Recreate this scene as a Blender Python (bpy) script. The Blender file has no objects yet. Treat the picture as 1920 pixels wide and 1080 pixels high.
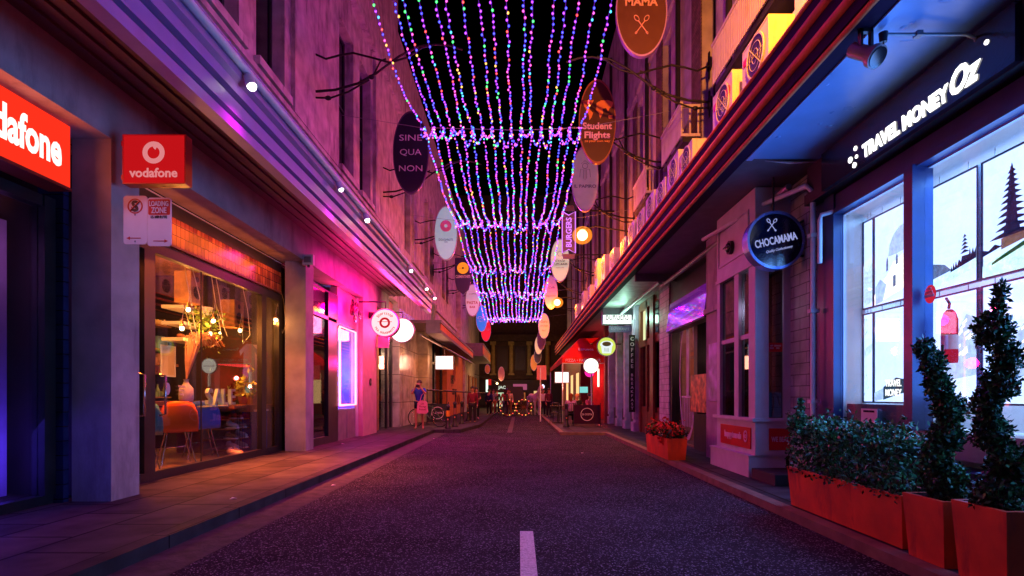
import bpy, math, random
from mathutils import Vector, Matrix
R = math.radians
random.seed(7)
# ------------------------------------------------------------------ camera, sky, exposure
C = bpy.context.scene
F, CX, HY, H = 1067.0, 973.0, 742.0, 1.3          # focal length in photo pixels, vanishing point, eye height
cam = bpy.data.objects.new('camera', bpy.data.cameras.new('camera'))
C.collection.objects.link(cam); C.camera = cam
cam.location = (0, 0, H); cam.rotation_euler = (R(90), 0, 0)
cam.data.sensor_width = 36; cam.data.lens = F/1920*36
cam.data.shift_x = -(CX-960)/1920; cam.data.shift_y = (HY-540)/1920
cam.data.clip_end = 600; cam.data.clip_start = 0.05
W = bpy.data.worlds.new('World'); C.world = W; W.use_nodes = True
bg = W.node_tree.nodes['Background']
sky = W.node_tree.nodes.new('ShaderNodeTexSky'); sky.sky_type = 'NISHITA'; sky.sun_disc = False
sky.sun_elevation = R(-9); sky.sun_rotation = R(200)
W.node_tree.links.new(sky.outputs[0], bg.inputs[0]); bg.inputs[1].default_value = 0.05
C.view_settings.view_transform = 'Standard'; C.view_settings.look = 'None'
C.view_settings.exposure = -0.2; C.view_settings.gamma = 1.0
C.render.engine = 'CYCLES'
C.cycles.max_bounces = 6; C.cycles.diffuse_bounces = 2; C.cycles.glossy_bounces = 3
C.cycles.transparent_max_bounces = 12; C.cycles.transmission_bounces = 2
C.cycles.sample_clamp_indirect = 3.0; C.cycles.caustics_reflective = False; C.cycles.caustics_refractive = False
C.cycles.use_denoising = True
COL = C.collection
PW, PS = .36, 1.5     # fairy light and sodium lamp strength

# ------------------------------------------------------------------ geometry helpers
def wy(px, X): return F*abs(X)/abs(px-CX)         # how far along the street a point of the wall plane x=X is
def zz(py, Y): return H-(py-HY)*Y/F
def xx(px, Y): return (px-CX)*Y/F

class MB:
    def __init__(s): s.v=[]; s.f=[]; s.m=[]; s.s=[]
    def add(s, vs, fs, mi=0, sm=False):
        b=len(s.v); s.v += [tuple(v) for v in vs]
        for f in fs: s.f.append(tuple(b+i for i in f)); s.m.append(mi); s.s.append(sm)
        return s
    def box(s, x0,x1,y0,y1,z0,z1, mi=0):
        x0,x1=min(x0,x1),max(x0,x1); y0,y1=min(y0,y1),max(y0,y1); z0,z1=min(z0,z1),max(z0,z1)
        return s.add([(x0,y0,z0),(x1,y0,z0),(x1,y1,z0),(x0,y1,z0),(x0,y0,z1),(x1,y0,z1),(x1,y1,z1),(x0,y1,z1)],
            [(0,3,2,1),(4,5,6,7),(0,1,5,4),(1,2,6,5),(2,3,7,6),(3,0,4,7)], mi)
    def cyl(s, p0,p1,r0,r1=None,n=12,mi=0,sm=True,cap=True):
        r1 = r0 if r1 is None else r1
        p0,p1=Vector(p0),Vector(p1); d=(p1-p0).normalized()
        u=d.orthogonal().normalized(); w=d.cross(u)
        vs=[p0+(u*math.cos(2*math.pi*i/n)+w*math.sin(2*math.pi*i/n))*r0 for i in range(n)]
        vs+=[p1+(u*math.cos(2*math.pi*i/n)+w*math.sin(2*math.pi*i/n))*r1 for i in range(n)]
        s.add(vs,[(i,(i+1)%n,n+(i+1)%n,n+i) for i in range(n)],mi,sm)
        if cap: s.add(vs[:n],[tuple(reversed(range(n)))],mi); s.add(vs[n:],[tuple(range(n))],mi)
        return s
    def tube(s, path, r, n=6, mi=0):
        pts=[Vector(p) for p in path]; rings=[]
        up=None
        for i,p in enumerate(pts):
            d=(pts[min(i+1,len(pts)-1)]-pts[max(i-1,0)]).normalized()
            if up is None: up=d.orthogonal().normalized()
            u=(up-d*up.dot(d)).normalized(); up=u; w=d.cross(u)
            rr = r[i] if isinstance(r,(list,tuple)) else r
            rings.append([p+(u*math.cos(2*math.pi*k/n)+w*math.sin(2*math.pi*k/n))*rr for k in range(n)])
        vs=[v for g in rings for v in g]; fs=[]
        for i in range(len(pts)-1):
            for k in range(n): fs.append((i*n+k,i*n+(k+1)%n,(i+1)*n+(k+1)%n,(i+1)*n+k))
        s.add(vs,fs,mi,True)
        s.add(rings[0],[tuple(reversed(range(n)))],mi); s.add(rings[-1],[tuple(range(n))],mi)
        return s
    def ell(s, c, rx, ry=None, rz=None, n=12, m=8, mi=0, z0=-1.0, z1=1.0):
        ry=rx if ry is None else ry; rz=rx if rz is None else rz
        vs=[];fs=[]
        a0=math.asin(z0); a1=math.asin(z1)
        for j in range(m+1):
            a=a0+(a1-a0)*j/m
            for i in range(n):
                t=2*math.pi*i/n
                vs.append((c[0]+rx*math.cos(a)*math.cos(t), c[1]+ry*math.cos(a)*math.sin(t), c[2]+rz*math.sin(a)))
        for j in range(m):
            for i in range(n): fs.append((j*n+i,j*n+(i+1)%n,(j+1)*n+(i+1)%n,(j+1)*n+i))
        return s.add(vs,fs,mi,True)
    def lathe(s, c, prof, n=16, mi=0):
        vs=[];fs=[]
        for r,z in prof:
            for i in range(n):
                t=2*math.pi*i/n; vs.append((c[0]+r*math.cos(t),c[1]+r*math.sin(t),c[2]+z))
        for j in range(len(prof)-1):
            for i in range(n): fs.append((j*n+i,j*n+(i+1)%n,(j+1)*n+(i+1)%n,(j+1)*n+i))
        return s.add(vs,fs,mi,True)
    def prism(s, o, u, v, pts, depth, mi=0, sm=False):
        """outline pts in (u,v), extruded back along -(u x v)"""
        o,u,v=Vector(o),Vector(u),Vector(v); n=u.cross(v).normalized(); k=len(pts)
        a=[o+u*p[0]+v*p[1] for p in pts]; b=[q-n*depth for q in a]
        s.add(a,[tuple(range(k))],mi); s.add(b,[tuple(reversed(range(k)))],mi)
        s.add(a+b,[(i,k+i,k+(i+1)%k,(i+1)%k) for i in range(k)],mi,sm)
        return s
    def ring(s, o,u,v,r0,r1,depth,n=32,mi=0,ry=1.0):
        o,u,v=Vector(o),Vector(u),Vector(v); nn=u.cross(v).normalized()
        def c(r,z): return [o+u*(r*math.cos(2*math.pi*i/n))+v*(r*ry*math.sin(2*math.pi*i/n))-nn*z for i in range(n)]
        vs=c(r0,0)+c(r1,0)+c(r1,depth)+c(r0,depth); fs=[]
        for g in range(4):
            h=(g+1)%4
            for i in range(n): fs.append((g*n+i,g*n+(i+1)%n,h*n+(i+1)%n,h*n+i))
        return s.add(vs,fs,mi,False)
    def build(s, name, mats, parent=None):
        off=Vector((0,0,0)); p=parent
        while p is not None: off += p.location; p=p.parent
        me=bpy.data.meshes.new(name)
        me.from_pydata([(v[0]-off.x,v[1]-off.y,v[2]-off.z) for v in s.v],[],s.f)
        if not isinstance(mats,(list,tuple)): mats=[mats]
        for m in mats: me.materials.append(m)
        me.polygons.foreach_set('material_index', s.m); me.polygons.foreach_set('use_smooth', s.s)
        me.update()
        o=bpy.data.objects.new(name,me); COL.objects.link(o)
        if parent is not None: o.parent=parent
        return o
def ellpts(rx, ry, n=40): return [(rx*math.cos(2*math.pi*i/n), ry*math.sin(2*math.pi*i/n)) for i in range(n)]
def rrect(w,h,r,n=4):
    p=[]
    for cx,cy,a0 in ((w/2-r,h/2-r,0),(-w/2+r,h/2-r,90),(-w/2+r,-h/2+r,180),(w/2-r,-h/2+r,270)):
        for i in range(n+1):
            a=R(a0+90*i/n); p.append((cx+r*math.cos(a),cy+r*math.sin(a)))
    return p
def tag(o, label=None, cat=None, group=None, kind=None):
    if label: o['label']=label
    if cat: o['category']=cat
    if group: o['group']=group
    if kind: o['kind']=kind
    return o
def thing(name, label, cat, loc=(0,0,0), group=None):
    o=bpy.data.objects.new(name,None); COL.objects.link(o); o.location=loc; o.empty_display_size=.2
    return tag(o,label,cat,group)
def kids(o): return [c for c in COL.objects if c.parent is o]
def dup(o, parent=None, label=None):
    c=o.copy(); COL.objects.link(c); c.parent=parent
    for ch in list(o.children): dup(ch,c)
    if label: c['label']=label
    return c
FC=(Vector((1,0,0)),Vector((0,0,1)))      # facing the camera
FL=(Vector((0,1,0)),Vector((0,0,1)))      # on the left hand side, facing the street
FR=(Vector((0,-1,0)),Vector((0,0,1)))     # on the right hand side, facing the street
_tc={}
def text(txt, size, c, uv, mat, parent, name='lettering', depth=.006, bold=0.0, sx=1.0, shear=0.0, width=None, spacing=1.0):
    key=(txt,round(bold,3),shear,spacing)
    if key not in _tc:
        cu=bpy.data.curves.new('t','FONT'); cu.body=txt; cu.size=1; cu.align_x='CENTER'; cu.align_y='CENTER'
        cu.extrude=.5; cu.offset=bold; cu.shear=shear; cu.resolution_u=3; cu.space_character=spacing
        ob=bpy.data.objects.new('t',cu); COL.objects.link(ob)
        dg=bpy.context.evaluated_depsgraph_get(); me=bpy.data.meshes.new_from_object(ob.evaluated_get(dg))
        _tc[key]=([v.co.copy() for v in me.vertices],[tuple(p.vertices) for p in me.polygons])
        bpy.data.objects.remove(ob); bpy.data.curves.remove(cu); bpy.data.meshes.remove(me)
    vs,fs=_tc[key]
    if not vs: return
    x0=min(v.x for v in vs); x1=max(v.x for v in vs); y0=min(v.y for v in vs); y1=max(v.y for v in vs)
    if width: sx=width/((x1-x0)*size)
    u,v=uv; n=u.cross(v).normalized(); c=Vector(c)
    out=[c+u*((p.x-(x0+x1)/2)*size*sx)+v*((p.y-(y0+y1)/2)*size)+n*((p.z+.5)*depth) for p in vs]
    mb=MB(); mb.add(out,fs); return mb.build(name,mat,parent)

# ------------------------------------------------------------------ materials
def mat(name, col, rough=.6, metal=0.0, var=.25, scale=4.0, bump=.15, bscale=40, spec=.5, stain=None, stscale=1.2):
    m=bpy.data.materials.new(name); m.use_nodes=True; nt=m.node_tree; N=nt.nodes; L=nt.links
    b=N['Principled BSDF']; b.inputs['Roughness'].default_value=rough; b.inputs['Metallic'].default_value=metal
    b.inputs['Specular IOR Level'].default_value=spec if (rough<.7 or spec!=.5) else .15
    tc=N.new('ShaderNodeTexCoord')
    n1=N.new('ShaderNodeTexNoise'); n1.inputs['Scale'].default_value=scale; n1.inputs['Detail'].default_value=6
    L.new(tc.outputs['Object'],n1.inputs['Vector'])
    cr=N.new('ShaderNodeValToRGB'); e=cr.color_ramp.elements
    e[0].position=.3; e[1].position=.7
    e[0].color=[c*(1-var) for c in col]+[1]; e[1].color=[min(1,c*(1+var)) for c in col]+[1]
    L.new(n1.outputs['Fac'],cr.inputs['Fac']); out=cr.outputs['Color']
    if stain:
        n3=N.new('ShaderNodeTexNoise'); n3.inputs['Scale'].default_value=stscale; n3.inputs['Detail'].default_value=8
        n3.inputs['Roughness'].default_value=.7
        mp=N.new('ShaderNodeMapping'); mp.inputs['Scale'].default_value=(1,1,.25)
        L.new(tc.outputs['Object'],mp.inputs['Vector']); L.new(mp.outputs[0],n3.inputs['Vector'])
        r3=N.new('ShaderNodeValToRGB'); r3.color_ramp.elements[0].position=.52; r3.color_ramp.elements[1].position=.68
        mx=N.new('ShaderNodeMixRGB'); mx.inputs['Color2'].default_value=[*stain,1]
        L.new(n3.outputs['Fac'],r3.inputs['Fac']); L.new(r3.outputs['Color'],mx.inputs['Fac']); L.new(out,mx.inputs['Color1']); out=mx.outputs[0]
    L.new(out,b.inputs['Base Color'])
    rr=N.new('ShaderNodeMapRange'); rr.inputs['To Min'].default_value=max(0,rough-.1); rr.inputs['To Max'].default_value=min(1,rough+.12)
    L.new(n1.outputs['Fac'],rr.inputs['Value']); L.new(rr.outputs[0],b.inputs['Roughness'])
    if bump:
        n2=N.new('ShaderNodeTexNoise'); n2.inputs['Scale'].default_value=bscale; n2.inputs['Detail'].default_value=4
        L.new(tc.outputs['Object'],n2.inputs['Vector'])
        bp=N.new('ShaderNodeBump'); bp.inputs['Strength'].default_value=bump; bp.inputs['Distance'].default_value=.01
        L.new(n2.outputs['Fac'],bp.inputs['Height']); L.new(bp.outputs[0],b.inputs['Normal'])
    m['bs']=1
    return m
def tiles(name, c1, c2, cm, bw, bh, mortar=.01, axes='YZ', rough=.5, bump=.4, offset=.5, spec=.5):
    m=mat(name,c1,rough,0,0,4,0,spec=spec); nt=m.node_tree; N=nt.nodes; L=nt.links; b=N['Principled BSDF']
    tc=N.new('ShaderNodeTexCoord'); sp=N.new('ShaderNodeSeparateXYZ'); cb=N.new('ShaderNodeCombineXYZ')
    L.new(tc.outputs['Object'],sp.inputs[0]); L.new(sp.outputs[axes[0]],cb.inputs[0]); L.new(sp.outputs[axes[1]],cb.inputs[1])
    br=N.new('ShaderNodeTexBrick'); br.inputs['Scale'].default_value=1; br.offset=offset
    br.inputs['Brick Width'].default_value=bw; br.inputs['Row Height'].default_value=bh; br.inputs['Mortar Size'].default_value=mortar
    br.inputs['Color1'].default_value=[*c1,1]; br.inputs['Color2'].default_value=[*c2,1]; br.inputs['Mortar'].default_value=[*cm,1]
    L.new(cb.outputs[0],br.inputs['Vector'])
    n=N.new('ShaderNodeTexNoise'); n.inputs['Scale'].default_value=3; n.inputs['Detail'].default_value=7
    L.new(tc.outputs['Object'],n.inputs['Vector'])
    r=N.new('ShaderNodeMapRange'); r.inputs['From Min'].default_value=.3; r.inputs['From Max'].default_value=.7
    r.inputs['To Min'].default_value=.6; r.inputs['To Max'].default_value=1.25
    L.new(n.outputs['Fac'],r.inputs['Value'])
    mx=N.new('ShaderNodeMixRGB'); mx.blend_type='MULTIPLY'; mx.inputs['Fac'].default_value=1
    L.new(br.outputs['Color'],mx.inputs['Color1']); L.new(r.outputs[0],mx.inputs['Color2']); L.new(mx.outputs[0],b.inputs['Base Color'])
    bp=N.new('ShaderNodeBump'); bp.inputs['Strength'].default_value=bump; bp.inputs['Distance'].default_value=.006; bp.invert=True
    ad=N.new('ShaderNodeMath'); ad.operation='MULTIPLY_ADD'; ad.inputs[1].default_value=-.35
    n5=N.new('ShaderNodeTexNoise'); n5.inputs['Scale'].default_value=30; n5.inputs['Detail'].default_value=5
    L.new(tc.outputs['Object'],n5.inputs['Vector']); L.new(n5.outputs['Fac'],ad.inputs[0]); L.new(br.outputs['Fac'],ad.inputs[2])
    L.new(ad.outputs[0],bp.inputs['Height']); L.new(bp.outputs[0],b.inputs['Normal'])
    return m
def em(name, col, s=1.0, sample=True, grad=None):
    m=bpy.data.materials.new(name); m.use_nodes=True; nt=m.node_tree; nt.nodes.clear()
    o=nt.nodes.new('ShaderNodeOutputMaterial'); e=nt.nodes.new('ShaderNodeEmission')
    e.inputs[0].default_value=[*col,1]; e.inputs[1].default_value=s; nt.links.new(e.outputs[0],o.inputs[0])
    if not sample: m.cycles.emission_sampling='NONE'
    return m
def emn(name, col, s=1.0, var=.5, scale=9):
    m=em(name,col,s); nt=m.node_tree; N=nt.nodes; L=nt.links
    tc=N.new('ShaderNodeTexCoord'); n=N.new('ShaderNodeTexNoise'); n.inputs['Scale'].default_value=scale; n.inputs['Detail'].default_value=9; n.inputs['Roughness'].default_value=.75
    r=N.new('ShaderNodeMapRange'); r.inputs['From Min'].default_value=.32; r.inputs['From Max'].default_value=.68; r.inputs['To Min'].default_value=s*(1-var); r.inputs['To Max'].default_value=s*(1+var)
    e=[x for x in N if x.type=='EMISSION'][0]; L.new(tc.outputs['Object'],n.inputs['Vector']); L.new(n.outputs['Fac'],r.inputs['Value']); L.new(r.outputs[0],e.inputs[1]); return m
def glass(name, tint=(.9,.93,.95), refl=.06):
    m=bpy.data.materials.new(name); m.use_nodes=True; nt=m.node_tree; nt.nodes.clear(); N=nt.nodes
    o=N.new('ShaderNodeOutputMaterial'); t=N.new('ShaderNodeBsdfTransparent'); g=N.new('ShaderNodeBsdfGlossy'); x=N.new('ShaderNodeMixShader')
    t.inputs[0].default_value=[*tint,1]; g.inputs['Roughness'].default_value=.015
    f=N.new('ShaderNodeLayerWeight'); f.inputs[0].default_value=.5
    p=N.new('ShaderNodeMath'); p.operation='POWER'; p.inputs[1].default_value=4
    a=N.new('ShaderNodeMath'); a.operation='MULTIPLY_ADD'; a.inputs[1].default_value=.55; a.inputs[2].default_value=refl; a.use_clamp=True
    nt.links.new(f.outputs['Facing'],p.inputs[0]); nt.links.new(p.outputs[0],a.inputs[0]); nt.links.new(a.outputs[0],x.inputs[0])
    nt.links.new(t.outputs[0],x.inputs[1]); nt.links.new(g.outputs[0],x.inputs[2]); nt.links.new(x.outputs[0],o.inputs[0])
    return m
M={}
M['render']=mat('concrete_render',(.42,.40,.39),.8,var=.18,scale=3,bump=.25,bscale=25,stain=(.24,.22,.22))
M['facade']=mat('painted_stone',(.52,.45,.44),.75,var=.3,scale=3,bump=.6,bscale=14,stain=(.2,.15,.18),stscale=2.6)
M['facade2']=mat('weathered_stone',(.42,.38,.40),.8,var=.25,scale=2.2,bump=.35,bscale=16,stain=(.16,.13,.16),stscale=1.6)
M['dark']=mat('dark_metal',(.018,.018,.022),.35,var=.3)
M['black']=mat('black_paint',(.01,.01,.012),.5)
M['iron']=mat('wrought_iron',(.012,.01,.012),.45,metal=.3)
M['blue_frame']=mat('blue_frame_paint',(.02,.035,.12),.35)
M['white']=mat('white_paint',(.75,.75,.76),.5,var=.08)
M['offwhite']=mat('offwhite_plaster',(.6,.6,.62),.6,var=.1)
M['grey']=mat('grey_metal',(.28,.28,.3),.4,metal=.4)
M['chrome']=mat('chrome',(.7,.7,.72),.18,metal=1,bump=0)
M['soffitL']=mat('canopy_lining',(.11,.05,.07),.45,var=.2,scale=1,bump=.05)
M['fasciaL']=mat('canopy_fascia_paint',(.40,.2,.45),.4,var=.1)
M['fasciaR']=mat('dark_fascia_paint',(.018,.006,.03),.8,spec=.1)
M['ribR']=mat('orange_lit_rib',(.8,.2,.07),.6,spec=.2)  # orange lamp light on the ribs is put into their colour
M['soffitR']=mat('blue_lit_soffit_paint',(.16,.3,.6),.3,var=.12,scale=2,bump=.5,bscale=3)  # light blue paint with blue window light put into its colour
M['soffitD']=mat('dark_soffit_paint',(.12,.10,.13),.6)
M['soffitG']=mat('pale_soffit_paint',(.55,.6,.58),.5)
M['pinkwall']=mat('pink_render',(.6,.3,.36),.6,var=.12)
M['wood']=mat('stained_timber',(.20,.06,.025),.4,var=.35,scale=6)
M['woodlt']=mat('oak_board',(.34,.17,.07),.5,var=.3,scale=8)
M['marble']=tiles('marble_cladding',(.55,.5,.46),(.48,.44,.4),(.12,.1,.1),3.0,1.05,.012,rough=.22,bump=.1,offset=0)
M['marble2']=tiles('sandstone_cladding',(.36,.33,.2),(.32,.29,.18),(.1,.09,.07),3.0,1.05,.012,axes='XZ',rough=.4,bump=.2,offset=0)
M['brickwhite']=tiles('painted_brick',(.62,.56,.6),(.55,.5,.54),(.22,.18,.2),.36,.16,.008,axes='YZ',rough=.5,bump=.7)
M['brickwhiteX']=tiles('painted_brick_return',(.62,.56,.6),(.55,.5,.54),(.22,.18,.2),.36,.16,.008,axes='XZ',rough=.5,bump=.7)
M['brickdark']=tiles('dark_brick',(.2,.12,.12),(.15,.09,.1),(.08,.06,.06),.24,.085,.01,rough=.8,bump=.8)
M['bluetile']=tiles('blue_tile',(.02,.025,.09),(.03,.035,.12),(.005,.005,.01),.25,.16,.006,rough=.15,bump=.3)
M['orangetile']=tiles('glazed_tile',(.62,.20,.07),(.26,.06,.04),(.03,.01,.01),.11,.16,.005,rough=.12,bump=.25,offset=0)
M['paving']=tiles('bluestone_paving',(.085,.078,.08),(.05,.045,.05),(.004,.003,.004),.95,.62,.014,axes='YX',rough=.6,bump=.7,spec=.05)
M['kerb']=tiles('bluestone_kerb',(.06,.055,.06),(.045,.04,.045),(.01,.01,.01),.35,1.2,.01,axes='XY',rough=.6,bump=.5,spec=.05)
M['gutter']=mat('gutter_stone',(.075,.068,.072),.7,spec=.05,var=.35,scale=7,bump=.5)
M['glass']=glass('window_glass')
M['glassdim']=glass('tinted_glass',(.35,.33,.38),.10)
M['darkglass']=mat('dark_window_glass',(.008,.007,.012),.06,var=.2,bump=.04,bscale=3,spec=.9)
M['leaf']=mat('leaf_green',(.045,.24,.06),.4,var=.5,scale=9,bump=0)
M['leafd']=mat('leaf_dark',(.012,.06,.02),.45,var=.5,scale=9,bump=0)
M['bark']=mat('bark',(.12,.07,.045),.8,bump=.6)
M['soil']=mat('potting_soil',(.04,.03,.025),.95,bump=.8)
M['rim']=mat('planter_inner_grey',(.25,.27,.32),.6)
M['orangepl']=mat('orange_planter_paint',(.72,.085,.02),.5,var=.25,scale=3,bump=.3,bscale=10,stain=(.3,.03,.02),stscale=3.5)
M['redawn']=mat('red_canvas',(.75,.03,.02),.8,var=.1)
M['red']=mat('red_enamel',(.6,.012,.012),.35,var=.1)
M['skin']=mat('skin',(.5,.24,.15),.5,var=.06,bump=0)
M['hair']=mat('dark_hair',(.02,.013,.01),.5,var=.3,scale=60)
M['whiteline']=mat('road_marking_paint',(.6,.58,.6),.6,var=.3,scale=60,bump=.3,bscale=150,stain=(.2,.18,.2),stscale=25)
M['acw']=mat('air_unit_enamel',(.62,.56,.5),.4,var=.08,stain=(.4,.3,.24),stscale=4)
M['pot']=mat('terracotta',(.4,.16,.07),.7)
# asphalt with pale chips
def asphalt():
    m=mat('asphalt',(.04,.032,.042),.85,var=.45,scale=.9,bump=0,spec=.02,stain=(.022,.018,.024),stscale=.8); nt=m.node_tree; N=nt.nodes; L=nt.links; b=N['Principled BSDF']
    tc=N.new('ShaderNodeTexCoord')
    v=N.new('ShaderNodeTexVoronoi'); v.inputs['Scale'].default_value=95; L.new(tc.outputs['Object'],v.inputs['Vector'])
    sp=N.new('ShaderNodeSeparateColor'); L.new(v.outputs['Color'],sp.inputs[0])
    cr=N.new('ShaderNodeValToRGB'); e=cr.color_ramp.elements; e[0].position=.84; e[0].color=(0,0,0,1); e[1].position=1.0; e[1].color=(1,1,1,1)
    L.new(sp.outputs[0],cr.inputs[0])
    old=b.inputs['Base Color'].links[0].from_socket
    mx=N.new('ShaderNodeMixRGB'); mx.inputs['Color2'].default_value=(.34,.30,.37,1); L.new(cr.outputs[0],mx.inputs[0]); L.new(old,mx.inputs['Color1'])
    # faint tyre-polished bands along the street
    L.new(mx.outputs[0],b.inputs['Base Color'])
    bp=N.new('ShaderNodeBump'); bp.inputs['Strength'].default_value=.9; bp.inputs['Distance'].default_value=.006
    L.new(v.outputs['Distance'],bp.inputs['Height']); L.new(bp.outputs[0],b.inputs['Normal'])
    return m
M['asphalt']=asphalt()

def light(kind, name, loc, col, power, size=.1, parent=None, rot=None, sizey=None, spot=None, blend=.5):
    l=bpy.data.lights.new(name,kind); l.color=col; l.energy=power
    if kind=='AREA':
        l.size=size
        if sizey: l.shape='RECTANGLE'; l.size_y=sizey
    else: l.shadow_soft_size=size
    if kind=='SPOT': l.spot_size=R(spot or 90); l.spot_blend=blend
    o=bpy.data.objects.new(name,l); COL.objects.link(o); o.location=loc
    if rot: o.rotation_euler=rot
    if parent is not None:
        off=Vector((0,0,0)); p=parent
        while p is not None: off+=p.location; p=p.parent
        o.parent=parent; o.location=Vector(loc)-off
    return o
# ------------------------------------------------------------------ ground, road, pavements
def struct(o): o['kind']='structure'; return o
struct(MB().box(-90,90,-12,260,-.5,-.012).build('ground',M['asphalt']))
struct(MB().box(-2.53,2.86,-6,140,-.011,0).build('road',M['asphalt']))
g=MB(); g.add([(-2.95,-6,.012),(-2.53,-6,.004),(-2.53,19.8,.004),(-2.95,19.8,.012)],[(0,1,2,3)])
struct(g.build('gutter',M['gutter']))
g=MB(); g.prism((0,0,.12),(1,0,0),(0,1,0),[(-12,-6),(-3.1,-6),(-3.1,19.95),(-2.15,20.1),(-1.75,23.5),(-1.75,60),(-12,60)],.2)
struct(g.build('left_pavement',M['paving']))
g=MB(); g.box(-3.1,-2.95,-6,19.8,-.1,.122)
g.prism((0,0,.122),(1,0,0),(0,1,0),[(-3.1,19.8),(-2.95,19.8),(-2.05,19.95),(-1.6,23.5),(-1.6,60),(-1.748,60),(-1.748,23.5),(-2.148,20.1),(-3.1,19.95)],.2)
struct(g.build('left_kerb',M['kerb']))
g=MB(); g.prism((0,0,.09),(1,0,0),(0,1,0),[(2.98,-6),(12,-6),(12,60),(1.5,60),(1.5,19),(2.98,18.85)],.2)
struct(g.build('right_pavement',M['paving']))
M['kerblight']=mat('orange_lit_kerb_stone',(.22,.15,.11),.7,spec=.15,var=.25,scale=5,bump=.4)  # orange light along the kerb is put into the stone colour
g=MB(); g.box(2.83,2.98,-6,18.7,-.1,.093); g.prism((0,0,.093),(1,0,0),(0,1,0),[(2.83,18.7),(2.98,18.7),(2.98,18.85),(1.5,19),(1.5,60),(1.35,60),(1.35,18.87)],.2)
struct(g.build('right_kerb',M['kerblight']))
for x0,x1,y0,y1,l in ((0.01,.135,3.2,5.45,1),(-.42,-.24,20,34,2)):
    b=MB().box(x0,x1,y0,y1,.0,.004); struct(b.build('road_marking',M['whiteline'] if l==1 else mat('worn_marking',(.12,.09,.1),.8)))

# ------------------------------------------------------------------ wall helpers
def wallgrid(mb, xa, xb, y0,y1, z0,z1, holes):
    """wall slab between planes xa and xb with rectangular openings (ya,yb,za,zb)"""
    holes=sorted(holes); y=y0
    for a,b,c,d in holes:
        if a>y: mb.box(xa,xb,y,a,z0,z1)
        if c>z0: mb.box(xa,xb,a,b,z0,c)
        if d<z1: mb.box(xa,xb,a,b,d,z1)
        y=b
    if y1>y: mb.box(xa,xb,y,y1,z0,z1)
    return mb
def sash(parent, x, s, ya,yb,za,zb, frame, pane, name='window', n=2, mid=True, label=None):
    """window standing in the plane x; s = +1 if the street lies towards +x"""
    mb=MB(); t=.07
    mb.box(x-.04*s,x+.04*s,ya,ya+t,za,zb); mb.box(x-.04*s,x+.04*s,yb-t,yb,za,zb)
    mb.box(x-.04*s,x+.04*s,ya+t,yb-t,za,za+t); mb.box(x-.04*s,x+.04*s,ya+t,yb-t,zb-t,zb)
    if mid: zm=(za+zb)/2; mb.box(x-.03*s,x+.038*s,ya+t,yb-t,zm-.03,zm+.03)
    for i in range(1,n): yy=ya+(yb-ya)*i/n; mb.box(x-.025*s,x+.03*s,yy-.02,yy+.02,za+t,zb-t)
    w=mb.build(name,frame,parent)
    p=MB().box(x-.008,x+.008,ya+t,yb-t,za+t,zb-t).build('pane',pane,w)
    return w
# ------------------------------------------------------------------ left: long concrete building
LB=thing('shop_building','long rendered building whose square pillars frame the telecom, shoe and doughnut shops','building',(-5,0,0))
FX=-4.55
up=MB()
wins=[]
for k in range(-1,8):
    y=8.0+6.4*k
    for a,b in ((y,y+1.25),(y+1.85,y+3.05)): 
        if a>-4: wins.append((a,b,7.15,10.95))
near=[w for w in wins if w[1]<21]; 
wallgrid(up,FX,FX-.45,-5,21.4,4.8,17,near)
for a,b,c,d in near:
    pass
up.box(FX+.001,FX+.10,-5,21.4,5.55,5.7); up.box(FX+.001,FX+.16,-5,21.4,5.705,5.78)
up.box(FX+.001,FX+.08,-5,21.4,6.85,6.95); up.box(FX+.001,FX+.18,-5,21.4,11.9,12.2)
for k in range(-1,3):
    y=8+6.4*k+3.35
    up.box(FX+.001,FX+.09,y,y+2.7,6.96,11.89)
up.build('wall',M['facade'],LB)
for a,b,c,d in near:
    w=sash(LB,FX-.28,1,a,b,c,d,M['dark'],M['darkglass'],n=1)
    MB().box(FX+.002,FX+.12,a-.1,b+.1,c-.16,c-.01).build('sill',M['facade'],w)
for y0,y1,lb in ((6.35,6.82,None),(12.14,12.6,None),(.6,1.1,None)):
    b=MB(); b.box(FX,FX-.44,y0,y1,.1,4.17); b.build('pillar',M['render'],LB)
MB().box(FX+.0,FX-.5,16.6,18.2,.1,4.17).build('pillar',M['pinkwall'],LB)
l=MB(); l.box(FX,FX-.56,-5,19.9,4.171,4.80); l.build('lintel',M['render'],LB)
l=MB(); l.box(-5.12,-5.6,-5,19.9,4.12,4.16); l.build('recess_soffit',M['render'],LB)
# rear structure of the ground floor rooms
b=MB(); b.box(-9.2,-9.0,-5,12.4,.1,4.8); b.box(-9,-5.2,-5.2,-5,.1,4.8); b.build('rear_wall',M['offwhite'],LB)
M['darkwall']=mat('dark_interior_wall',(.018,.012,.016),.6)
M['shopfloor']=mat('timber_floor',(.3,.2,.12),.4,scale=7)
MB().box(-9,-5.2,7.0,12.35,.12,.16).build('shop_floor',M['shopfloor'],LB)
MB().box(-9,-5.2,-5,6.6,.12,.155).build('shop_floor',M['soil'],LB)
M['shopceil']=mat('warm_ceiling_paint',(.5,.25,.1),.7)
MB().box(-9,-5.2,6.9,12.3,3.9,4.0).build('shop_ceiling',M['shopceil'],LB)
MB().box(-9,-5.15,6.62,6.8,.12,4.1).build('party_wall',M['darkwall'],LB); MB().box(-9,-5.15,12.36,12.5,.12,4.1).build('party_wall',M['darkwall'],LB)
MB().box(-7.95,-7.9,6.9,12.3,.16,3.9).build('back_panelling',M['darkwall'],LB)
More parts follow.
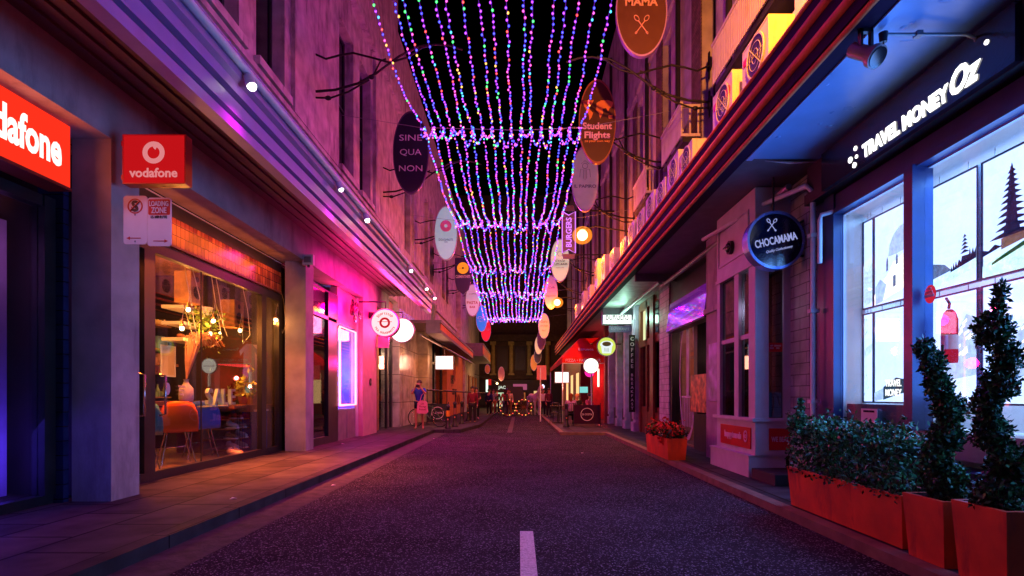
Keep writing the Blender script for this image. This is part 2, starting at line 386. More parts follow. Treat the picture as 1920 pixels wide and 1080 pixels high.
# telecom shop front
MB().box(-5.02,-5.3,6.27,6.345,.12,4.16).build('tiled_pier',M['bluetile'],LB)
f=MB(); 
f.box(-5.1,-5.2,5.55,6.0,.12,3.48) if False else None
f.box(-5.10,-5.24,6.12,6.265,.22,3.46); f.box(-5.12,-5.24,1.1,6.12,3.34,3.46); f.box(-5.12,-5.24,1.1,6.26,.12,.22); f.box(-5.12,-5.24,2.6,2.7,.22,3.34)
fr=f.build('shopfront_frame',M['dark'],LB)
MB().box(-5.17,-5.185,2.7,6.12,.22,3.34).build('pane',M['glass'],fr)
# shoe shop front
f=MB(); X0,X1=-5.08,-5.18
f.box(X0,X1,6.83,12.2,.12,.24); f.box(X0,X1,6.83,12.2,3.30,3.46); f.box(X0-.0,X1,7.72,7.95,.24,3.3); f.box(X0,X1,11.25,11.45,.24,3.3); f.box(X0,X1,12.05,12.2,.24,3.3); f.box(X0,X1,6.83,6.95,.24,3.3)
f.box(-5.12,-5.14,9.18,9.19,.24,3.3)
fr=f.build('shopfront_frame',M['dark'],LB)
for a,b_ in ((6.95,7.72),(7.95,9.18),(9.19,11.25),(11.45,12.05)):
    MB().box(-5.125,-5.135,a,b_,.24,3.3).build('pane',M['glass'],fr)
f=MB(); 
for yy in (7.6,8.05): f.tube([(-5.08,yy,1.02),(-5.0,yy,1.04),(-5.0,yy,1.58),(-5.08,yy,1.6)],.016)
f.build('door_handle',M['chrome'],fr)
MB().box(-5.10,-5.25,6.83,12.2,3.461,3.93).build('tile_band',M['orangetile'],LB)
MB().box(-5.09,-5.3,6.83,12.2,3.931,4.12).build('header_beam',M['dark'],LB)
MB().box(-5.04,-5.08,6.9,12.1,3.47,3.50).build('timber_rail',M['wood'],fr)
# doughnut shop front
XC=-4.72
f=MB(); f.box(XC,XC-.1,12.6,14.75,3.18,3.26); f.box(XC,XC-.12,14.1,14.84,.12,3.9); f.box(XC,XC-.1,12.6,14.1,.12,.3)
f.box(XC,XC-.1,12.6,12.66,.3,3.9); f.box(XC,XC-.1,12.66,14.1,3.86,3.9)
fr=f.build('shopfront_frame',M['dark'],LB)
MB().box(XC-.05,XC-.06,12.66,14.1,.3,3.18).build('pane',M['glass'],fr)
MB().box(XC-.05,XC-.06,12.66,14.1,3.26,3.86).build('pane',M['darkglass'],fr)
b=MB(); b.box(XC-.02,XC-.2,14.85,16.5,3.22,4.15); b.box(XC-.02,XC-.2,16.44,16.5,.9,3.2); b.build('fascia_board',M['pinkwall'],LB)
b=MB(); b.box(XC-.0,XC-.3,14.86,16.42,.12,.92)
b.box(XC+.015,XC,15.6,15.61,.15,.9); b.build('panel_base',M['grey'],LB)
MB().box(XC+.04,XC-.2,16.5,16.598,.12,4.15).build('white_trim',M['white'],LB)
# doughnut shop room
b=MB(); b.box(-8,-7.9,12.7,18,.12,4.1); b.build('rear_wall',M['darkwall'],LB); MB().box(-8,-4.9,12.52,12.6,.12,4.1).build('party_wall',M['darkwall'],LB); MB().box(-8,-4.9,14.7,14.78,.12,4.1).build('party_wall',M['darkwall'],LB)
MB().box(-7.9,-4.9,12.6,14.7,.12,.15).build('shop_floor',M['pinkwall'],LB)
# entrances past the pink column
b=MB(); b.box(FX-.25,FX-.4,18.2,18.5,.12,3.4); b.box(FX-.25,FX-.4,19.3,19.5,.12,3.4); b.box(FX-.25,FX-.4,18.5,19.3,2.9,3.4); b.box(FX-.3,FX-.35,18.5,19.3,.12,1.1)
b.build('timber_door_frame',M['woodlt'],LB)
MB().box(FX-.33,FX-.34,18.5,19.3,1.1,2.9).build('pane',M['darkglass'],LB)
b=MB(); b.box(FX-.2,FX-.5,18.2,21.4,3.41,4.79); b.build('entrance_bulkhead',M['pinkwall'],LB)
b=MB(); b.box(FX-.2,FX-.3,20.5,20.62,.12,3.4); b.box(FX-.2,FX-.3,21.2,21.38,.12,3.4); b.box(FX-.2,FX-.3,19.5,21.38,3.3,3.4)
fr=b.build('shopfront_frame',M['dark'],LB)
MB().box(FX-.24,FX-.25,19.5,20.5,.14,3.3).build('pane',M['glass'],fr); MB().box(FX-.24,FX-.25,20.62,21.2,.14,3.3).build('pane',M['glass'],fr)
M['paleroom']=mat('pale_room_wall',(.7,.6,.45),.7)
MB().box(-6.2,-6.1,18.3,21.4,.12,3.6).build('room_wall',M['paleroom'],LB)
# left canopy
CL=thing('canopy','long purple lit metal canopy with ribbed fascia over the pillared shops','canopy',(-3.1,8,4.8))
b=MB(); b.box(-4.549,-3.22,-5,20,4.801,4.90)
for i,x in enumerate([-4.4,-4.22,-4.04,-3.86,-3.68,-3.5]): b.box(x,x+.05,-5,20,4.77,4.80)
b.build('lining',M['soffitL'],CL)
prof=[(-3.22,4.18),(-3.08,4.18),(-3.08,4.29),(-3.13,4.31),(-3.13,4.335),(-3.07,4.35),(-3.07,4.50),(-3.12,4.52),(-3.12,4.55),(-3.05,4.57),(-3.05,4.68),(-3.0,4.72),(-3.0,4.80),(-3.05,4.92),(-3.22,4.92)]
b=MB(); b.prism((0,20,0),(1,0,0),(0,0,1),[(p[0],p[1]) for p in prof],-25); b.build('fascia',M['fasciaL'],CL)
b=MB(); b.box(-3.131,-3.125,-5,20,4.312,4.333); b.box(-3.121,-3.112,-5,20,4.522,4.548); b.build('painted_groove_shade',M['black'],CL)  # black strips put shade into the fascia grooves
b=MB(); b.tube([(-2.97,-5,4.84),(-2.97,20,4.84)],.045,8); b.build('gutter_pipe',M['white'],CL)
b=MB(); b.box(-4.54,-3.0,-5,20,4.921,4.98); b.build('roof_sheet',M['grey'],CL)
M['spotlens']=em('spot_lens',(1,.95,.9),12,False)
for i,(y,colr) in enumerate(((1.6,0),(6.2,0),(9.3,1),(10.9,0),(15.3,2),(17.9,0),(19.6,0))):
    t=thing('spotlight',['small white spotlight burning on the canopy edge above the loading zone sign','second small white spotlight along the canopy edge, above the shoe shop','small dim spotlight between two bright ones on the canopy edge','third bright spotlight on the canopy edge, just before the wall camera','warm spotlight on the canopy edge above the doughnut shop','spotlight on the canopy edge above the pink column','last spotlight at the far end of the ribbed canopy'][i],'spotlight',(-2.93,y,4.72),'spotlights along the canopy edge')
    b=MB(); b.cyl((-2.95,y,4.78),(-2.9,y-.02,4.66),.05,.055); b.build('housing',M['white'],t)
    b=MB(); r=.028 if colr==1 else .045; b.ell((-2.893,y-.03,4.65),r); b.build('lens',M['spotlens'],t)
    light('SPOT','spot_beam',(-2.85,y-.06,4.58),(.75,.0,.7) if colr!=2 else (1,.08,.2),25 if y<5 else 80,.04,t,rot=(R(0),R(-8),0),spot=120,blend=.8)

# ------------------------------------------------------------------ left: stone entrance building and those beyond
L2=thing('stone_building','marble fronted building with a projecting sandstone pier beyond the doughnut shop','building',(-5,28,0))
b=MB(); b.box(-4.5,-5.2,21.45,25.3,.1,4.6); b.build('marble_wall',M['marble'],L2)
b=MB(); b.box(-4.05,-4.9,25.3,26.6,.1,4.6); b.build('sandstone_pier',M['marble2'],L2)
b=MB(); wallgrid(b,FX,FX-.45,21.4,41,4.6,15,[w for w in wins if 21.4<w[0] and w[1]<41])
b.box(FX+.001,FX+.12,21.4,41,5.9,6.1); b.build('wall',M['facade'],L2)
for a,bb,c,d in [w for w in wins if 21.4<w[0] and w[1]<41]: sash(L2,FX-.25,1,a,bb,c,d,M['dark'],M['darkglass'],n=1)
b=MB(); b.box(-4.3,-4.4,26.6,26.8,.1,4.0); b.box(-4.3,-4.4,29,29.15,.1,4.0); b.box(-4.3,-4.4,26.8,29,2.9,3.0); b.box(-4.3,-4.4,31.8,32,.1,4.0); b.build('shopfront_frame',M['dark'],L2)
b=MB(); b.box(-4.37,-4.38,26.8,31.8,.12,4.0); b.build('pane',M['glassdim'],L2)
b=MB(); b.box(-4.5,-4.6,26.8,32,.1,4.2); b.build('grey_panel',M['grey'],L2)
M['orangewall']=mat('orange_lit_paint',(.6,.2,.07),.7,var=.15); M['edgeorange']=mat('orange_edge',(.35,.1,.04),.6)  # orange light put into the wall colour; the canopy fascias share it
b=MB(); b.box(-4.05,-4.9,32,41,.1,4.4); b.build('graffiti_wall',M['orangewall'],L2)
# posters and graffiti on the orange lit wall
M['ink']=mat('black_ink',(.02,.015,.02),.7); M['redink']=mat('dark_red_ink',(.25,.01,.02),.7)
t=thing('poster','dark red crest shaped poster pasted high on the orange wall','poster',(-4.04,35.6,3)); 
b=MB(); b.prism((-4.04,35.6,2.9),*FL,[(0,.75),(.35,.45),(.75,.5),(.7,.1),(.95,-.1),(.55,-.35),(.6,-.7),(.1,-.6),(-.2,-.8),(-.5,-.5),(-.9,-.45),(-.7,-.05),(-.85,.3),(-.4,.35)],.008); b.build('crest',M['redink'],t)
t=thing('graffiti','black painted letters scrawled over red ones on the orange wall','graffiti',(-4.04,36,1.6))
text('HIJKT',.75,(-4.04,34.6,2.2),FL,M['ink'],t,'letters',bold=.01,shear=.2); text('BONDA',.9,(-4.04,37.5,1.05),FL,M['redink'],t,'letters',bold=.03); text('SOLD ART',.5,(-4.04,35.7,1.55),FL,M['ink'],t,'letters',bold=.02)
L3=thing('shop_building','distant narrow shop building with a pink lit pier and glowing windows','building',(-5,48,0))
b=MB(); b.box(-4.2,-6,41,60,.1,14); b.build('wall',M['facade'],L3); b=MB(); b.box(-3.9,-4.19,41,42.5,.1,4.6); b.build('pier',M['facade'],L3)
M['warmwin']=em('warm_lit_window',(1,.55,.22),1.6); M['tealwin']=em('green_white_lit_window',(.75,1,.7),2.0)
for y in (43.5,47,50.5,54):
    b=MB(); b.box(-4.17,-4.19,y,y+1.3,.6,2.9); b.build('window',M['warmwin'],L3)
    b=MB(); b.box(-4.10,-4.19,y-.12,y,.5,3.0); b.box(-4.10,-4.19,y+1.3,y+1.42,.5,3.0); b.box(-4.10,-4.19,y+.6,y+.66,.6,2.9); b.build('window_frame',M['wood'],L3)
for (y0,y1,xa,xb,z0,z1,mt,lab) in ((22.3,38,-3.65,-3.1,3.75,4.27,'fasciaL','shorter canopy with a dark square end just past the round lights'),(40,50,-3.9,-2.55,4.1,5.0,'fasciaR','boxy awning with an orange lit edge near the far end of the left side')):
    t=thing('canopy',lab,'canopy',(xa,y0,z0))
    b=MB(); b.box(xa,xb,y0,y1,z0,z1); b.box(xb,xb+.06,y0,y1,z0,z0+.12) ; b.box(xb,xb+.06,y0,y1,z1-.12,z1); b.build('casing',M['soffitD'],t)
    b=MB(); b.box(xb+.001,xb+.04,y0+.1,y1,z0+.14,z1-.14); b.build('fascia',M['orangewall'],t)
    if y0<30:
        b=MB(); b.box(-4.5,xa-.001,y0,y1,z1-.12,z1); b.build('lining',M['soffitL'],t)
        b=MB(); b.cyl((-3.4,22.35,4.3),(-3.3,22.0,4.85),.06); b.cyl((-3.4,22.6,4.3),(-3.3,22.6,4.9),.06); b.build('stay',M['grey'],t)
# retractable awning arm and lights beneath second canopy
b=MB(); b.tube([(-3.9,22.6,3.72),(-3.3,27,3.45),(-2.75,33,3.2)],.05); tag(b.build('awning_arm',M['grey']),'grey folding awning arm under the shorter canopy beside the white light box','awning arm')

# ------------------------------------------------------------------ right side buildings
def rpil(mb,x,y0,y1,z0=.09,z1=4.37,d=.3): mb.box(x,x+d,y0,y1,z0,z1)
R1=thing('travel_shop_building','currency exchange shop with a black sign band and tall dark framed display windows','building',(4,5,0))
b=MB(); b.box(4.0,4.35,-5,7.2,3.62,3.84); b.box(4.0,4.35,-5,2.4,.09,3.6); b.build('header',M['blue_frame'],R1)
b=MB(); b.box(3.98,4.3,7.2,7.42,.09,3.9); b.box(4.02,4.3,7.44,7.68,.09,4.37); b.box(3.94,4.15,5.70,5.83,.95,3.62); b.box(3.98,4.3,2.4,7.2,.09,.55); b.box(3.96,4.3,2.4,7.2,.55,.62); b.box(3.98,4.1,2.4,7.2,3.60,3.66); b.box(3.97,4.1,4.1,4.2,.95,3.6)
fr=b.build('shopfront_frame',M['blue_frame'],R1)
for a,c in ((2.4,4.1),(4.2,5.7),(5.83,7.2)): MB().box(4.06,4.07,a,c,.62,3.6).build('pane',M['glass'],fr)
b=MB(); b.box(3.86,4.4,-5,7.7,3.86,4.0); b.box(3.9,4.4,-5,7.7,4.001,4.375); b.build('bulkhead',M['black'],R1)
b=MB(); b.box(4.75,4.85,2.2,7.3,.09,4.0); b.box(4.1,4.75,7.19,7.25,.62,3.6); b.box(4.1,4.75,2.3,7.19,3.58,3.6); b.build('display_room',M['white'],R1)
MB().box(4.1,4.75,2.3,7.19,.7,.95).build('display_ledge',M['white'],R1)
M['slat']=mat('blue_grey_slat_panel',(.05,.10,.16),.5)
b=MB(); b.box(4.12,4.2,5.85,7.15,.95,1.2); b.build('slat_panel',M['slat'],R1)
# upper facade of the right side: weathered stone with brick strips
RU=thing('upper_storeys','weathered purple lit upper storeys with tall dark windows and brick strips behind the air units','building',(4.4,20,5))
rw=[(9.0+3.72*k,9.95+3.72*k,7.0,12.0) for k in range(-3,11)]
b=MB(); wallgrid(b,4.4,4.85,-5,52,4.95,18,rw); b.box(4.3,4.399,-5,52,12.4,12.7); b.build('wall',M['facade2'],RU)
b=MB()
for a,c,d,e in rw: b.box(4.37,4.399,c,c+.75,5.2,12.2)
b.build('brick_strip',M['brickdark'],RU)
for a,c,d,e in rw: sash(RU,4.7,-1,a,c,d,e,M['dark'],M['darkglass'],n=1)
b=MB()
for k in range(-1,9): y=11.6+3.72*k; b.tube([(4.28,y,5),(4.28,y,17)],.07,8)
b.build('downpipe',M['dark'],RU)
# brick pilaster + bay of the travel agent
R2=thing('brick_shop_building','white painted brick shop with a projecting bay window above red panels','building',(4,9,0))
b=MB(); rpil(b,4.0,7.85,8.42); b.build('brick_pilaster',M['brickwhite'],R2)
BX=3.48
b=MB(); b.box(BX,4.0,8.38,10.0,.42,.92); b.build('bay_panel',M['offwhite'],R2)
b=MB(); b.box(BX-.06,4.05,8.33,10.05,.92,.97); b.build('sill',M['offwhite'],R2); b=MB(); b.box(BX-.02,4,8.36,10.02,3.24,3.30); b.build('head_rail',M['offwhite'],R2)
b=MB(); b.box(3.40,3.95,8.42,10.1,.09,.40); b.box(3.38,3.95,8.40,10.1,.4,.419); b.build('plinth',M['offwhite'],R2)
b=MB()
for a,c in ((8.38,8.62),(9.02,9.2),(9.86,10.0)): b.box(BX,BX+.1,a,c,.97,3.24)
b.box(3.9,4.0,8.38,8.44,.97,3.24); b.box(BX+.101,BX+.2,8.38,8.46,.97,3.24); b.box(BX+.03,BX+.07,9.2,9.86,2.18,2.25); b.box(BX+.03,BX+.07,8.62,9.02,2.18,2.25)
b.build('bay_frame',M['offwhite'],R2)
b=MB(); b.box(BX+.05,BX+.055,8.62,9.02,.97,3.24); b.box(BX+.05,BX+.055,9.2,9.86,.97,3.24); b.box(BX+.2,3.9,8.42,8.425,.97,3.24); b.build('pane',M['glassdim'],R2)
b=MB(); b.box(BX,4.0,8.38,10.0,3.30,4.37); b.box(BX-.02,BX,8.6,9.9,3.5,3.52); b.box(BX-.02,BX,8.6,9.9,4.1,4.12); b.box(BX-.02,BX,8.6,8.62,3.52,4.1); b.box(BX-.02,BX,9.88,9.9,3.52,4.1); b.build('bay_head',M['offwhite'],R2)
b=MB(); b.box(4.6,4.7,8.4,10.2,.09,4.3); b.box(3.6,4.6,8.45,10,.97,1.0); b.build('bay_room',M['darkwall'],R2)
b=MB(); b.box(3.42,3.98,7.6,8.36,.085,.24); b.build('door_step',M['darkwall'],R2)
b=MB(); rpil(b,3.72,10.02,11.3,d=.5); b.box(3.66,3.72,10.02,11.3,2.9,3.0); b.build('purple_pilaster',M['facade2'],R2)
R3=thing('black_shopfront_building','black framed shop with an arched glass door and a glossy sign box','building',(4,13.5,0))
b=MB(); b.box(3.98,4.2,11.3,11.5,.09,3.3); b.box(3.98,4.2,12.7,12.95,.09,3.3); b.box(3.98,4.2,14.8,15.0,.09,3.3); b.box(3.98,4.3,11.3,15,3.3,4.37); b.box(3.98,4.2,11.5,12.7,.09,.9)
fr=b.build('shopfront_frame',M['dark'],R3)
b=MB(); b.box(4.08,4.09,12.95,14.8,.15,3.3); b.box(4.08,4.09,11.5,12.7,.9,3.3); b.build('pane',M['glass'],fr)
b=MB(); b.box(6.4,6.5,11.2,15.1,.09,4.3); b.box(4.3,6.4,15.0,15.1,.09,4.3); b.build('room_wall',mat('salmon_wall',(.5,.25,.2),.7),R3)
b=MB(); b.box(4.1,6.4,11.2,15,.09,.12); b.build('shop_floor',M['shopfloor'],R3)
# etched arch and chair outline on the glass door
M['etch']=mat('etched_glass_white',(.55,.5,.6),.5)
b=MB(); b.ring((4.07,13.75,1.75),*FR,.62,.68,.006,40,ry=2.25)
for i in range(7): yy=13.3+i*.13; b.box(4.064,4.07,yy,yy+.045,.55,1.25)
b.box(4.064,4.07,13.2,14.2,1.25,1.3); b.box(4.064,4.07,13.62,13.82,1.3,3.0); b.build('etched_chair',M['etch'],fr)
R4=thing('timber_shop_building','dark red timber shopfront with a lit transom beside white brick','building',(4,17,0))
b=MB(); rpil(b,3.95,15.0,16.0); b.build('brick_pilaster',M['brickwhite'],R4)
b=MB(); b.box(4.05,4.3,16,16.25,.09,4.3); b.box(4.05,4.3,17.1,17.3,.09,2.9); b.box(4.05,4.3,18.0,18.2,.09,4.3); b.box(4.05,4.3,19.0,19.25,.09,4.3); b.box(4.05,4.3,16.25,19,2.9,3.1); b.box(4.05,4.3,16.25,19,4.1,4.36)
b.box(4.1,4.3,16.25,19,.09,.95); b.box(4.05,4.1,16.4,17.0,.2,.8); b.box(4.05,4.1,17.4,17.95,.2,.8); b.box(3.98,4.05,16.9,17.35,.09,4.3); b.build('timber_front',M['wood'],R4)
M['transom']=em('lit_transom_glass',(.8,.85,.45),1.3)
b=MB(); b.box(4.15,4.17,18.2,19,3.1,4.1); b.build('lit_transom',M['transom'],R4)
b=MB(); b.box(4.15,4.17,16.25,18,.95,2.9); b.box(4.15,4.17,18.2,19,.95,2.9); b.box(4.15,4.17,16.25,18,3.1,4.1); b.build('pane',M['darkglass'],R4)
R5=thing('cafe_building','cafe front with purple lit pale columns under the green lit canopy','building',(4,23,0))
M['lilac']=mat('lilac_paint',(.5,.42,.6),.5)
b=MB()
for y in (19.3,20.9,22.6,24.6):
    b.box(3.95,4.3,y,y+.42,.09,4.36); b.box(3.9,3.949,y+.06,y+.36,.5,3.9); b.box(3.88,3.949,y-.04,y+.46,.09,.4)
b.build('column',M['lilac'],R5)
b=MB(); b.box(4.1,4.3,19.7,25,.09,.8); b.box(4.1,4.3,19.7,25,3.4,4.36); b.build('shopfront_frame',M['dark'],R5)
b=MB(); b.box(4.18,4.19,19.7,25,.8,3.4); b.build('pane',M['darkglass'],R5)
R6=thing('restaurant_building','restaurant front glowing deep red behind the red awning','building',(4,32,0))
b=MB(); b.box(3.8,4.4,25.1,25.5,.09,4.4); b.box(3.9,5,30,31,.09,5); b.box(3.9,5,36,52,.09,5); b.build('wall',mat('dark_red_wall',(.3,.03,.04),.5),R6)
M['redroom']=em('red_room_glow',(.9,.02,.03),.35)
b=MB(); b.box(4.5,4.6,25.5,36,.09,4.4); b.build('red_room_wall',mat('deep_red_wall',(.5,.02,.03),.6),R6)
b=MB(); b.box(4.3,4.49,27.2,27.7,.1,3.0); b.box(4.3,4.49,33,33.3,.1,3.0); b.build('white_column',M['white'],R6)
for y in (37,41,45): MB().box(3.88,3.9,y,y+1.6,.8,2.8).build('lit_window',M['warmwin'],R6)
# right canopy
CR=thing('canopy','deep canopy with red ribbed dark fascia running along the right hand shops','canopy',(2.75,18,4.4))
prof=[(2.80,4.37),(2.80,4.40),(2.75,4.42),(2.75,4.60),(2.73,4.62),(2.73,4.82),(2.72,4.84),(2.72,5.0),(2.95,5.02),(2.95,4.37)]
b=MB(); b.prism((0,43,0),(1,0,0),(0,0,1),prof[::-1],-48) ; b.build('fascia',M['fasciaR'],CR)
b=MB(); 
for z,x,r in ((4.40,2.79,.03),(4.585,2.755,.05),(4.80,2.735,.05),(4.985,2.72,.022)): b.tube([(x,-5,z),(x,43,z)],r,10)
b.build('rib',M['ribR'],CR)
for y0,y1,m_ in ((-5,7.4,'soffitR'),(7.41,14.5,'soffitD'),(14.51,20,'soffitG'),(20.01,43,'soffitD')):
    b=MB(); b.box(2.951,4.45,y0,y1,4.38,4.42)
    if m_=='soffitR':
        for i in range(16): 
            random.seed(40+i); b.ell((random.uniform(3.0,3.9),random.uniform(2.5,7),4.384),random.uniform(.03,.09),random.uniform(.02,.05),random.uniform(.006,.014),8,4)
        b.box(2.951,3.03,y0,y1,4.355,4.379)
    b.build('lining',M[m_],CR)
b=MB(); b.box(2.951,4.39,-5,43,4.95,5.0); b.build('roof_sheet',M['grey'],CR)
b=MB(); b.box(2.951,4.0,14.4,14.5,4.2,4.379); b.box(2.951,4.0,20.0,20.1,4.15,4.379); b.build('cross_beam',M['soffitD'],CR)
b=MB(); b.tube([(3.75,7.9,4.2),(3.72,14.4,4.15)],.05,8); b.tube([(3.6,14.5,4.2),(3.6,20,4.2)],.06,8); b.build('conduit',M['grey'],CR)
# end building across the street
E=thing('column_building','dim building with ochre columns closing the far end of the street','building',(0,64,0))
M['ochre']=mat('ochre_stone',(.42,.33,.13),.8); M['endwall']=mat('dark_brown_stone',(.10,.065,.05),.85)
b=MB(); b.box(-30,30,64.5,66,0,24); b.box(-30,30,63.9,64.5,7.4,8.2); b.box(-30,30,64.1,64.5,3.2,3.6); b.build('wall',M['endwall'],E)
b=MB()
for i in range(-6,7): 
    x=-.87+2.05*i; b.cyl((x,64.1,3.6),(x,64.1,7.0),.27,.23,14); b.box(x-.36,x+.36,63.8,64.4,3.6,3.8); b.box(x-.33,x+.33,63.8,64.4,7.0,7.39)
b.build('column',M['ochre'],E)
for i in range(-5,6):
    x=.15+2.05*i
    MB().box(x-.6,x+.6,64.44,64.49,4.2,6.9).build('window',M['black'],E)
b=MB(); b.box(-30,30,64.3,64.49,.2,3.1); b.build('ground_floor',M['black'],E)
# ------------------------------------------------------------------ the hanging light curtains
BC=[((.05,.06,1),'blue'),((.42,.04,1),'violet'),((1,.07,.5),'pink'),((1,.05,.04),'red'),((.05,1,.15),'green'),((1,.5,.06),'amber'),((.05,.6,1),'cyan')]
BW=[9,10,4.5,2,1.8,1.6,1.5]
M['wire']=em('glowing_cable',(.35,.03,1),.5,False)  # violet glow put into the cable colour; the cable is no lamp
core=[em('bulb_core_'+n,tuple(.10+.90*c for c in col),8,False) for col,n in BC]
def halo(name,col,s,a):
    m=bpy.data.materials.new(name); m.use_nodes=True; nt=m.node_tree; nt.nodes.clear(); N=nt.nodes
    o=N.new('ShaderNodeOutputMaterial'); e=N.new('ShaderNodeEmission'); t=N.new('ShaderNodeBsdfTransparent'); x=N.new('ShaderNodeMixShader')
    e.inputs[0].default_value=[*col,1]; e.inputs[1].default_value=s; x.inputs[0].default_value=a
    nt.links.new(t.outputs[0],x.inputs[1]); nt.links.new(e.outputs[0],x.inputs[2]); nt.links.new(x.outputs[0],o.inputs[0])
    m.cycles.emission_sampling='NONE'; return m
bulb_halos=[halo('bulb_halo_'+n,col,3.0,.5) for col,n in BC]  # translucent glowing shells paint a halo round each bulb
ICO_V=[]; ICO_F=[(0,11,5),(0,5,1),(0,1,7),(0,7,10),(0,10,11),(1,5,9),(5,11,4),(11,10,2),(10,7,6),(7,1,8),(3,9,4),(3,4,2),(3,2,6),(3,6,8),(3,8,9),(4,9,5),(2,4,11),(6,2,10),(8,6,7),(9,8,1)]
_t=(1+5**.5)/2
for a in ((-1,_t,0),(1,_t,0),(-1,-_t,0),(1,-_t,0),(0,-1,_t),(0,1,_t),(0,-1,-_t),(0,1,-_t),(_t,0,-1),(_t,0,1),(-_t,0,-1),(-_t,0,1)): ICO_V.append(Vector(a).normalized())
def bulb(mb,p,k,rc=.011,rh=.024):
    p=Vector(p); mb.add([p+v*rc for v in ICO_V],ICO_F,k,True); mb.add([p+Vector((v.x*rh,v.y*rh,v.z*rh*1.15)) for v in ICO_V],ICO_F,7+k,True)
protos={}
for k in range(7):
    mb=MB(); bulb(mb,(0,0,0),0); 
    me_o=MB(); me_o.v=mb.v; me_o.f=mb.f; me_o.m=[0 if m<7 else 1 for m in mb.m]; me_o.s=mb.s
    o=me_o.build('bulb',[core[k],bulb_halos[k]]); protos[k]=o.data; bpy.data.objects.remove(o)
wires=[(-9,7.1),(-1,7.1),(6.9,7.1),(15.0,7.05),(22.6,6.95),(29.5,6.7),(35.5,6.45),(45.5,6.25)]
lab=['curtain of fairy lights over the street behind the viewpoint','curtain of fairy lights directly over the viewpoint','nearest curtain of coloured fairy lights, strung overhead up to the first cross wire','second curtain of fairy lights, hanging beyond the first swagged cross wire','third curtain of fairy lights, between the second and third swagged wires','fourth, short curtain of fairy lights high over the middle of the street','farthest curtain of fairy lights, hanging low before the column building']
for s in range(1,7):
    rnd=random.Random(100+s)
    (ya,ha),(yb,hb)=wires[s],wires[s+1]
    t=thing('light_curtain',lab[s],'fairy lights',(0,yb,H+hb),'curtains of fairy lights over the street')
    rest=MB(); pts_all=[]; n=17
    for i in range(n):
        x=-2.5+4.1*i/(n-1); x0_=x; jit=rnd.uniform(-.08,.08); sag=rnd.uniform(.44,.52)*(yb-ya)/7.6+ (.15 if s>4 else 0); path=[]
        L=yb-ya; xo=0
        for j in range(41):
            u=j/40; y=ya+L*u
            z=H+ha+(hb-ha)*u-4*sag*u*(1-u)
            if u>.93: z-= .34*(math.sin((u-.93)/.07*math.pi))  # slack gathered at the wire
            x2=(x+.46)*(1-.07*(1-u)*(s==2))-.46+jit*math.sin(u*3.1)+.014*math.sin(u*(9+i))
            path.append((x2,y,z))
        c=MB(); c.tube(path,.006+.003*(s>3),4); c.build('cable',M['wire'],t)
        acc=rnd.uniform(0,.15)
        for j in range(40):
            a,b_=Vector(path[j]),Vector(path[j+1]); l=(b_-a).length; q=acc
            while q<l: pts_all.append(tuple(a+(b_-a)*(q/l)+Vector((rnd.uniform(-.02,.02),0,rnd.uniform(-.02,.01))))); q+=.145
            acc=q-l
        # the slack loop across to the next cable along the cross wire
        if i<n-1:
            p=Vector(path[-1]); dx=4.1/(n-1); dr=rnd.uniform(.12,.55); lp=[]
            for j in range(9):
                u=j/8; lp.append((p.x+dx*u, p.y+.02*math.sin(u*6), p.z-dr*4*u*(1-u)))
            c=MB(); c.tube(lp,.007,4); c.build('swag_cable',M['wire'],t)
            if rnd.random()<.8:
                for j in range(9):
                  for _k in range(2): pts_all.append((lp[j][0]+rnd.uniform(-.02,.02),lp[j][1],lp[j][2]+rnd.uniform(-.03,.03)))
                for j in range(7): pts_all.append((p.x+rnd.uniform(-.04,.04),p.y,p.z-rnd.uniform(0,.22)))
    pts_all.sort(key=lambda p:p[1]+abs(p[0])*.01)
    seen=lambda p: p[1]>0 and (p[2]-H)/p[1]<HY/F
    vis=[p for p in pts_all if seen(p)]; hid=[p for p in pts_all if not seen(p)]
    if s<2: vis,hid=pts_all[-100:],pts_all[:-100:3]
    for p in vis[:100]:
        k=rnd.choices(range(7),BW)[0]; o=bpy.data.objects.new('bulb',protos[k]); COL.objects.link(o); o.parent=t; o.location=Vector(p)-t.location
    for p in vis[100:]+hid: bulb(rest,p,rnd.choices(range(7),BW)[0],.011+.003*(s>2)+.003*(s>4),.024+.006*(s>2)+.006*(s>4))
    r=rest.build('bulbs',core+bulb_halos,t); r['kind']='stuff'
    # light given off by the curtain's bulbs
    for fy in ((.2,.5,.8) if L>7 else (.3,.7)):
        y=ya+(yb-ya)*fy; z=H+ha-.55
        for k,(x,col,pw) in enumerate(((-2.0,(1,.0,.12),125),(-.4,(.16,.0,1),110),(1.2,(.5,.0,1),105))):
            light('POINT','bulb_glow',(x,y,z),col,pw*PW*(.25 if s==1 else 1.0),.03,t)
    # cross wire to both facades
for s in range(3,8):
    y,h=wires[s]; c=MB(); z=H+h
    pts=[(-4.5,y-.5,z+.1),(-2.6,y,z+.02),(0,y,z-.05),(1.7,y,z+.02),(4.35,y-.6,z+.25)]
    c.tube(pts,.007,4); tag(c.build('cross_wire',M['grey']),['thin steel wire crossing the street and carrying the end of the nearest light curtain','thin steel wire crossing the street at the end of the second light curtain','steel wire over the street at the end of the third light curtain','steel wire over the street at the end of the fourth light curtain','steel wire over the street at the end of the farthest light curtain'][s-3],'wire','steel cross wires')

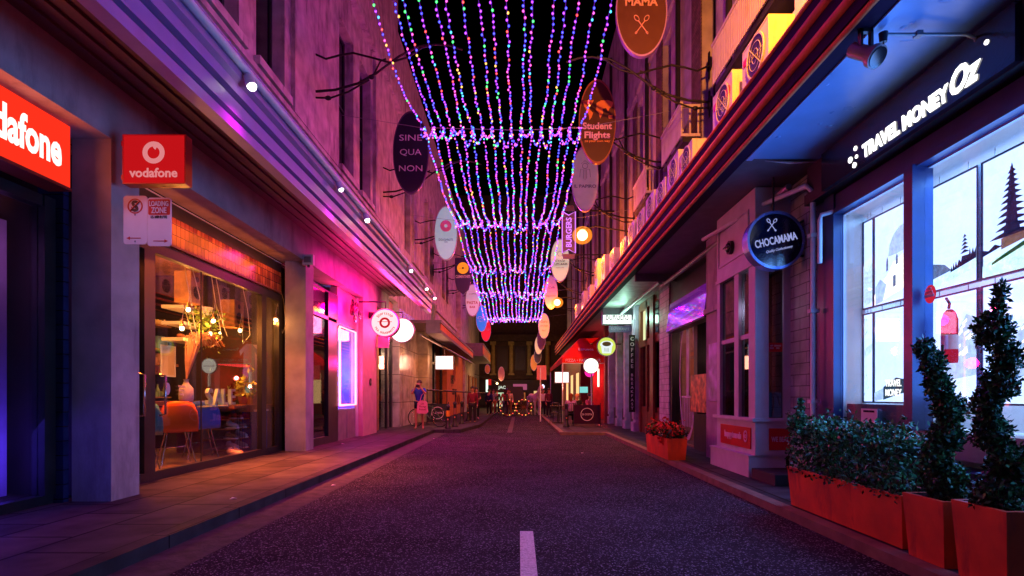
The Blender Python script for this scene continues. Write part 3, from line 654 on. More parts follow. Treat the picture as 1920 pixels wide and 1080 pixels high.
# ------------------------------------------------------------------ street lamps
M['sodium']=em('sodium_lamp_glow',(1,.62,.22),12,False)
M['lamphalo']=halo('lamp_halo',(1,.27,.02),2.2,.3)  # translucent shell that paints an orange glare halo round the bulb
def lamp(x,y,z,label,power,side=1,wall=4.4):
    t=thing('street_lamp',label,'street lamp',(x,y,z),'orange street lamps on wall arms')
    b=MB(); b.tube([(wall,y,z+.1),(x+.5*side,y,z+.35),(x,y,z+.2)],.03,8); b.cyl((x,y,z+.3),(x,y,z+.19),.05,.18,14); b.build('arm',M['dark'],t)
    b=MB(); b.ell((x,y,z),.2,n=14,m=10); b.build('lamp_bulb',M['sodium'],t)
    b=MB(); b.ell((x,y,z-.005),.38,.38,.33,20,14); b.build('lamp_halo',M['lamphalo'],t)
    light('POINT','lamp_glow',(x,y,z-.42),(1,.16,.0),power,.12,t)
t=thing('unseen_wall_lamp','orange wall floodlight on a long arm above the canopy, washing the balconies and signs','floodlight',(2.3,4.8,7.7))  # unseen orange lamp, shaped as a floodlight to keep its light off the road
b=MB(); b.tube([(4.4,4.8,7.9),(2.9,4.8,8.1),(2.3,4.8,7.8)],.03,8); b.cyl((2.2,4.6,7.8),(2.32,4.9,7.7),.14,.17,14); b.build('housing',M['dark'],t)
b=MB(); b.cyl((2.322,4.905,7.698),(2.325,4.912,7.696),.15,.15,14); b.build('lens',M['sodium'],t)
from mathutils import Vector as _V
for aim,pw,cone,col_ in (((4.1,11.5,6.4),4200,100,(1,.27,.01)),((2.4,14,9.5),500,50,(1,.3,.06))):
    q=(_V(aim)-_V((2.34,4.98,7.68))).to_track_quat('-Z','Y').to_euler(); light('SPOT','flood_beam',(2.34,4.98,7.68),col_,pw,.08,t,rot=q,spot=cone,blend=.9)
lamp(2.42,21.7,7.42,'large glaring orange street lamp beside the ribbon shaped sign',1000*PS)
lamp(2.42,36,7.2,'smaller glaring orange street lamp farther along, beside the pink oval sign',750*PS)
lamp(-3.2,-6,8.5,'orange street lamp behind the viewpoint on the left wall',35*PS,-1,-4.5)

# ------------------------------------------------------------------ wrought iron brackets and oval signs
def bracket(x,y,z,s,label,reach=2.7):
    t=thing('sign_bracket',label,'bracket',(x,y,z),'wrought iron sign brackets')
    b=MB()
    for zc in (z+.45,z-.45):
        b.cyl((x,y,zc),(x+.03*s,y,zc),.16,.16,10); b.prism((x+.015*s,y,zc),(1,0,0),(0,0,1),[(-.015,-.3),(.015,-.3),(.02,0),(.015,.3),(-.015,.3)],.08)
    b.build('wall_plate',M['iron'],t)
    k=reach/2.7
    b=MB()
    b.tube([(x+s*a*k,y,z+c) for a,c in ((0.03,.42),(.3,.3),(.6,.38),(.9,.43),(1.3,.33),(1.7,.22),(2.1,.33),(2.4,.55),(2.7,.62),(3.0,.6),(3.3,.5))],.023,7)
    b.tube([(x+s*a*k,y,z+c) for a,c in ((0.03,-.42),(.5,-.38),(1.0,-.24),(1.4,-.02),(1.9,.35),(2.3,.56),(2.6,.62))],.027,7)
    b.tube([(x+s*a*k,y,z+c) for a,c in ((0.03,-.55),(.4,-.56),(.8,-.42),(1.25,-.16))],.021,6)
    b.tube([(x+s*a*k,y,z+c) for a,c in ((1.35,-.05),(1.5,.25),(1.62,.3))],.02,6)
    b.ell((x+s*1.1*k,y,z-.21),.07,.05,.05,8,6); b.ell((x+s*1.3*k,y,z-.1),.07,.05,.05,8,6); b.ell((x+s*.35*k,y,z-.56),.08,.05,.05,8,6)
    b.build('scrolled_arm',M['iron'],t)
    return t
ords=['first','second','third','fourth','fifth','sixth','seventh','eighth']
for i,y in enumerate((12.5,18.7,24.4,30.1,36.3,42.4)):
    bracket(-4.54,y,7.45+1.3-.35,1,['large empty iron bracket on the left facade, nearest','iron bracket carrying the dark oval sign with white capitals','iron bracket carrying the pale teal oval sign','iron bracket behind the navy shield sign with an orange disc','iron bracket of the pale pink pasta oval','iron bracket of the bright blue oval'][i])
for i,y in enumerate((13.05,16.45,21.6,31.2,37.2,44.2)):
    bracket(4.39,y,8.45,-1,['iron bracket carrying the brown oval sign with crossed spoons','iron bracket carrying the oval sign with a world map','iron bracket carrying the rose oval below the map sign','iron bracket of the cream cupcake oval','iron bracket of the pink oval next to the smaller lamp','iron bracket of the tall orange oval'][i])
def paint(n,c,r=.4): 
    if n not in M: M[n]=mat(n,c,r,var=.08,bump=.03,bscale=20)
    return M[n]
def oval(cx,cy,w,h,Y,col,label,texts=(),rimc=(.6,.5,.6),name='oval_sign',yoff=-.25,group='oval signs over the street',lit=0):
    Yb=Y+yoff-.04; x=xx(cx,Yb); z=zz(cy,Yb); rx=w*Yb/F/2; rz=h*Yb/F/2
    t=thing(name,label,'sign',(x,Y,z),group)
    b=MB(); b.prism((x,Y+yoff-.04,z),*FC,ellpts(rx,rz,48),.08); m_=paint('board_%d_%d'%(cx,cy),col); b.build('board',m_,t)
    if lit: pr=m_.node_tree.nodes['Principled BSDF']; pr.inputs['Emission Color'].default_value=[*col,1]; pr.inputs['Emission Strength'].default_value=lit  # self-glow added to the board colour in place of light falling on it
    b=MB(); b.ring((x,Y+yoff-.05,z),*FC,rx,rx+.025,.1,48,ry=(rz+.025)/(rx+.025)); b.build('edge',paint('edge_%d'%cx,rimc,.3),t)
    b=MB(); b.tube([(x,Y+yoff-.0,z+rz*.25),(x,Y+.02,z+rz*.2)],.03,6); b.tube([(x,Y+yoff+.0,z-rz*.2),(x,Y+.02,z-rz*.2)],.03,6); b.build('hanger',M['iron'],t)
    for (tx,size,dx,dy,c,kw) in texts: text(tx,size,(x+dx,Y+yoff-.04,z+dy),FC,paint('ink_%.2f_%.2f_%.2f'%c,c),t,**kw)
    return t,x,Y+yoff-.04,z,rx,rz
WH=(.8,.8,.82)
S=oval(770,286,64,152,18.3,(.015,.015,.05),'tall dark navy oval sign with white serif capitals on the left',[('SINE',.27,0,.47,WH,{'width':.72}),('QUA',.27,0,0,WH,{'width':.68}),('NON',.27,0,-.5,WH,{'width':.74})],rimc=(.1,.05,.15))
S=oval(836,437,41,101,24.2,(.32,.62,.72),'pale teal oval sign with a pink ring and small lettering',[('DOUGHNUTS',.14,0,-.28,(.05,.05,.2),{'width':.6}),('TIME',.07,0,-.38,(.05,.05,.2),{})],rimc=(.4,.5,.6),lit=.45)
b=MB(); b.ring((S[1],S[2]-.01,S[3]+.3),*FC,.07,.24,.012); b.build('emblem_ring',paint('pink_ring',(.8,.3,.65)),S[0])
t=thing('shield_sign','navy shield shaped sign with an orange disc and white lettering','sign',(xx(869,29.9),29.6,zz(520,29.9)),'oval signs over the street')
x,z,Y=xx(869,29.9),zz(520,29.9),29.6
b=MB(); b.prism((x,Y,z),*FC,[(-.42,.95),(.42,.95),(.42,.1),(.40,-.3),(.3,-.7),(0,-.95),(-.3,-.7),(-.40,-.3),(-.42,.1)],.08); b.build('board',paint('navy_board',(.03,.02,.09)),t)
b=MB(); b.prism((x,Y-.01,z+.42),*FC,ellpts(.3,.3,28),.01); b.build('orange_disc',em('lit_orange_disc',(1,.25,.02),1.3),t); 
b=MB(); b.box(x-.2,x+.2,Y-.02,Y-.01,z+.405,z+.42); b.ell((x,Y-.015,z+.42),.05,.01,.05); b.build('disc_mark',M['ink'],t)
text("CLEMENTINE'S",.2,(x,Y,z-.02),FC,M['white'],t,bold=.02,width=.76)
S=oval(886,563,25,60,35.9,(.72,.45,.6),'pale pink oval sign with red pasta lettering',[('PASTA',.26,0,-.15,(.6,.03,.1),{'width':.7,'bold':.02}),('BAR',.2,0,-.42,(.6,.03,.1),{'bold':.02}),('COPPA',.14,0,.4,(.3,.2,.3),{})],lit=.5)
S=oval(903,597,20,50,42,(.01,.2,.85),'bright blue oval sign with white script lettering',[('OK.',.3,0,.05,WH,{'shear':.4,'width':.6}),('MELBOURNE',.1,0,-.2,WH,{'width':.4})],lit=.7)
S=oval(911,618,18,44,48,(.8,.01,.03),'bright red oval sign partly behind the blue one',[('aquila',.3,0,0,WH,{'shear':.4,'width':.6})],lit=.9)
S=oval(1203,20,92,168,12.85,(.13,.055,.025),'large brown oval sign with crossed spoons, overhead',[('CHOCA',.23,0,.47,(.8,.4,.2),{'bold':.03,'width':.8}),('MAMA',.25,0,.2,(.8,.45,.25),{'bold':.03,'width':.72})],rimc=(.5,.3,.5))
def spoons(t,x,Y,z,s,m):
    b=MB()
    for d in (1,-1):
        b.tube([(x-.12*s*d,Y-.008,z-.16*s),(x+.07*s*d,Y-.008,z+.1*s)],.013*s,5)
        u=Vector((.59*d,0,.81)); v=Vector((.81*d,0,-.59)); 
        if d<0: v=-v
        b.ring((x+.11*s*d,Y-.004,z+.16*s),u,v,.06*s,.08*s,.01,16,ry=.62)
        b.ring((x-.12*s*d,Y-.004,z-.16*s),u,v,.02*s,.035*s,.01,12,ry=.7)
    b.build('crossed_spoons',m,t)
spoons(S[0],S[1],S[2],S[3]-.33,1.0,paint('spoon_gold',(.8,.42,.25)))
S=oval(1120,228,66,155,16.2,(.10,.04,.012),'brown oval sign with an orange world map and pink white words',[('Student',.25,0,-.12,(.85,.5,.5),{'bold':.03,'width':.82}),('Flights',.25,0,-.4,(.85,.5,.5),{'bold':.03,'width':.72}),('go your own way',.09,.0,-.56,(.9,.35,.05),{'bold':.02,'width':.72})],rimc=(.4,.15,.05))
wm=[[(-.42,.55),(-.1,.58),(-.16,.45),(-.24,.38),(-.2,.3),(-.12,.22),(-.16,.1),(-.22,.02),(-.24,.16),(-.3,.28),(-.36,.4)],[(-.02,.5),(.1,.57),(.3,.58),(.44,.52),(.42,.4),(.34,.36),(.3,.26),(.24,.36),(.14,.34),(.16,.22),(.08,.06),(.04,.22),(-.04,.3)],[(.3,.14),(.42,.16),(.42,.06),(.32,.06)]]
b=MB()
for p in wm: b.prism((S[1],S[2]-.008,S[3]+.02),*FC,p,.01)
b.build('world_map',paint('map_orange',(.9,.32,.05)),S[0])
S=oval(1097,335,48,121,21.4,(.5,.3,.32),'rose oval sign with a drawn figure above thin capitals',lit=.25,texts=[('IL PAPIRO',.17,0,-.28,(.1,.05,.08),{'width':.82,'bold':.01})],rimc=(.6,.4,.6))
b=MB(); X_,Y_,Z_=S[1],S[2]-.006,S[3]+.35
b.tube([(X_-.14,Y_,Z_+.2),(X_,Y_,Z_+.32),(X_+.14,Y_,Z_+.2)],.008,4); b.ring((X_,Y_,Z_+.12),*FC,.09,.105,.006,18); b.tube([(X_-.2,Y_,Z_-.3),(X_-.17,Y_,Z_),(X_-.05,Y_,Z_-.02),(X_-.06,Y_,Z_-.35)],.008,4); b.tube([(X_+.2,Y_,Z_-.3),(X_+.17,Y_,Z_),(X_+.05,Y_,Z_-.02),(X_+.06,Y_,Z_-.35)],.008,4); b.tube([(X_,Y_,Z_),(X_,Y_,Z_-.4)],.008,4); b.build('line_drawing',paint('sepia_line',(.2,.08,.1)),S[0])
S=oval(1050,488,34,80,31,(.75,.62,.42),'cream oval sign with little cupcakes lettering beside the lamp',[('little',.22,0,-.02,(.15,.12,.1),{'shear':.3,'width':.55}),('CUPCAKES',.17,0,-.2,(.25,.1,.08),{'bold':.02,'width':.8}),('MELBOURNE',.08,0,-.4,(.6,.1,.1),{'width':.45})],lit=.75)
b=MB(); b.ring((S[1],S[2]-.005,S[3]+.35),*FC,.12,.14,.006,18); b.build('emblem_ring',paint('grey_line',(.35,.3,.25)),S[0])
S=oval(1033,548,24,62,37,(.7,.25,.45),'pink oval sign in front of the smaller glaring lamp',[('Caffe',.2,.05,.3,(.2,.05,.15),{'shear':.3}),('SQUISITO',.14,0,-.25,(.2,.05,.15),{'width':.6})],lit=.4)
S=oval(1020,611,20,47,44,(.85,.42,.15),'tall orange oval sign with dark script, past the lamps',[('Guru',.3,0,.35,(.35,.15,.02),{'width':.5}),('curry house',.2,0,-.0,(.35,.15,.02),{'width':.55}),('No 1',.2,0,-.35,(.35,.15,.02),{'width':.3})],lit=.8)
S=oval(1015,637,15,38,49,(.5,.2,.15),'brownish rose oval sign overlapping the orange one from below')
S=oval(1010,647,14,34,52,(.8,.5,.3),'cream edged oval sign peeping out behind the brownish rose one',lit=.6)
S=oval(1008,668,13,26,54,(.05,.03,.08),'dark violet small oval sign low in the far row on the right')
S=oval(1001,680,12,30,56,(.8,.2,.03),'orange small oval sign lowest in the far row on the right',lit=.6)
S=oval(940,701,11,26,50,(.5,.2,.25),'dull pink oval sign hanging alone low over the far left kerb')
S=oval(914,692,9,16,47,(.7,.3,.06),'small amber disc sign under the boxy far awning')
# ribbon sign
t=thing('ribbon_sign','dark ribbon shaped neon sign outlined in violet with upright lettering','sign',(xx(1066,26.2),26,zz(437,26.2)))
x,z=xx(1066,26.2),zz(437,26.2); pts=[(-.3,.95),(0,.78),(.3,.95),(.3,-.95),(0,-.78),(-.3,-.95)]
b=MB(); b.prism((x,26.1,z),*FC,pts,.1); b.prism((x,26.12,z+1.0),*FC,[(-.3,0),(.3,0),(.2,.25),(-.2,.25)],.06); b.prism((x,26.12,z-1.2),*FC,[(-.25,0),(.25,0),(.3,.22),(-.3,.22)],.06); b.build('board',M['soffitD'],t)
M['violetneon']=em('violet_neon',(.75,.2,1),1.6)
b=MB(); b.tube([(x+p[0],26.07,z+p[1]) for p in pts+pts[:2]],.022,5); b.build('neon_outline',M['violetneon'],t)
text('BURGERS',.36,(x,26.07,z),(Vector((0,0,1)),Vector((-1,0,0))),M['violetneon'],t,bold=.02,width=1.35)
b=MB(); b.tube([(4.39,26.2,z+1),(x,26.2,z+1.05)],.04,6); b.tube([(4.39,26.2,z-1.0),(x,26.2,z-1.0)],.03,6); tag(b.build('sign_bracket',M['iron']),'plain pair of iron bars holding the ribbon shaped neon sign','bracket')
# ------------------------------------------------------------------ air units and balconies over the right canopy
def air_unit(y,h=1.2,L=.85,x=3.2):
    """built at its base, fans towards the street"""
    t=thing('air_conditioner','x','air conditioner',(x+.17,y,5.0),'air conditioners on the canopy roof')
    b=MB(); b.box(x,x+.34,y,y+L,5.06,5.0+h); b.box(x+.05,x+.29,y+.1,y+.16,5.0,5.059); b.box(x+.05,x+.29,y+L-.16,y+L-.1,5.0,5.059); b.box(x-.005,x,y+.02,y+L-.02,5.0+h-.03,5.0+h-.01); b.box(x+.22,x+.3,y-.006,y,5.0+h-.32,5.0+h-.26); b.build('casing',M['acw'],t)
    for zc in ((5.0+h*.30,5.0+h*.74) if h>1 else (5.0+h*.5,)):
        b=MB(); b.ring((x-.012,y+L*.45,zc),*FR,.0,.27,.011,24); g=b.build('fan_recess',M['black'],t)
        b=MB(); b.ring((x-.022,y+L*.45,zc),*FR,.26,.285,.015,24); 
        for r in (.09,.18): b.ring((x-.02,y+L*.45,zc),*FR,r,r+.006,.004,20)
        for a in range(2): 
            an=a*math.pi/4; b.tube([(x-.018,y+L*.45-.27*math.cos(an),zc-.27*math.sin(an)),(x-.018,y+L*.45+.27*math.cos(an),zc+.27*math.sin(an))],.005,4)
        b.build('grille',M['acw'],g)
    b=MB(); b.box(x-.006,x,y+L*.82,y+L*.95,5.0+h-.25,5.0+h-.15); b.build('badge',M['red'],t)
    return t
aul=['big air conditioner nearest the viewer, dark fan and warm lit end panel','air conditioner with a round red badge, second along the canopy','low air conditioner below the second slatted balcony','air conditioner just past the low one, under the second balcony','white air conditioner with its fan facing out, midway along the row','air conditioner in the row behind the canopy rib, below the map sign','slim air conditioner past the map sign bracket','small air conditioner before the third balcony','air conditioner under the third balcony','air conditioner standing beyond the third balcony','air conditioner glowing orange near the first visible lamp','air conditioner next to the big glaring lamp','air conditioner with a lit edge beyond the big lamp','distant air conditioner near the smaller lamp','last small air conditioner visible along the canopy']
hs=[1.2,1.2,1.05,1.25,1.1,1.2,1.15,1.2,1.1,1.3,1.6,1.9,1.3,1.5,1.4]
for i,y in enumerate((7.3,8.54,10.5,11.42,12.45,13.5,14.6,15.8,17.1,19.2,21.3,23.2,25.6,28.2,31.5)):
    t=air_unit(y,hs[i]); t['label']=aul[i]
b=MB(); b.prism((3.19,8.68,5.95),*FR,ellpts(.1,.1,20),.008); o=b.build('round_badge',M['red'],None)
u=[o2 for o2 in COL.objects if o2.get('label')==aul[1]][0]; bpy.data.objects.remove(o)
b=MB(); b.prism((3.185,8.70,5.95),*FR,ellpts(.09,.09,20),.008); b.build('round_badge',M['red'],u); text('LG',.14,(3.188,8.86,5.78),FR,M['grey'],u,bold=.02)
def balcony(y0,y1,label,z0=7.55,z1=8.32,x=3.9):
    t=thing('balcony',label,'balcony',(4.4,y0,z0),'slatted balconies on the right facade')
    b=MB(); n=int((y1-y0)/.085)
    for i in range(n): yy=y0+(y1-y0)*i/n; b.box(x,x+.03,yy,yy+.058,z0,z1)
    b.build('slats',M['acw'],t)
    b=MB()
    b.box(x-.02,x+.05,y0,y1,z1+.001,z1+.06); b.box(x+.031,x+.06,y0,y1,z0+.1,z0+.16); b.box(x+.031,4.39,y0,y0+.05,z1-.06,z1); b.box(x+.031,4.39,y0,y0+.05,z0,z0+.07)
    b.box(x+.2,x+.24,y0+.0,y0+.04,z0+.07,z1-.06); b.box(4.3,4.34,y0,y0+.04,z0+.07,z1-.06); b.build('rail',M['acw'],t)
    b=MB(); b.box(x+.061,4.39,y0+.051,y1,z0-.12,z0-.001); b.build('floor_slab',M['dark'],t)
balcony(8.2,11.5,'large orange lit slatted balcony right above the first air conditioners')
balcony(13.7,15.6,'second, smaller slatted balcony, lit pink and orange, farther along')
balcony(17.5,19.4,'third slatted balcony, dim and farthest along the facade')
# yellow lit wall piece with louvre slots near the top right corner
t=thing('plant_screen','yellow lit rendered screen wall with three dark slots over the nearest air conditioner','screen wall',(4.0,6.4,5))
b=MB(); wallgrid(b,3.95,4.3,5.9,8.15,5.02,9.6,[(7.35,7.45,6.9,7.3),(7.6,7.7,6.9,7.3),(7.85,7.95,6.9,7.3)]); b.box(3.86,3.949,5.9,8.15,6.6,6.7); b.build('wall',M['offwhite'],t)
b=MB(); b.box(4.15,4.2,7.3,8.0,6.85,7.35); b.build('slot_backing',M['black'],t)
# floodlight on the right canopy edge
t=thing('floodlight','grey floodlight hanging under the right canopy edge with a looping cable','floodlight',(0,0,0)); FLD=t
b=MB(); b.cyl((2.86,4.66,4.20),(2.98,4.42,3.98),.085,.085,20); b.cyl((2.965,4.45,4.007),(2.99,4.40,3.96),.125,.13,20); b.build('housing',mat('floodlight_grey',(.22,.2,.22),.35,metal=.3),t)
b=MB(); b.cyl((2.991,4.398,3.958),(2.995,4.39,3.95),.11,.11,20); b.build('lens',M['darkglass'],t)
b=MB(); b.box(2.86,2.89,4.5,4.56,4.12,4.37); b.box(2.98,3.01,4.5,4.56,4.12,4.37); b.box(2.86,3.01,4.5,4.56,4.32,4.36); b.build('yoke',M['dark'],t)
b=MB(); b.cyl((3.12,4.5,4.30),(3.12,4.5,4.19),.05,.04,12); b.build('junction_box',M['dark'],t)
b=MB(); b.tube([(3.12,4.5,4.2),(3.13,4.49,4.08),(3.08,4.48,4.03),(3.02,4.49,4.1)],.008,5); b.build('cable',M['black'],t); FLD.scale=(.72,.72,.72); FLD.location=(2.85-.72*2.86,4.78-.72*4.55,4.375-.72*4.37)
b=MB(); b.tube([(3.04,4.74,4.31),(3.72,4.74,4.31),(3.8,4.74,4.28),(3.85,4.74,4.15)],.014,8); b.box(3.3,3.35,4.71,4.77,4.29,4.33); tag(b.build('conduit_pipe',M['grey']),'thin dark pipe running across the blue soffit from the floodlight to the wall','pipe')
# soffit peeling paint flap
b=MB(); b.add([(3.2,7.42,4.36),(3.55,7.40,4.33),(3.9,7.45,4.36),(3.6,7.55,4.375)],[(0,1,2,3)]); b.add([(3.2,7.42,4.365),(3.55,7.40,4.335),(3.9,7.45,4.365),(3.6,7.55,4.378)],[(0,1,2,3)])
tag(b.build('paint_flap',M['white']),'peeling white flap of paint hanging from the soffit joint','paint flap')
# downpipe and black small items by the brick pilaster
b=MB(); b.tube([(3.9,7.55,.1),(3.9,7.55,4.0),(3.86,7.65,4.12),(3.6,8.4,4.12),(3.3,10.2,4.1)],.035,10); 
for z in (1.2,2.4,3.4): b.box(3.85,3.97,7.5,7.6,z,z+.05)
tag(b.build('downpipe',M['white']),'pale downpipe bending over at the top between brick pilaster and blue window frame','pipe')
b=MB(); b.tube([(3.86,7.3,3.0),(3.86,7.3,3.55),(3.88,7.3,3.62),(4.0,7.22,3.64)],.03,8); tag(b.build('short_pipe',M['white']),'short pale pipe stub turning into the blue frame beside the downpipe','pipe')
# glossy sign box reflecting the lights
t=thing('sign_box','glossy blank violet sign box mirroring the fairy lights over the black shopfront','sign',(3.7,12.8,3.2))
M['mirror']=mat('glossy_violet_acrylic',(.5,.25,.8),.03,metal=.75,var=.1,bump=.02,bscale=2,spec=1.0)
_b=M['mirror'].node_tree.nodes['Principled BSDF']; _b.inputs['Coat Weight'].default_value=1; _b.inputs['Emission Color'].default_value=(.30,.02,.62,1); _b.inputs['Emission Strength'].default_value=.35  # violet glow added to the face for reflected light
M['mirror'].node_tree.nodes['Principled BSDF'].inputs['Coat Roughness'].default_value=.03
b=MB(); b.prism((0,14.35,0),(1,0,0),(0,0,1),[(3.715,2.87),(3.97,2.87),(3.97,3.62),(3.815,3.62)],-2.95); b.build('casing',M['dark'],t)
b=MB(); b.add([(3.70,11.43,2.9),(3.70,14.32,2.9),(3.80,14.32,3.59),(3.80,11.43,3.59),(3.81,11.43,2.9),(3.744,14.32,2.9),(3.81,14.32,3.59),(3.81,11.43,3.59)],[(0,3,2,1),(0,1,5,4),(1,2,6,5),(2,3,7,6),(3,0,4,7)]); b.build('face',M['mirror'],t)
# travel money sign
M['signwhite']=em('white_sign_letters',(1,.97,.95),3)
t=thing('shop_fascia_sign','long black sign panel with glowing white slanted lettering and dots','sign',(3.84,5.7,4.1))
b=MB(); b.box(3.80,3.858,4.36,7.15,3.865,4.33); b.build('panel',mat('black_gloss_panel',(.012,.012,.02),.08,spec=.9),t)
text('TRAVEL MONEY',.20,(3.795,5.66,3.99),FR,M['signwhite'],t,bold=.045,width=1.26,shear=-.12)
text('Oz',.30,(3.795,4.84,4.03),FR,M['signwhite'],t,bold=.035,width=.33,shear=.25)
for yy,z,r in ((6.42,4.09,.026),(6.52,4.00,.034),(6.40,3.99,.02),(6.44,3.91,.03),(4.62,4.17,.02)):
    b=MB(); b.prism((3.79,yy,z),*FR,ellpts(r,r,14),.01); b.build('dot',M['signwhite'],t)
# disc sign of the chocolate shop
def disc_sign(cx,cy,r,Y,fm,label,name='disc_sign',thick=.1,rim=None,rimw=.03):
    x,z=xx(cx,Y),zz(cy,Y); rr=r*Y/F
    t=thing(name,label,'sign',(x,Y,z))
    b=MB(); b.prism((x,Y-thick/2,z),*FC,ellpts(rr,rr,48),thick); b.build('face',fm,t)
    if rim: b=MB(); b.ring((x,Y-thick/2-.012,z),*FC,rr-.005,rr+rimw,thick+.024,48); b.build('rim',rim,t)
    return t,x,Y-thick/2,z,rr
M['gloss_navy']=mat('glossy_navy_face',(.008,.01,.04),.06,spec=1)
M['bluelet']=em('blue_white_letters',(.45,.5,1),.75)
S=disc_sign(1450,453,50,8.0,M['gloss_navy'],'round glossy navy sign with blue letters hung beside the bay window',rim=mat('blue_rim',(.25,.35,.8),.25,metal=.5),thick=.16)
text('CHOCAMAMA',.15,(S[1],S[2],S[3]),(Vector((.97,0,.22)),Vector((-.22,0,.97))),M['bluelet'],S[0],bold=.02,width=.60,sx=.8)
text('Quality Confectionery',.05,(S[1]+.05,S[2],S[3]-.13),(Vector((.97,0,.22)),Vector((-.22,0,.97))),M['bluelet'],S[0],width=.38,shear=.4)
spoons(S[0],S[1]-.06,S[2],S[3]+.2,.42,M['bluelet'])
b=MB(); b.tube([(S[1]+.35,8,S[3]+.25),(4.02,8.0,S[3]+.3)],.02,6); b.tube([(S[1]+.35,8,S[3]-.2),(4.02,8.0,S[3]-.2)],.02,6); b.tube([(S[1],8,S[3]+.39),(S[1]-.0,8,4.37)],.015,6); tag(b.build('sign_bracket',M['iron']),'dark rods holding the round navy sign to the brick pilaster','bracket')
t=thing('bulkhead_lamp','black caged bulkhead lamp on the bay head beside the round navy sign','lamp',(3.45,8.85,3.52))
b=MB(); b.ell((3.44,9.3,3.72),.07,.1,.09,12,8); b.build('lens',M['darkglass'],t); b=MB(); b.ring((3.42,9.3,3.72),*FR,.09,.11,.06,16); b.tube([(3.37,9.2,3.72),(3.36,9.3,3.72),(3.37,9.4,3.72)],.01,4); b.build('cage',M['black'],t)
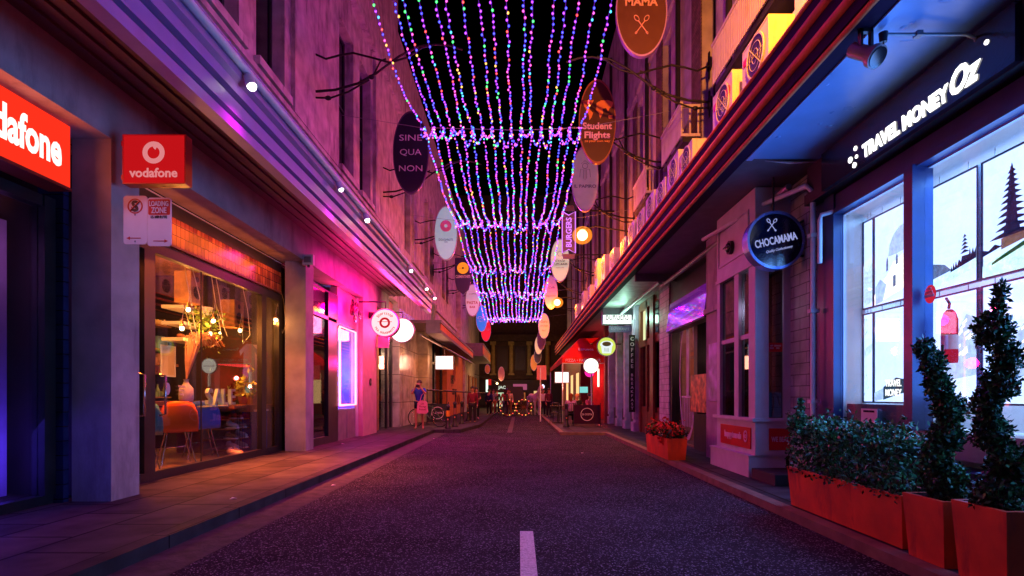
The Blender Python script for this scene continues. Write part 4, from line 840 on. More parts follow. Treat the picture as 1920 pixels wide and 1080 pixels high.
# posters lit from behind in the travel shop
M['posterA']=emn('backlit_poster_pale',(.42,.56,1),3.2,.12,3)
M['pframe']=M['blue_frame']
PXX=4.35
def posterimg(t,y0,y1,z0,z1,kind):
    """y0 far edge, y1 near edge; printed shapes lie on the sheet"""
    u=Vector((0,-1,0)); v=Vector((0,0,1)); w=y0-y1; h=z1-z0; x=PXX-.006
    def shp(pts,m,d=.002): b=MB(); b.prism((x-d,y0,z0),u*1,v*1,[(p[0]*w,p[1]*h) for p in pts],.001); return b.build('printed_shape',m,t)
    P=lambda n,c,s=1.0: M.setdefault(n,emn(n,c,s,.6 if sum(c)<1.2 else .35,14))
    if kind=='pagoda':
        shp([(0,.0),(1,.0),(1,.30),(.7,.24),(.3,.16),(0,.10)],P('print_pale_green',(.6,.9,.85),2.0))
        shp([(.15,.11),(.3,.15),(.7,.24),(1,.29),(1,.25),(.7,.2),(.3,.12),(.15,.09)],P('print_green',(.03,.22,.06),.5),.004)
        shp([(0,.18),(.1,.2),(.3,.24),(1,.3),(1,.36),(.92,.38),(.88,.32),(.82,.38),(.75,.3),(.3,.23),(.2,.26),(.1,.22),(0,.24)],P('print_navy',(.01,.02,.12),.5),.006)
        zc=.30
        shp([(.30,.2),(.64,.24),(.64,.33),(.30,.29)],P('print_amber',(.5,.25,.2),.6),.008)
        for i in range(11):
            wd=.27*(1-.078*i)*(1 if i else 1.25); hh=.055*(1-.03*i); cx=.46
            shp([(cx-wd,zc-.004),(cx-wd*.8,zc+hh*.22),(cx-wd*.4,zc+hh*.62),(cx,zc+hh*.75),(cx+wd*.4,zc+hh*.66),(cx+wd*.8,zc+hh*.28),(cx+wd,zc+.006),(cx+wd*.5,zc+.0),(cx-wd*.5,zc-.006)],M['print_navy'],.010)
            shp([(cx-wd*.36,zc+hh*.5),(cx+wd*.36,zc+hh*.5),(cx+wd*.33,zc+hh*1.2),(cx-wd*.33,zc+hh*1.2)],M['print_navy'],.012)
            zc+=hh*1.08
        shp([(.445,zc),(.475,zc),(.46,zc+.04)],M['print_navy'],.01)
    elif kind=='temple':
        shp([(0,0),(1,.12),(1,.2),(.6,.14),(0,.1)],P('print_pale_green',(.6,.9,.85),2.0)); shp([(0,.1),(.5,.15),(.35,.22),(0,.27)],P('print_hill_blue',(.2,.3,.6),.9),.004)
        shp([(.48,.13),(.5,.19),(.52,.15),(.55,.21),(.57,.16),(.6,.22),(.62,.17),(.66,.23),(.7,.2),(.72,.25),(.86,.25),(.88,.31),(.90,.24),(.94,.3),(.96,.25),(1,.3),(1,.2)],P('print_navy',(.01,.02,.12),.5),.006)
        for i in range(5): wd=.10*(1-.16*i); shp([(.78-wd,.27+.035*i),(.78,.305+.035*i),(.78+wd,.28+.035*i)],M['print_navy'],.008)
    elif kind=='dome':
        shp([(0,0),(1,.12),(1,.5),(.62,.42),(.42,.30),(0,.12)],P('print_cream',(1,.97,.9),2.2)); shp([(.46,.5),(.5,.62),(.62,.72),(.8,.78),(1,.80),(1,.52),(.7,.5)],P('print_sky_blue',(.42,.58,1),1.8),.004)
        shp([(.40,.34),(.46,.35),(.46,.46),(.43,.5),(.40,.44)],P('print_hill_blue',(.2,.3,.6),.9),.006); shp([(.70,.38),(.76,.39),(.76,.47),(.73,.5),(.70,.46)],M['print_hill_blue'],.006); shp([(.05,.0),(.3,.03),(.4,.2),(.2,.28),(.05,.2)],M['print_sky_blue'],.006); shp([(.62,.15),(.7,.16),(.7,.28),(.62,.27)],M['print_hill_blue'],.008)
    elif kind=='coast':
        shp([(0,0),(1,.06),(1,.52),(.8,.48),(.5,.4),(.2,.44),(0,.5)],P('print_pale_blue',(.5,.7,1),2.0)); rr=random.Random(5)
        for i in range(60): a,bb=rr.uniform(.3,.95),rr.uniform(.06,.46); s_=rr.uniform(.01,.03); shp([(a,bb),(a+s_,bb+s_*.4),(a+s_*.7,bb+s_)],[M['print_pale_blue'],P('print_brown',(.5,.5,.65),1.3),P('print_teal',(.35,.65,.9),1.5)][i%3],.004+.0001*i)
    elif kind=='boats':
        rr=random.Random(9); P('print_pale_blue',(.5,.7,1),2.0); P('print_teal',(.35,.65,.9),1.5); P('print_leaf',(.1,.4,.1),.9)
        shp([(.1,.5),(.7,.55),(1,.6),(1,.66),(.6,.64),(.1,.6)],M['print_pale_blue'])
        for i in range(50): a,bb=rr.uniform(.02,.6),rr.choice([rr.uniform(.05,.3),rr.uniform(.75,.95)]); s_=rr.uniform(.015,.05); shp([(a,bb),(a+s_,bb+s_*.3),(a+s_*.6,bb+s_*.8)],[M['print_pale_blue'],M['print_teal'],M['print_leaf']][i%3],.004+.0001*i)
    elif kind=='road':
        P('print_hill_blue',(.2,.3,.6),.9); P('print_sky_blue',(.42,.58,1),1.8); shp([(0,.0),(1,.1),(1,.2),(.6,.2),(0,.1)],M['print_sky_blue']); shp([(.3,.02),(.95,.1),(.95,.24),(.7,.26),(.3,.16)],P('print_slate',(.05,.12,.2),.7),.004)
        text('TRAVEL\nMONEY',.11,(x-.006,y0-w*.63,z0+h*.15),FR,P('print_cream',(1,.97,.9),2.2),t,bold=.02,width=w*.5)
    elif kind=='mist':
        P('print_pale_blue',(.5,.7,1),2.0); P('print_sky_blue',(.42,.58,1),1.8); shp([(.3,.2),(1,.25),(1,.75),(.8,.8),(.5,.55),(.3,.5)],M['print_sky_blue'])
        rr=random.Random(3)
        for i in range(14): a,bb=rr.uniform(.5,.85),rr.uniform(.4,.75); shp([(a,bb),(a+.1,bb+.03),(a+.1,bb+.06),(a,bb+.02)],P('print_cream',(1,.97,.9),2.2),.004+.0002*i)
cols=[(7.61,6.99),(6.95,6.38),(6.02,5.40),(5.33,4.62),(4.55,3.9),(3.8,3.1)]
kinds=[['coast','boats'],['dome','road'],['temple','mist'],['pagoda','mist'],['coast','boats'],['dome','road']]
pn={'coast':'coastal town','boats':'market scene','dome':'white domed church','road':'slate captioned scene','temple':'lake temple','mist':'misty blue view','pagoda':'tall dark pagoda'}
for i,(a,c) in enumerate(cols):
    # far columns stay behind the first pane; the frame of the room ends at 7.19
    a2,c2=(min(a,7.17),c) if i==0 else (a,c)
    for j,(z0,z1) in enumerate(((2.40,3.47),(1.23,2.31))):
        k=kinds[i][j]
        t=thing('backlit_poster','glowing poster of a %s, %s column, %s row of the window'%(pn[k],['farthest','second','third','fourth','fifth','nearest'][i],['upper','lower'][j]),'poster',(PXX,(a2+c2)/2,z0),'backlit travel posters')
        b=MB(); b.box(PXX,PXX+.03,c2,a2,z0,z1); b.build('sheet',M['posterA'],t)
        b=MB(); b.box(PXX-.01,PXX+.03,c2-.018,c2,z0-.018,z1+.018); b.box(PXX-.01,PXX+.03,a2,a2+.018,z0-.018,z1+.018); b.box(PXX-.01,PXX+.03,c2,a2,z1,z1+.018); b.box(PXX-.01,PXX+.03,c2,a2,z0-.018,z0); b.build('frame',M['pframe'],t)
        b=MB(); b.tube([(PXX+.01,c2+.12,z1),(PXX+.01,c2+.12,3.57 if j==0 else z1+.09)],.004,4); b.tube([(PXX+.01,a2-.12,z1),(PXX+.01,a2-.12,3.57 if j==0 else z1+.09)],.004,4); b.build('hanging_cable',M['grey'],t)
        posterimg(t,a2,c2,z0,z1,k)
# red round sticker, extinguisher and notice in the travel shop
t=thing('window_sticker','round red and white safety sign on the window beside the extinguisher','sign',(4.05,5.62,2.5))
b=MB(); b.prism((4.045,5.60,2.30),*FR,ellpts(.075,.09,28),.006); b.build('disc',em('red_sticker_glow',(.7,.02,.06),.9),t); b=MB(); b.box(4.035,4.038,5.535,5.665,2.27,2.30); b.build('stripe',M['white'],t); text('A·B(E)\nPOWDER',.035,(4.038,5.60,2.335),FR,M['white'],t,width=.1)  # glow put into the red of the sticker, which is no lamp
t=thing('fire_extinguisher','red fire extinguisher with a white label just inside the travel shop window','fire extinguisher',(4.2,5.55,1.5))
b=MB(); b.lathe((4.2,5.55,1.62),[(0,0),(.065,.0),(.07,.03),(.07,.42),(.05,.49),(.025,.52),(0,.52)],16); b.build('cylinder',em('red_enamel_glow',(.6,.01,.04),.6),t); b=MB(); b.tube([(4.17,5.52,2.15),(4.2,5.55,2.2),(4.13,5.5,2.24)],.014,6); b.build('valve',M['black'],t); b=MB(); b.lathe((4.2,5.55,1.75),[(.072,0),(.072,.14)],16); b.build('label_band',M['white'],t)  # glow put into the red enamel; the extinguisher is no lamp
b=MB(); b.box(4.04,4.045,6.42,6.72,.98,1.15); t=tag(b.build('notice',M['white']),'white paper notice taped to the lower corner of the window behind the hedge','notice'); text('OPENING HOURS',.03,(4.04,6.57,1.12),FR,M['ink'],t,bold=.03,width=.2)
light('AREA','display_glow',(4.15,4.9,2.4),(.04,.26,1),300,2.2,R1,rot=(0,R(90),0),sizey=4.4)
light('AREA','display_tube',(4.55,4.9,3.55),(.25,.55,1),130,.3,R1,rot=(0,0,0),sizey=4.2)
# notices on the brick shop bay
t=thing('shop_sign','red panel with pink outlined happy lettering on the bay front','sign',(3.47,9.2,.65))
b=MB(); b.box(3.465,3.478,8.52,9.78,.50,.82); b.build('panel',M['red'],t)
M['pinkw']=mat('pink_white_lettering',(.85,.6,.7),.5,bump=0); text('happytravels',.14,(3.464,9.22,.66),FR,M['pinkw'],t,bold=.045,width=.72); b=MB(); b.ring((3.458,8.70,.68),*FR,.05,.07,.006,20,ry=1.3); b.ring((3.458,8.70,.68),*FR,.02,.03,.006,12); b.build('round_mark',M['pinkw'],t)
t=thing('shop_sign','red panel reading a price promise on the side of the bay','sign',(3.8,8.37,.65))
b=MB(); b.box(3.68,3.985,8.366,8.378,.50,.82); b.build('panel',M['red'],t); text('WE BEAT',.10,(3.84,8.366,.66),FC,M['pinkw'],t,bold=.03,width=.26)
b=MB(); b.box(3.69,3.89,8.40,8.41,1.95,2.08); t=tag(b.build('window_banner',M['red']),'narrow red banner across the side window of the bay','banner'); text('HAPPY\nTRAVELS',.035,(3.73,8.40,2.02),FC,M['pinkw'],t,width=.06); text('INDEPENDENTLY\nOWNED',.035,(3.82,8.40,2.02),FC,M['pinkw'],t,width=.1)
M['beach']=em('beach_print',(.05,.12,.45),.35)
b=MB(); b.box(3.69,3.89,8.44,8.45,.98,1.35); t=tag(b.build('beach_poster',M['beach']),'dim blue beach poster with a palm trunk in the bay side window','poster'); b=MB(); b.tube([(3.75,8.435,1.0),(3.77,8.435,1.2),(3.76,8.435,1.35)],.012,5); b.tube([(3.87,8.435,1.15),(3.83,8.435,1.3),(3.76,8.435,1.34)],.012,5); b.build('palm_print',M['black'],t)
for y0,y1,c,l in ((9.24,9.82,(.35,.25,.7),'small violet photo poster in the bay window, farther pane'),(8.66,8.98,(.6,.08,.12),'small red photo poster in the bay window, nearer pane')):
    b=MB(); b.box(3.55,3.56,y0,y1,.98,1.3); t=tag(b.build('photo_poster',mat('photo_print_%d'%int(y0),c,.4,var=.8,scale=9)),l,'poster','small photo posters in the bay')
b=MB(); b.box(3.56,3.575,8.63,8.86,1.85,2.1); tag(b.build('screen',em('shop_screen',(.8,.95,.95),1.6)),'small bright price screen glowing inside the bay window','screen')
b=MB(); b.box(3.8,3.81,11.55,12.6,.95,1.75); 
t=tag(b.build('street_poster',mat('fiery_print',(.6,.2,.06),.4,var=.95,scale=7)),'orange and red picture poster standing in the window left of the bay','poster')
b=MB(); b.box(3.70,3.715,10.4,11.1,1.2,2.3); t=tag(b.build('city_poster',mat('violet_city_print',(.4,.25,.6),.4,var=.8,scale=3)),'violet poster with a tower on the pilaster between bay and black door','poster'); 
t=thing('round_lamp','clear bright little spotlight glowing in the bay window','lamp',(3.6,9.0,2.75))
b=MB(); b.ell((3.62,8.9,2.72),.03); b.build('lens',M['spotlens'],t); b=MB(); b.cyl((3.66,8.92,2.75),(3.62,8.905,2.73),.05); b.build('housing',M['grey'],t)
light('POINT','lamp_glow',(3.6,8.85,2.66),(.8,.8,1),10,.03,t)
for i,(x,y,z) in enumerate(((4.9,13.9,2.75),(4.7,13.3,2.75),(4.6,12.3,2.3))):
    t=thing('ceiling_spotlight',['bright spotlight behind the arched glass door','small spotlight beside the bright one behind the arched door','faint warm spotlight in the window left of the bay'][i],'lamp',(x,y,z+.05)); b=MB(); b.ell((x,y,z),.035 if i<2 else .02); b.build('lens',M['spotlens'],t); b=MB(); b.cyl((x,y,z+.03),(x,y,z+.15),.04); b.build('housing',M['dark'],t); light('POINT','lamp_glow',(x,y,z-.06),(1,.4,.3),14,.03,t)
# burgers light box, small sign, vertical sign, cup sign, globe, second light box
M['boxwhite']=em('light_box_white',(.93,1,.96),1.7); M['boxwhite2']=em('light_box_cool',(.9,.97,1),1.7)
def lightbox(px0,px1,py0,py1,Y,m,label,d=.22):
    x0,x1,z0,z1=xx(px0,Y),xx(px1,Y),zz(py1,Y),zz(py0,Y); t=thing('light_box',label,'sign',((x0+x1)/2,Y,z0))
    b=MB(); b.box(x0,x1,Y,Y+.01,z0,z1); b.box(x0,x1,Y+d-.01,Y+d,z0,z1); b.build('face',m,t)
    b=MB(); b.box(x0-.03,x0,Y-.01,Y+d+.01,z0-.03,z1+.03); b.box(x1,x1+.03,Y-.01,Y+d+.01,z0-.03,z1+.03); b.box(x0,x1,Y-.01,Y+d+.01,z1,z1+.03); b.box(x0,x1,Y-.01,Y+d+.01,z0-.03,z0); b.build('casing',M['grey'],t)
    b=MB(); b.tube([((x0+x1)/2,Y+.1,z1+.03),((x0+x1)/2,Y+.1,z1+.35)],.02,6); b.build('hanger',M['grey'],t)
    return t,x0,x1,z0,z1
S=lightbox(1131,1184,578,607,20.3,M['boxwhite'],'white light box with thin upright capitals under the pale green soffit')
text('BURGERS',.42,((S[1]+S[2])/2,20.3,(S[3]+S[4])/2),FC,paint('thin_grey',(.25,.25,.2)),S[0],width=.8)
light('AREA','box_glow',((S[1]+S[2])/2,20.2,(S[3]+S[4])/2),(.45,1,.72),12,.9,S[0],rot=(R(-90),0,0),sizey=.5)
light('POINT','box_glow',((S[1]+S[2])/2,19.0,3.9),(.45,1,.72),35,.1,S[0])
b=MB(); x0,x1=xx(1143,20),xx(1186,20); b.box(x0,x1,20.2,20.26,zz(623,20.2),zz(611,20.2)); t=tag(b.build('small_sign',paint('violet_board',(.12,.06,.2))),'small dark violet board hanging just under the white light box','sign'); text('RISTORANTE',.13,((x0+x1)/2,20.2,zz(617,20.2)),FC,M['lilac'],t,width=.65)
t=thing('vertical_sign','narrow upright black sign with stacked white capitals beside the lilac columns','sign',(4.0,20.0,1))
b=MB(); b.box(3.72,3.92,19.2,19.26,.75,3.35); b.build('board',M['black'],t)
for i,ch in enumerate('COFFEE'): text(ch,.17,(3.82,19.2,3.22-.185*i),FC,M['white'],t,'letter',bold=.02)
for i,ch in enumerate('BREAKFAST'): text(ch,.13,(3.82,19.2,2.0-.14*i),FC,M['white'],t,'letter',bold=.02)
S=disc_sign(1137,650,17,22,em('lit_disc_lime',(.72,.85,.12),1.1),'round lime light sign with a white cup, on the columns past the light box',name='cup_sign',rim=M['grey'],rimw=.02)
b=MB(); b.prism((S[1],S[2]-.012,S[3]-.06),*FC,[(-.22,.12),(.22,.12),(.17,-.2),(-.17,-.2)],.01); b.prism((S[1],S[2]-.012,S[3]+.08),*FC,ellpts(.25,.14,24),.011); b.build('cup_print',em('lit_white_print',(.8,.9,.9),1.2),S[0])
b=MB(); b.prism((S[1],S[2]-.016,S[3]+.1),*FC,ellpts(.17,.09,20),.003); 
for i in range(4): b.tube([(S[1]-.08+.05*i,S[2]-.018,S[3]-.06),(S[1]-.07+.045*i,S[2]-.018,S[3]-.2)],.008,4)
b.build('cup_lines',paint('olive_print',(.3,.4,.05)),S[0])
b=MB(); b.tube([(S[1]+.3,22,S[3]+.1),(3.95,22,S[3]+.1)],.02,6); b.build('arm',M['iron'],S[0])
S=disc_sign(1108,686,14,24.6,em('lit_disc_white',(1,.95,.8),2.0),'small round cream light sign on a post in front of the red room',name='disc_light_sign',rim=M['grey'],rimw=.015)
text('Stirone',.12,(S[1],S[2],S[3]),FC,paint('ink_red',(.3,.05,.03)),S[0],width=.45)
b=MB(); b.tube([(S[1]+.02,24.6,.1),(S[1]+.02,24.6,S[3]-S[4])],.025,8); b.build('post',M['white'],S[0])
S=lightbox(1041,1066,698,717,26.5,M['boxwhite2'],'plain white glowing box sign under the red awning edge')
light('POINT','box_glow',((S[1]+S[2])/2,26,S[3]-.2),(1,.3,.2),30,.1,S[0])
S=lightbox(817,849,668,692,26.0,M['boxwhite2'],'plain white glowing box sign beside the orange painted wall on the left')
light('AREA','box_glow',((S[1]+S[2])/2,25.9,(S[3]+S[4])/2),(1,.3,.15),18,.8,S[0],rot=(R(-90),0,0),sizey=.6)
light('POINT','box_glow',((S[1]+S[2])/2,24.8,2.6),(1,.3,.1),35,.1,S[0])
b=MB(); x=xx(1019,30); b.box(x-.35,x+.15,30,30.1,zz(712,30),zz(685,30)); t=tag(b.build('hanging_board',paint('salmon_panel',(.8,.3,.22))),'salmon coloured panel hanging at the far corner of the red awning','sign')
# red awning
t=thing('red_awning','red canvas awning with a lettered valance over the restaurant tables','awning',(3.9,26,3))
def quadthick(mb,p,th=.02):
    a=[Vector(q) for q in p]; n=(a[1]-a[0]).cross(a[2]-a[0]).normalized()*th; k=len(a)
    mb.add(a+[q-n for q in a],[tuple(range(k)),tuple(range(2*k-1,k-1,-1))]+[(i,k+i,k+(i+1)%k,(i+1)%k) for i in range(k)])
b=MB(); quadthick(b,[(2.0,26,3.05),(3.85,26,3.05),(3.2,27.4,4.05),(2.9,27.4,4.05)]); quadthick(b,[(2.0,36,3.05),(2.0,26,3.05),(2.9,27.4,4.05),(2.9,34,4.05)]); quadthick(b,[(2.9,27.4,4.05),(3.85,27.4,4.1),(3.85,34,4.1),(2.9,34,4.05)])
b.build('canvas',M['redawn'],t)
b=MB(); b.box(1.99,3.86,25.98,26.0,2.80,3.05); b.box(1.97,1.99,26,36,2.80,3.05); vl=b.build('valance',M['redawn'],t)
text('PIZZA • PASTA • BAR',.18,(2.93,25.98,2.92),FC,M['pinkw'],t,width=1.6,bold=.015)
text('Etrusca',.3,(3.1,26.35,3.45),(Vector((1,0,0)),Vector((0,.8,.6))),M['pinkw'],t,width=.7)
b=MB(); b.tube([(2.0,26,2.8),(2.0,26,.1)],.025,6); b.tube([(2.0,36,2.8),(2.0,36,.1)],.025,6); b.tube([(2.0,26,2.78),(3.9,26,2.78)],.02,6); b.build('post',M['white'],t)
b=MB(); b.tube([(xx(1014,26),26.5,.1),(xx(1014,26),26.5,2.6)],.03,6); tag(b.build('kerb_post',M['white']),'thin white post at the kerb left of the cafe chairs','post')
light('AREA','awning_glow',(3.2,27.5,2.75),(1,.04,.05),60,1.4,t,rot=(0,0,0),sizey=3)
light('POINT','room_glow',(4.15,29,2.2),(1,.06,.06),90,.1,t)
light('POINT','heater_glow',(2.6,26.8,3.3),(1,.12,.05),30,.1,t)
# red neon heart shapes etc on the red wall
b=MB(); b.ell((3.6,29,2.5),.25,.1,.25); tag(b.build('pink_lamp',em('magenta_lamp',(1,.02,.35),1.5)),'round magenta lamp glowing inside the restaurant','lamp')
b=MB(); b.box(3.05,3.45,28.5,28.6,1.45,1.75); tag(b.build('menu_screen',em('teal_screen',(.3,.9,.85),.9)),'small teal menu screen behind the diners','screen')
b=MB(); b.box(3.5,3.57,25.3,25.35,1.7,2.5); tag(b.build('strip_light',em('warm_strip',(1,.85,.65),3)),'short vertical strip light on the post right of the diners','lamp')
# ------------------------------------------------------------------ telecom shop: light box sign, hanging sign, window things
M['redbox']=bpy.data.materials.new('red_light_box'); _m=M['redbox']; _m.use_nodes=True; _n=_m.node_tree; _n.nodes.clear()
_o=_n.nodes.new('ShaderNodeOutputMaterial'); _e=_n.nodes.new('ShaderNodeEmission'); _e.inputs[0].default_value=(1,.032,.012,1); _e.inputs[1].default_value=1.2; _n.links.new(_e.outputs[0],_o.inputs[0])
M['boxlet']=em('glowing_white_letters',(1,.82,.74),1.8)
t=thing('light_box','long glowing red light box with big white rounded lowercase lettering','sign',(-4.75,4.4,3.5))
b=MB(); b.box(-4.80,-4.755,1.2,6.03,3.50,4.15); b.build('face',M['redbox'],t)
b=MB(); b.box(-5.0,-4.80,1.2,6.04,3.50,4.16); b.box(-5.0,-4.75,1.2,6.05,3.47,3.499); b.build('casing',mat('red_casing',(.3,.02,.015),.4),t)
text('vodafone',.46,(-4.752,5.38,3.84),FL,M['boxlet'],t,bold=.03,width=1.06,depth=.004)
light('AREA','box_glow',(-4.74,4.2,3.8),(1,.12,.01),20,.5,t,rot=(0,R(-90),0),sizey=3.6)
t=thing('hanging_sign','square red sign with a pink ring emblem projecting from the first pillar','sign',(-4.3,6.4,3.6))
Y=6.3; x0,x1=xx(232,Y),xx(346,Y); z0,z1=zz(343,Y),zz(254,Y)
b=MB(); b.box(x0,x1,Y,Y+.12,z0,z1); b.build('panel',em('red_sign_face',(.72,.008,.012),.85),t)
b=MB(); b.box(x0-.012,x0,Y-.005,Y+.125,z0-.01,z1+.01); b.box(x1,x1+.012,Y-.005,Y+.125,z0-.01,z1+.01); b.box(x0,x1,Y-.005,Y+.125,z1,z1+.012); b.box(x0,x1,Y-.005,Y+.125,z0-.012,z0); b.box(x0-.05,x0-.012,Y+.03,Y+.1,z1-.1,z1-.05); b.box(x0-.05,x0-.012,Y+.03,Y+.1,z0+.05,z0+.1); b.build('casing',M['red'],t)
M['pinklet']=em('pink_sign_print',(1,.30,.32),.85)
b=MB(); cx,cz=xx(288,Y),zz(286,Y)
b.ring((cx,Y-.003,cz),*FC,.068,.122,.006,36); b.prism((cx,Y-.005,cz),*FC,[(-.02,.118),(.06,.11),(.045,.075),(.02,.03),(-.0,.05),(-.01,.08)],.004); b.build('ring_emblem',M['pinklet'],t)
text('vodafone',.14,(cx,Y-.003,zz(324,Y)),FC,M['pinklet'],t,bold=.02,width=.53)
# parking sign pair
t=thing('parking_sign','white two panel parking sign reading loading zone, fixed to the first pillar','sign',(-4.3,6.2,2.9))
Y=6.0; x0,x1=xx(231,Y),xx(321,Y); xm=xx(276,Y); z1,z0=zz(367,Y),zz(458,Y)
M['signw']=mat('sign_white',(.62,.6,.66),.35,var=.06)
b=MB(); b.prism(((x0+xm)/2,Y,(z0+z1)/2),*FC,rrect(xm-x0-.004,z1-z0,.03),.012); b.prism(((x1+xm)/2,Y,(z0+z1)/2-.02),*FC,rrect(x1-xm-.004,z1-z0,.03),.012); b.build('panel',M['signw'],t)
M['signred']=mat('sign_red',(.4,.01,.015),.4,bump=0); M['signblk']=mat('sign_black',(.01,.01,.02),.5,bump=0)
c0=(x0+xm)/2; c1=(x1+xm)/2
b=MB(); b.ring((c0,Y-.003,z1-.11),*FC,.067,.08,.003,30); b.tube([(c0-.05,Y-.006,z1-.16),(c0+.05,Y-.006,z1-.06)],.007,4); b.box(c0-.07,c0+.06,Y-.004,Y-.001,z0+.06,z0+.068); b.prism((c0-.085,Y-.001,z0+.064),*FC,[(-.01,0),(.03,.018),(.03,-.018)],.003); b.build('red_mark',M['signred'],t)
text('S',.15,(c0,Y-.001,z1-.11),FC,M['signblk'],t,bold=.05)
b=MB(); b.prism((c1,Y-.002,z1-.12),*FC,rrect(.23,.165,.015),.003); b.box(c1-.06,c1+.07,Y-.004,Y-.001,z0+.03,z0+.038); b.prism((c1+.085,Y-.001,z0+.034),*FC,[(.01,0),(-.03,.018),(-.03,-.018)],.003); b.build('red_mark',M['signred'],t)
text('LOADING',.075,(c1,Y-.004,z1-.085),FC,M['signw'],t,width=.2,bold=.015); text('ZONE',.085,(c1,Y-.004,z1-.155),FC,M['signw'],t,width=.16,bold=.015)
text('15 MINUTE',.04,(c1,Y-.002,z1-.225),FC,M['signblk'],t,width=.17,bold=.02)
b=MB(); b.ell((c0,Y-.004,z1-.2),.01,.006,.01,8,6); b.ell((c0,Y-.004,z0+.03),.01,.006,.01,8,6); b.box(c0-.02,c0+.02,Y+.012,Y+.05,z0+.02,z1-.02); b.build('fixing',M['grey'],t)
q=(Vector((c0+.15,6,2.95))-Vector((-2.9,2.2,4.05))).to_track_quat('-Z','Y').to_euler(); light('SPOT','added_sign_beam',(-2.9,2.2,4.05),(.6,.42,1),260,.03,CL,rot=q,spot=13,blend=.5)  # added lamp, aimed only to brighten the parking sign
# wall camera box on the second pillar
t=thing('wall_camera','small white camera housing on the second pillar top','camera',(-4.45,12.1,4.0)); Y=12.0
b=MB(); b.box(xx(567,Y),xx(587,Y),Y,Y+.1,zz(496,Y),zz(477,Y)); b.build('housing',M['white'],t); b=MB(); b.box(xx(570,Y),xx(583,Y),Y-.01,Y,zz(492,Y),zz(481,Y)); b.build('window',M['grey'],t); b=MB(); b.cyl((xx(577,Y),Y+.05,zz(496,Y)),(xx(577,Y),Y+.05,zz(500,Y)),.03); b.box(xx(569,Y),xx(585,Y),Y+.1,12.14,zz(494,Y),zz(480,Y)); b.build('mount',M['dark'],t)
# telecom shop interior
M['telwall']=mat('lilac_display_wall',(.5,.45,.7),.6,var=.1)
b=MB(); b.box(-5.9,-5.85,2.6,6.5,.16,3.3); b.build('display_wall',M['telwall'],LB)
light('AREA','window_glow',(-5.4,4.9,.7),(.10,.05,1),14,1.2,LB,rot=(0,R(-50),0),sizey=2.5)
light('AREA','window_glow',(-5.35,5.3,.6),(.14,.05,1),30,.3,LB,rot=(0,R(105),0),sizey=2.0)
light('AREA','window_glow',(-5.35,5.3,2.9),(.8,.2,.7),9,.3,LB,rot=(0,R(80),0),sizey=2.0)
b=MB(); b.ring((-5.12,5.42,1.12),*FL,.055,.075,.005,28); tag(b.build('window_emblem',mat('grey_vinyl',(.2,.1,.3),.5)),'small dark ring emblem stuck on the telecom shop window','sticker')
t=thing('display_stand','black display stand with an arched green and black headrest shape in the telecom window','display',(-5.5,5.25,.16))
b=MB(); b.box(-5.62,-5.4,4.95,5.5,.16,1.0); b.box(-5.60,-5.42,4.97,5.48,1.0,1.02); b.build('stand',M['black'],t); b=MB(); b.tube([(-5.5,5.05,1.0),(-5.5,5.07,1.3),(-5.5,5.2,1.46),(-5.5,5.33,1.46),(-5.5,5.45,1.3),(-5.5,5.46,1.02)],.05,10); b.build('arch',mat('green_black_plastic',(.02,.12,.05),.3),t)
def leafcloud(mb,sampler,n,s,rnd,mi=0,asp=.5,nm=1):
    for i in range(n):
        p=Vector(sampler()); d=Vector((rnd.gauss(0,1),rnd.gauss(0,1),rnd.gauss(.3,1))).normalized(); w=d.orthogonal().normalized(); a=rnd.uniform(0,6.28); w=Matrix.Rotation(a,3,d)@w
        l=s*rnd.uniform(.6,1.3); h=w*l*asp*.5
        mb.add([p,p+d*l*.5+h,p+d*l,p+d*l*.5-h],[(0,1,2,3)],mi+(rnd.random()<.45)*(nm>1))
t=thing('christmas_tree','dark christmas tree with tiny coloured lights in the telecom shop window','christmas tree',(-5.45,4.55,.16)); rnd=random.Random(3)
b=MB(); 
def smp():
    h=rnd.random(); r=.42*(1-h)+.03; a=rnd.uniform(0,6.28); return (-5.48+r*math.cos(a)*.7,4.55+r*math.sin(a),.4+1.05*h)
leafcloud(b,smp,1500,.07,rnd); b.build('foliage',M['leafd'],t); b=MB(); b.cyl((-5.48,4.55,.16),(-5.48,4.55,1.4),.03); b.build('trunk',M['bark'],t)
b=MB()
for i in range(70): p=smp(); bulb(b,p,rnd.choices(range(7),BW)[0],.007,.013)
r=b.build('tree_lights',core+bulb_halos,t)
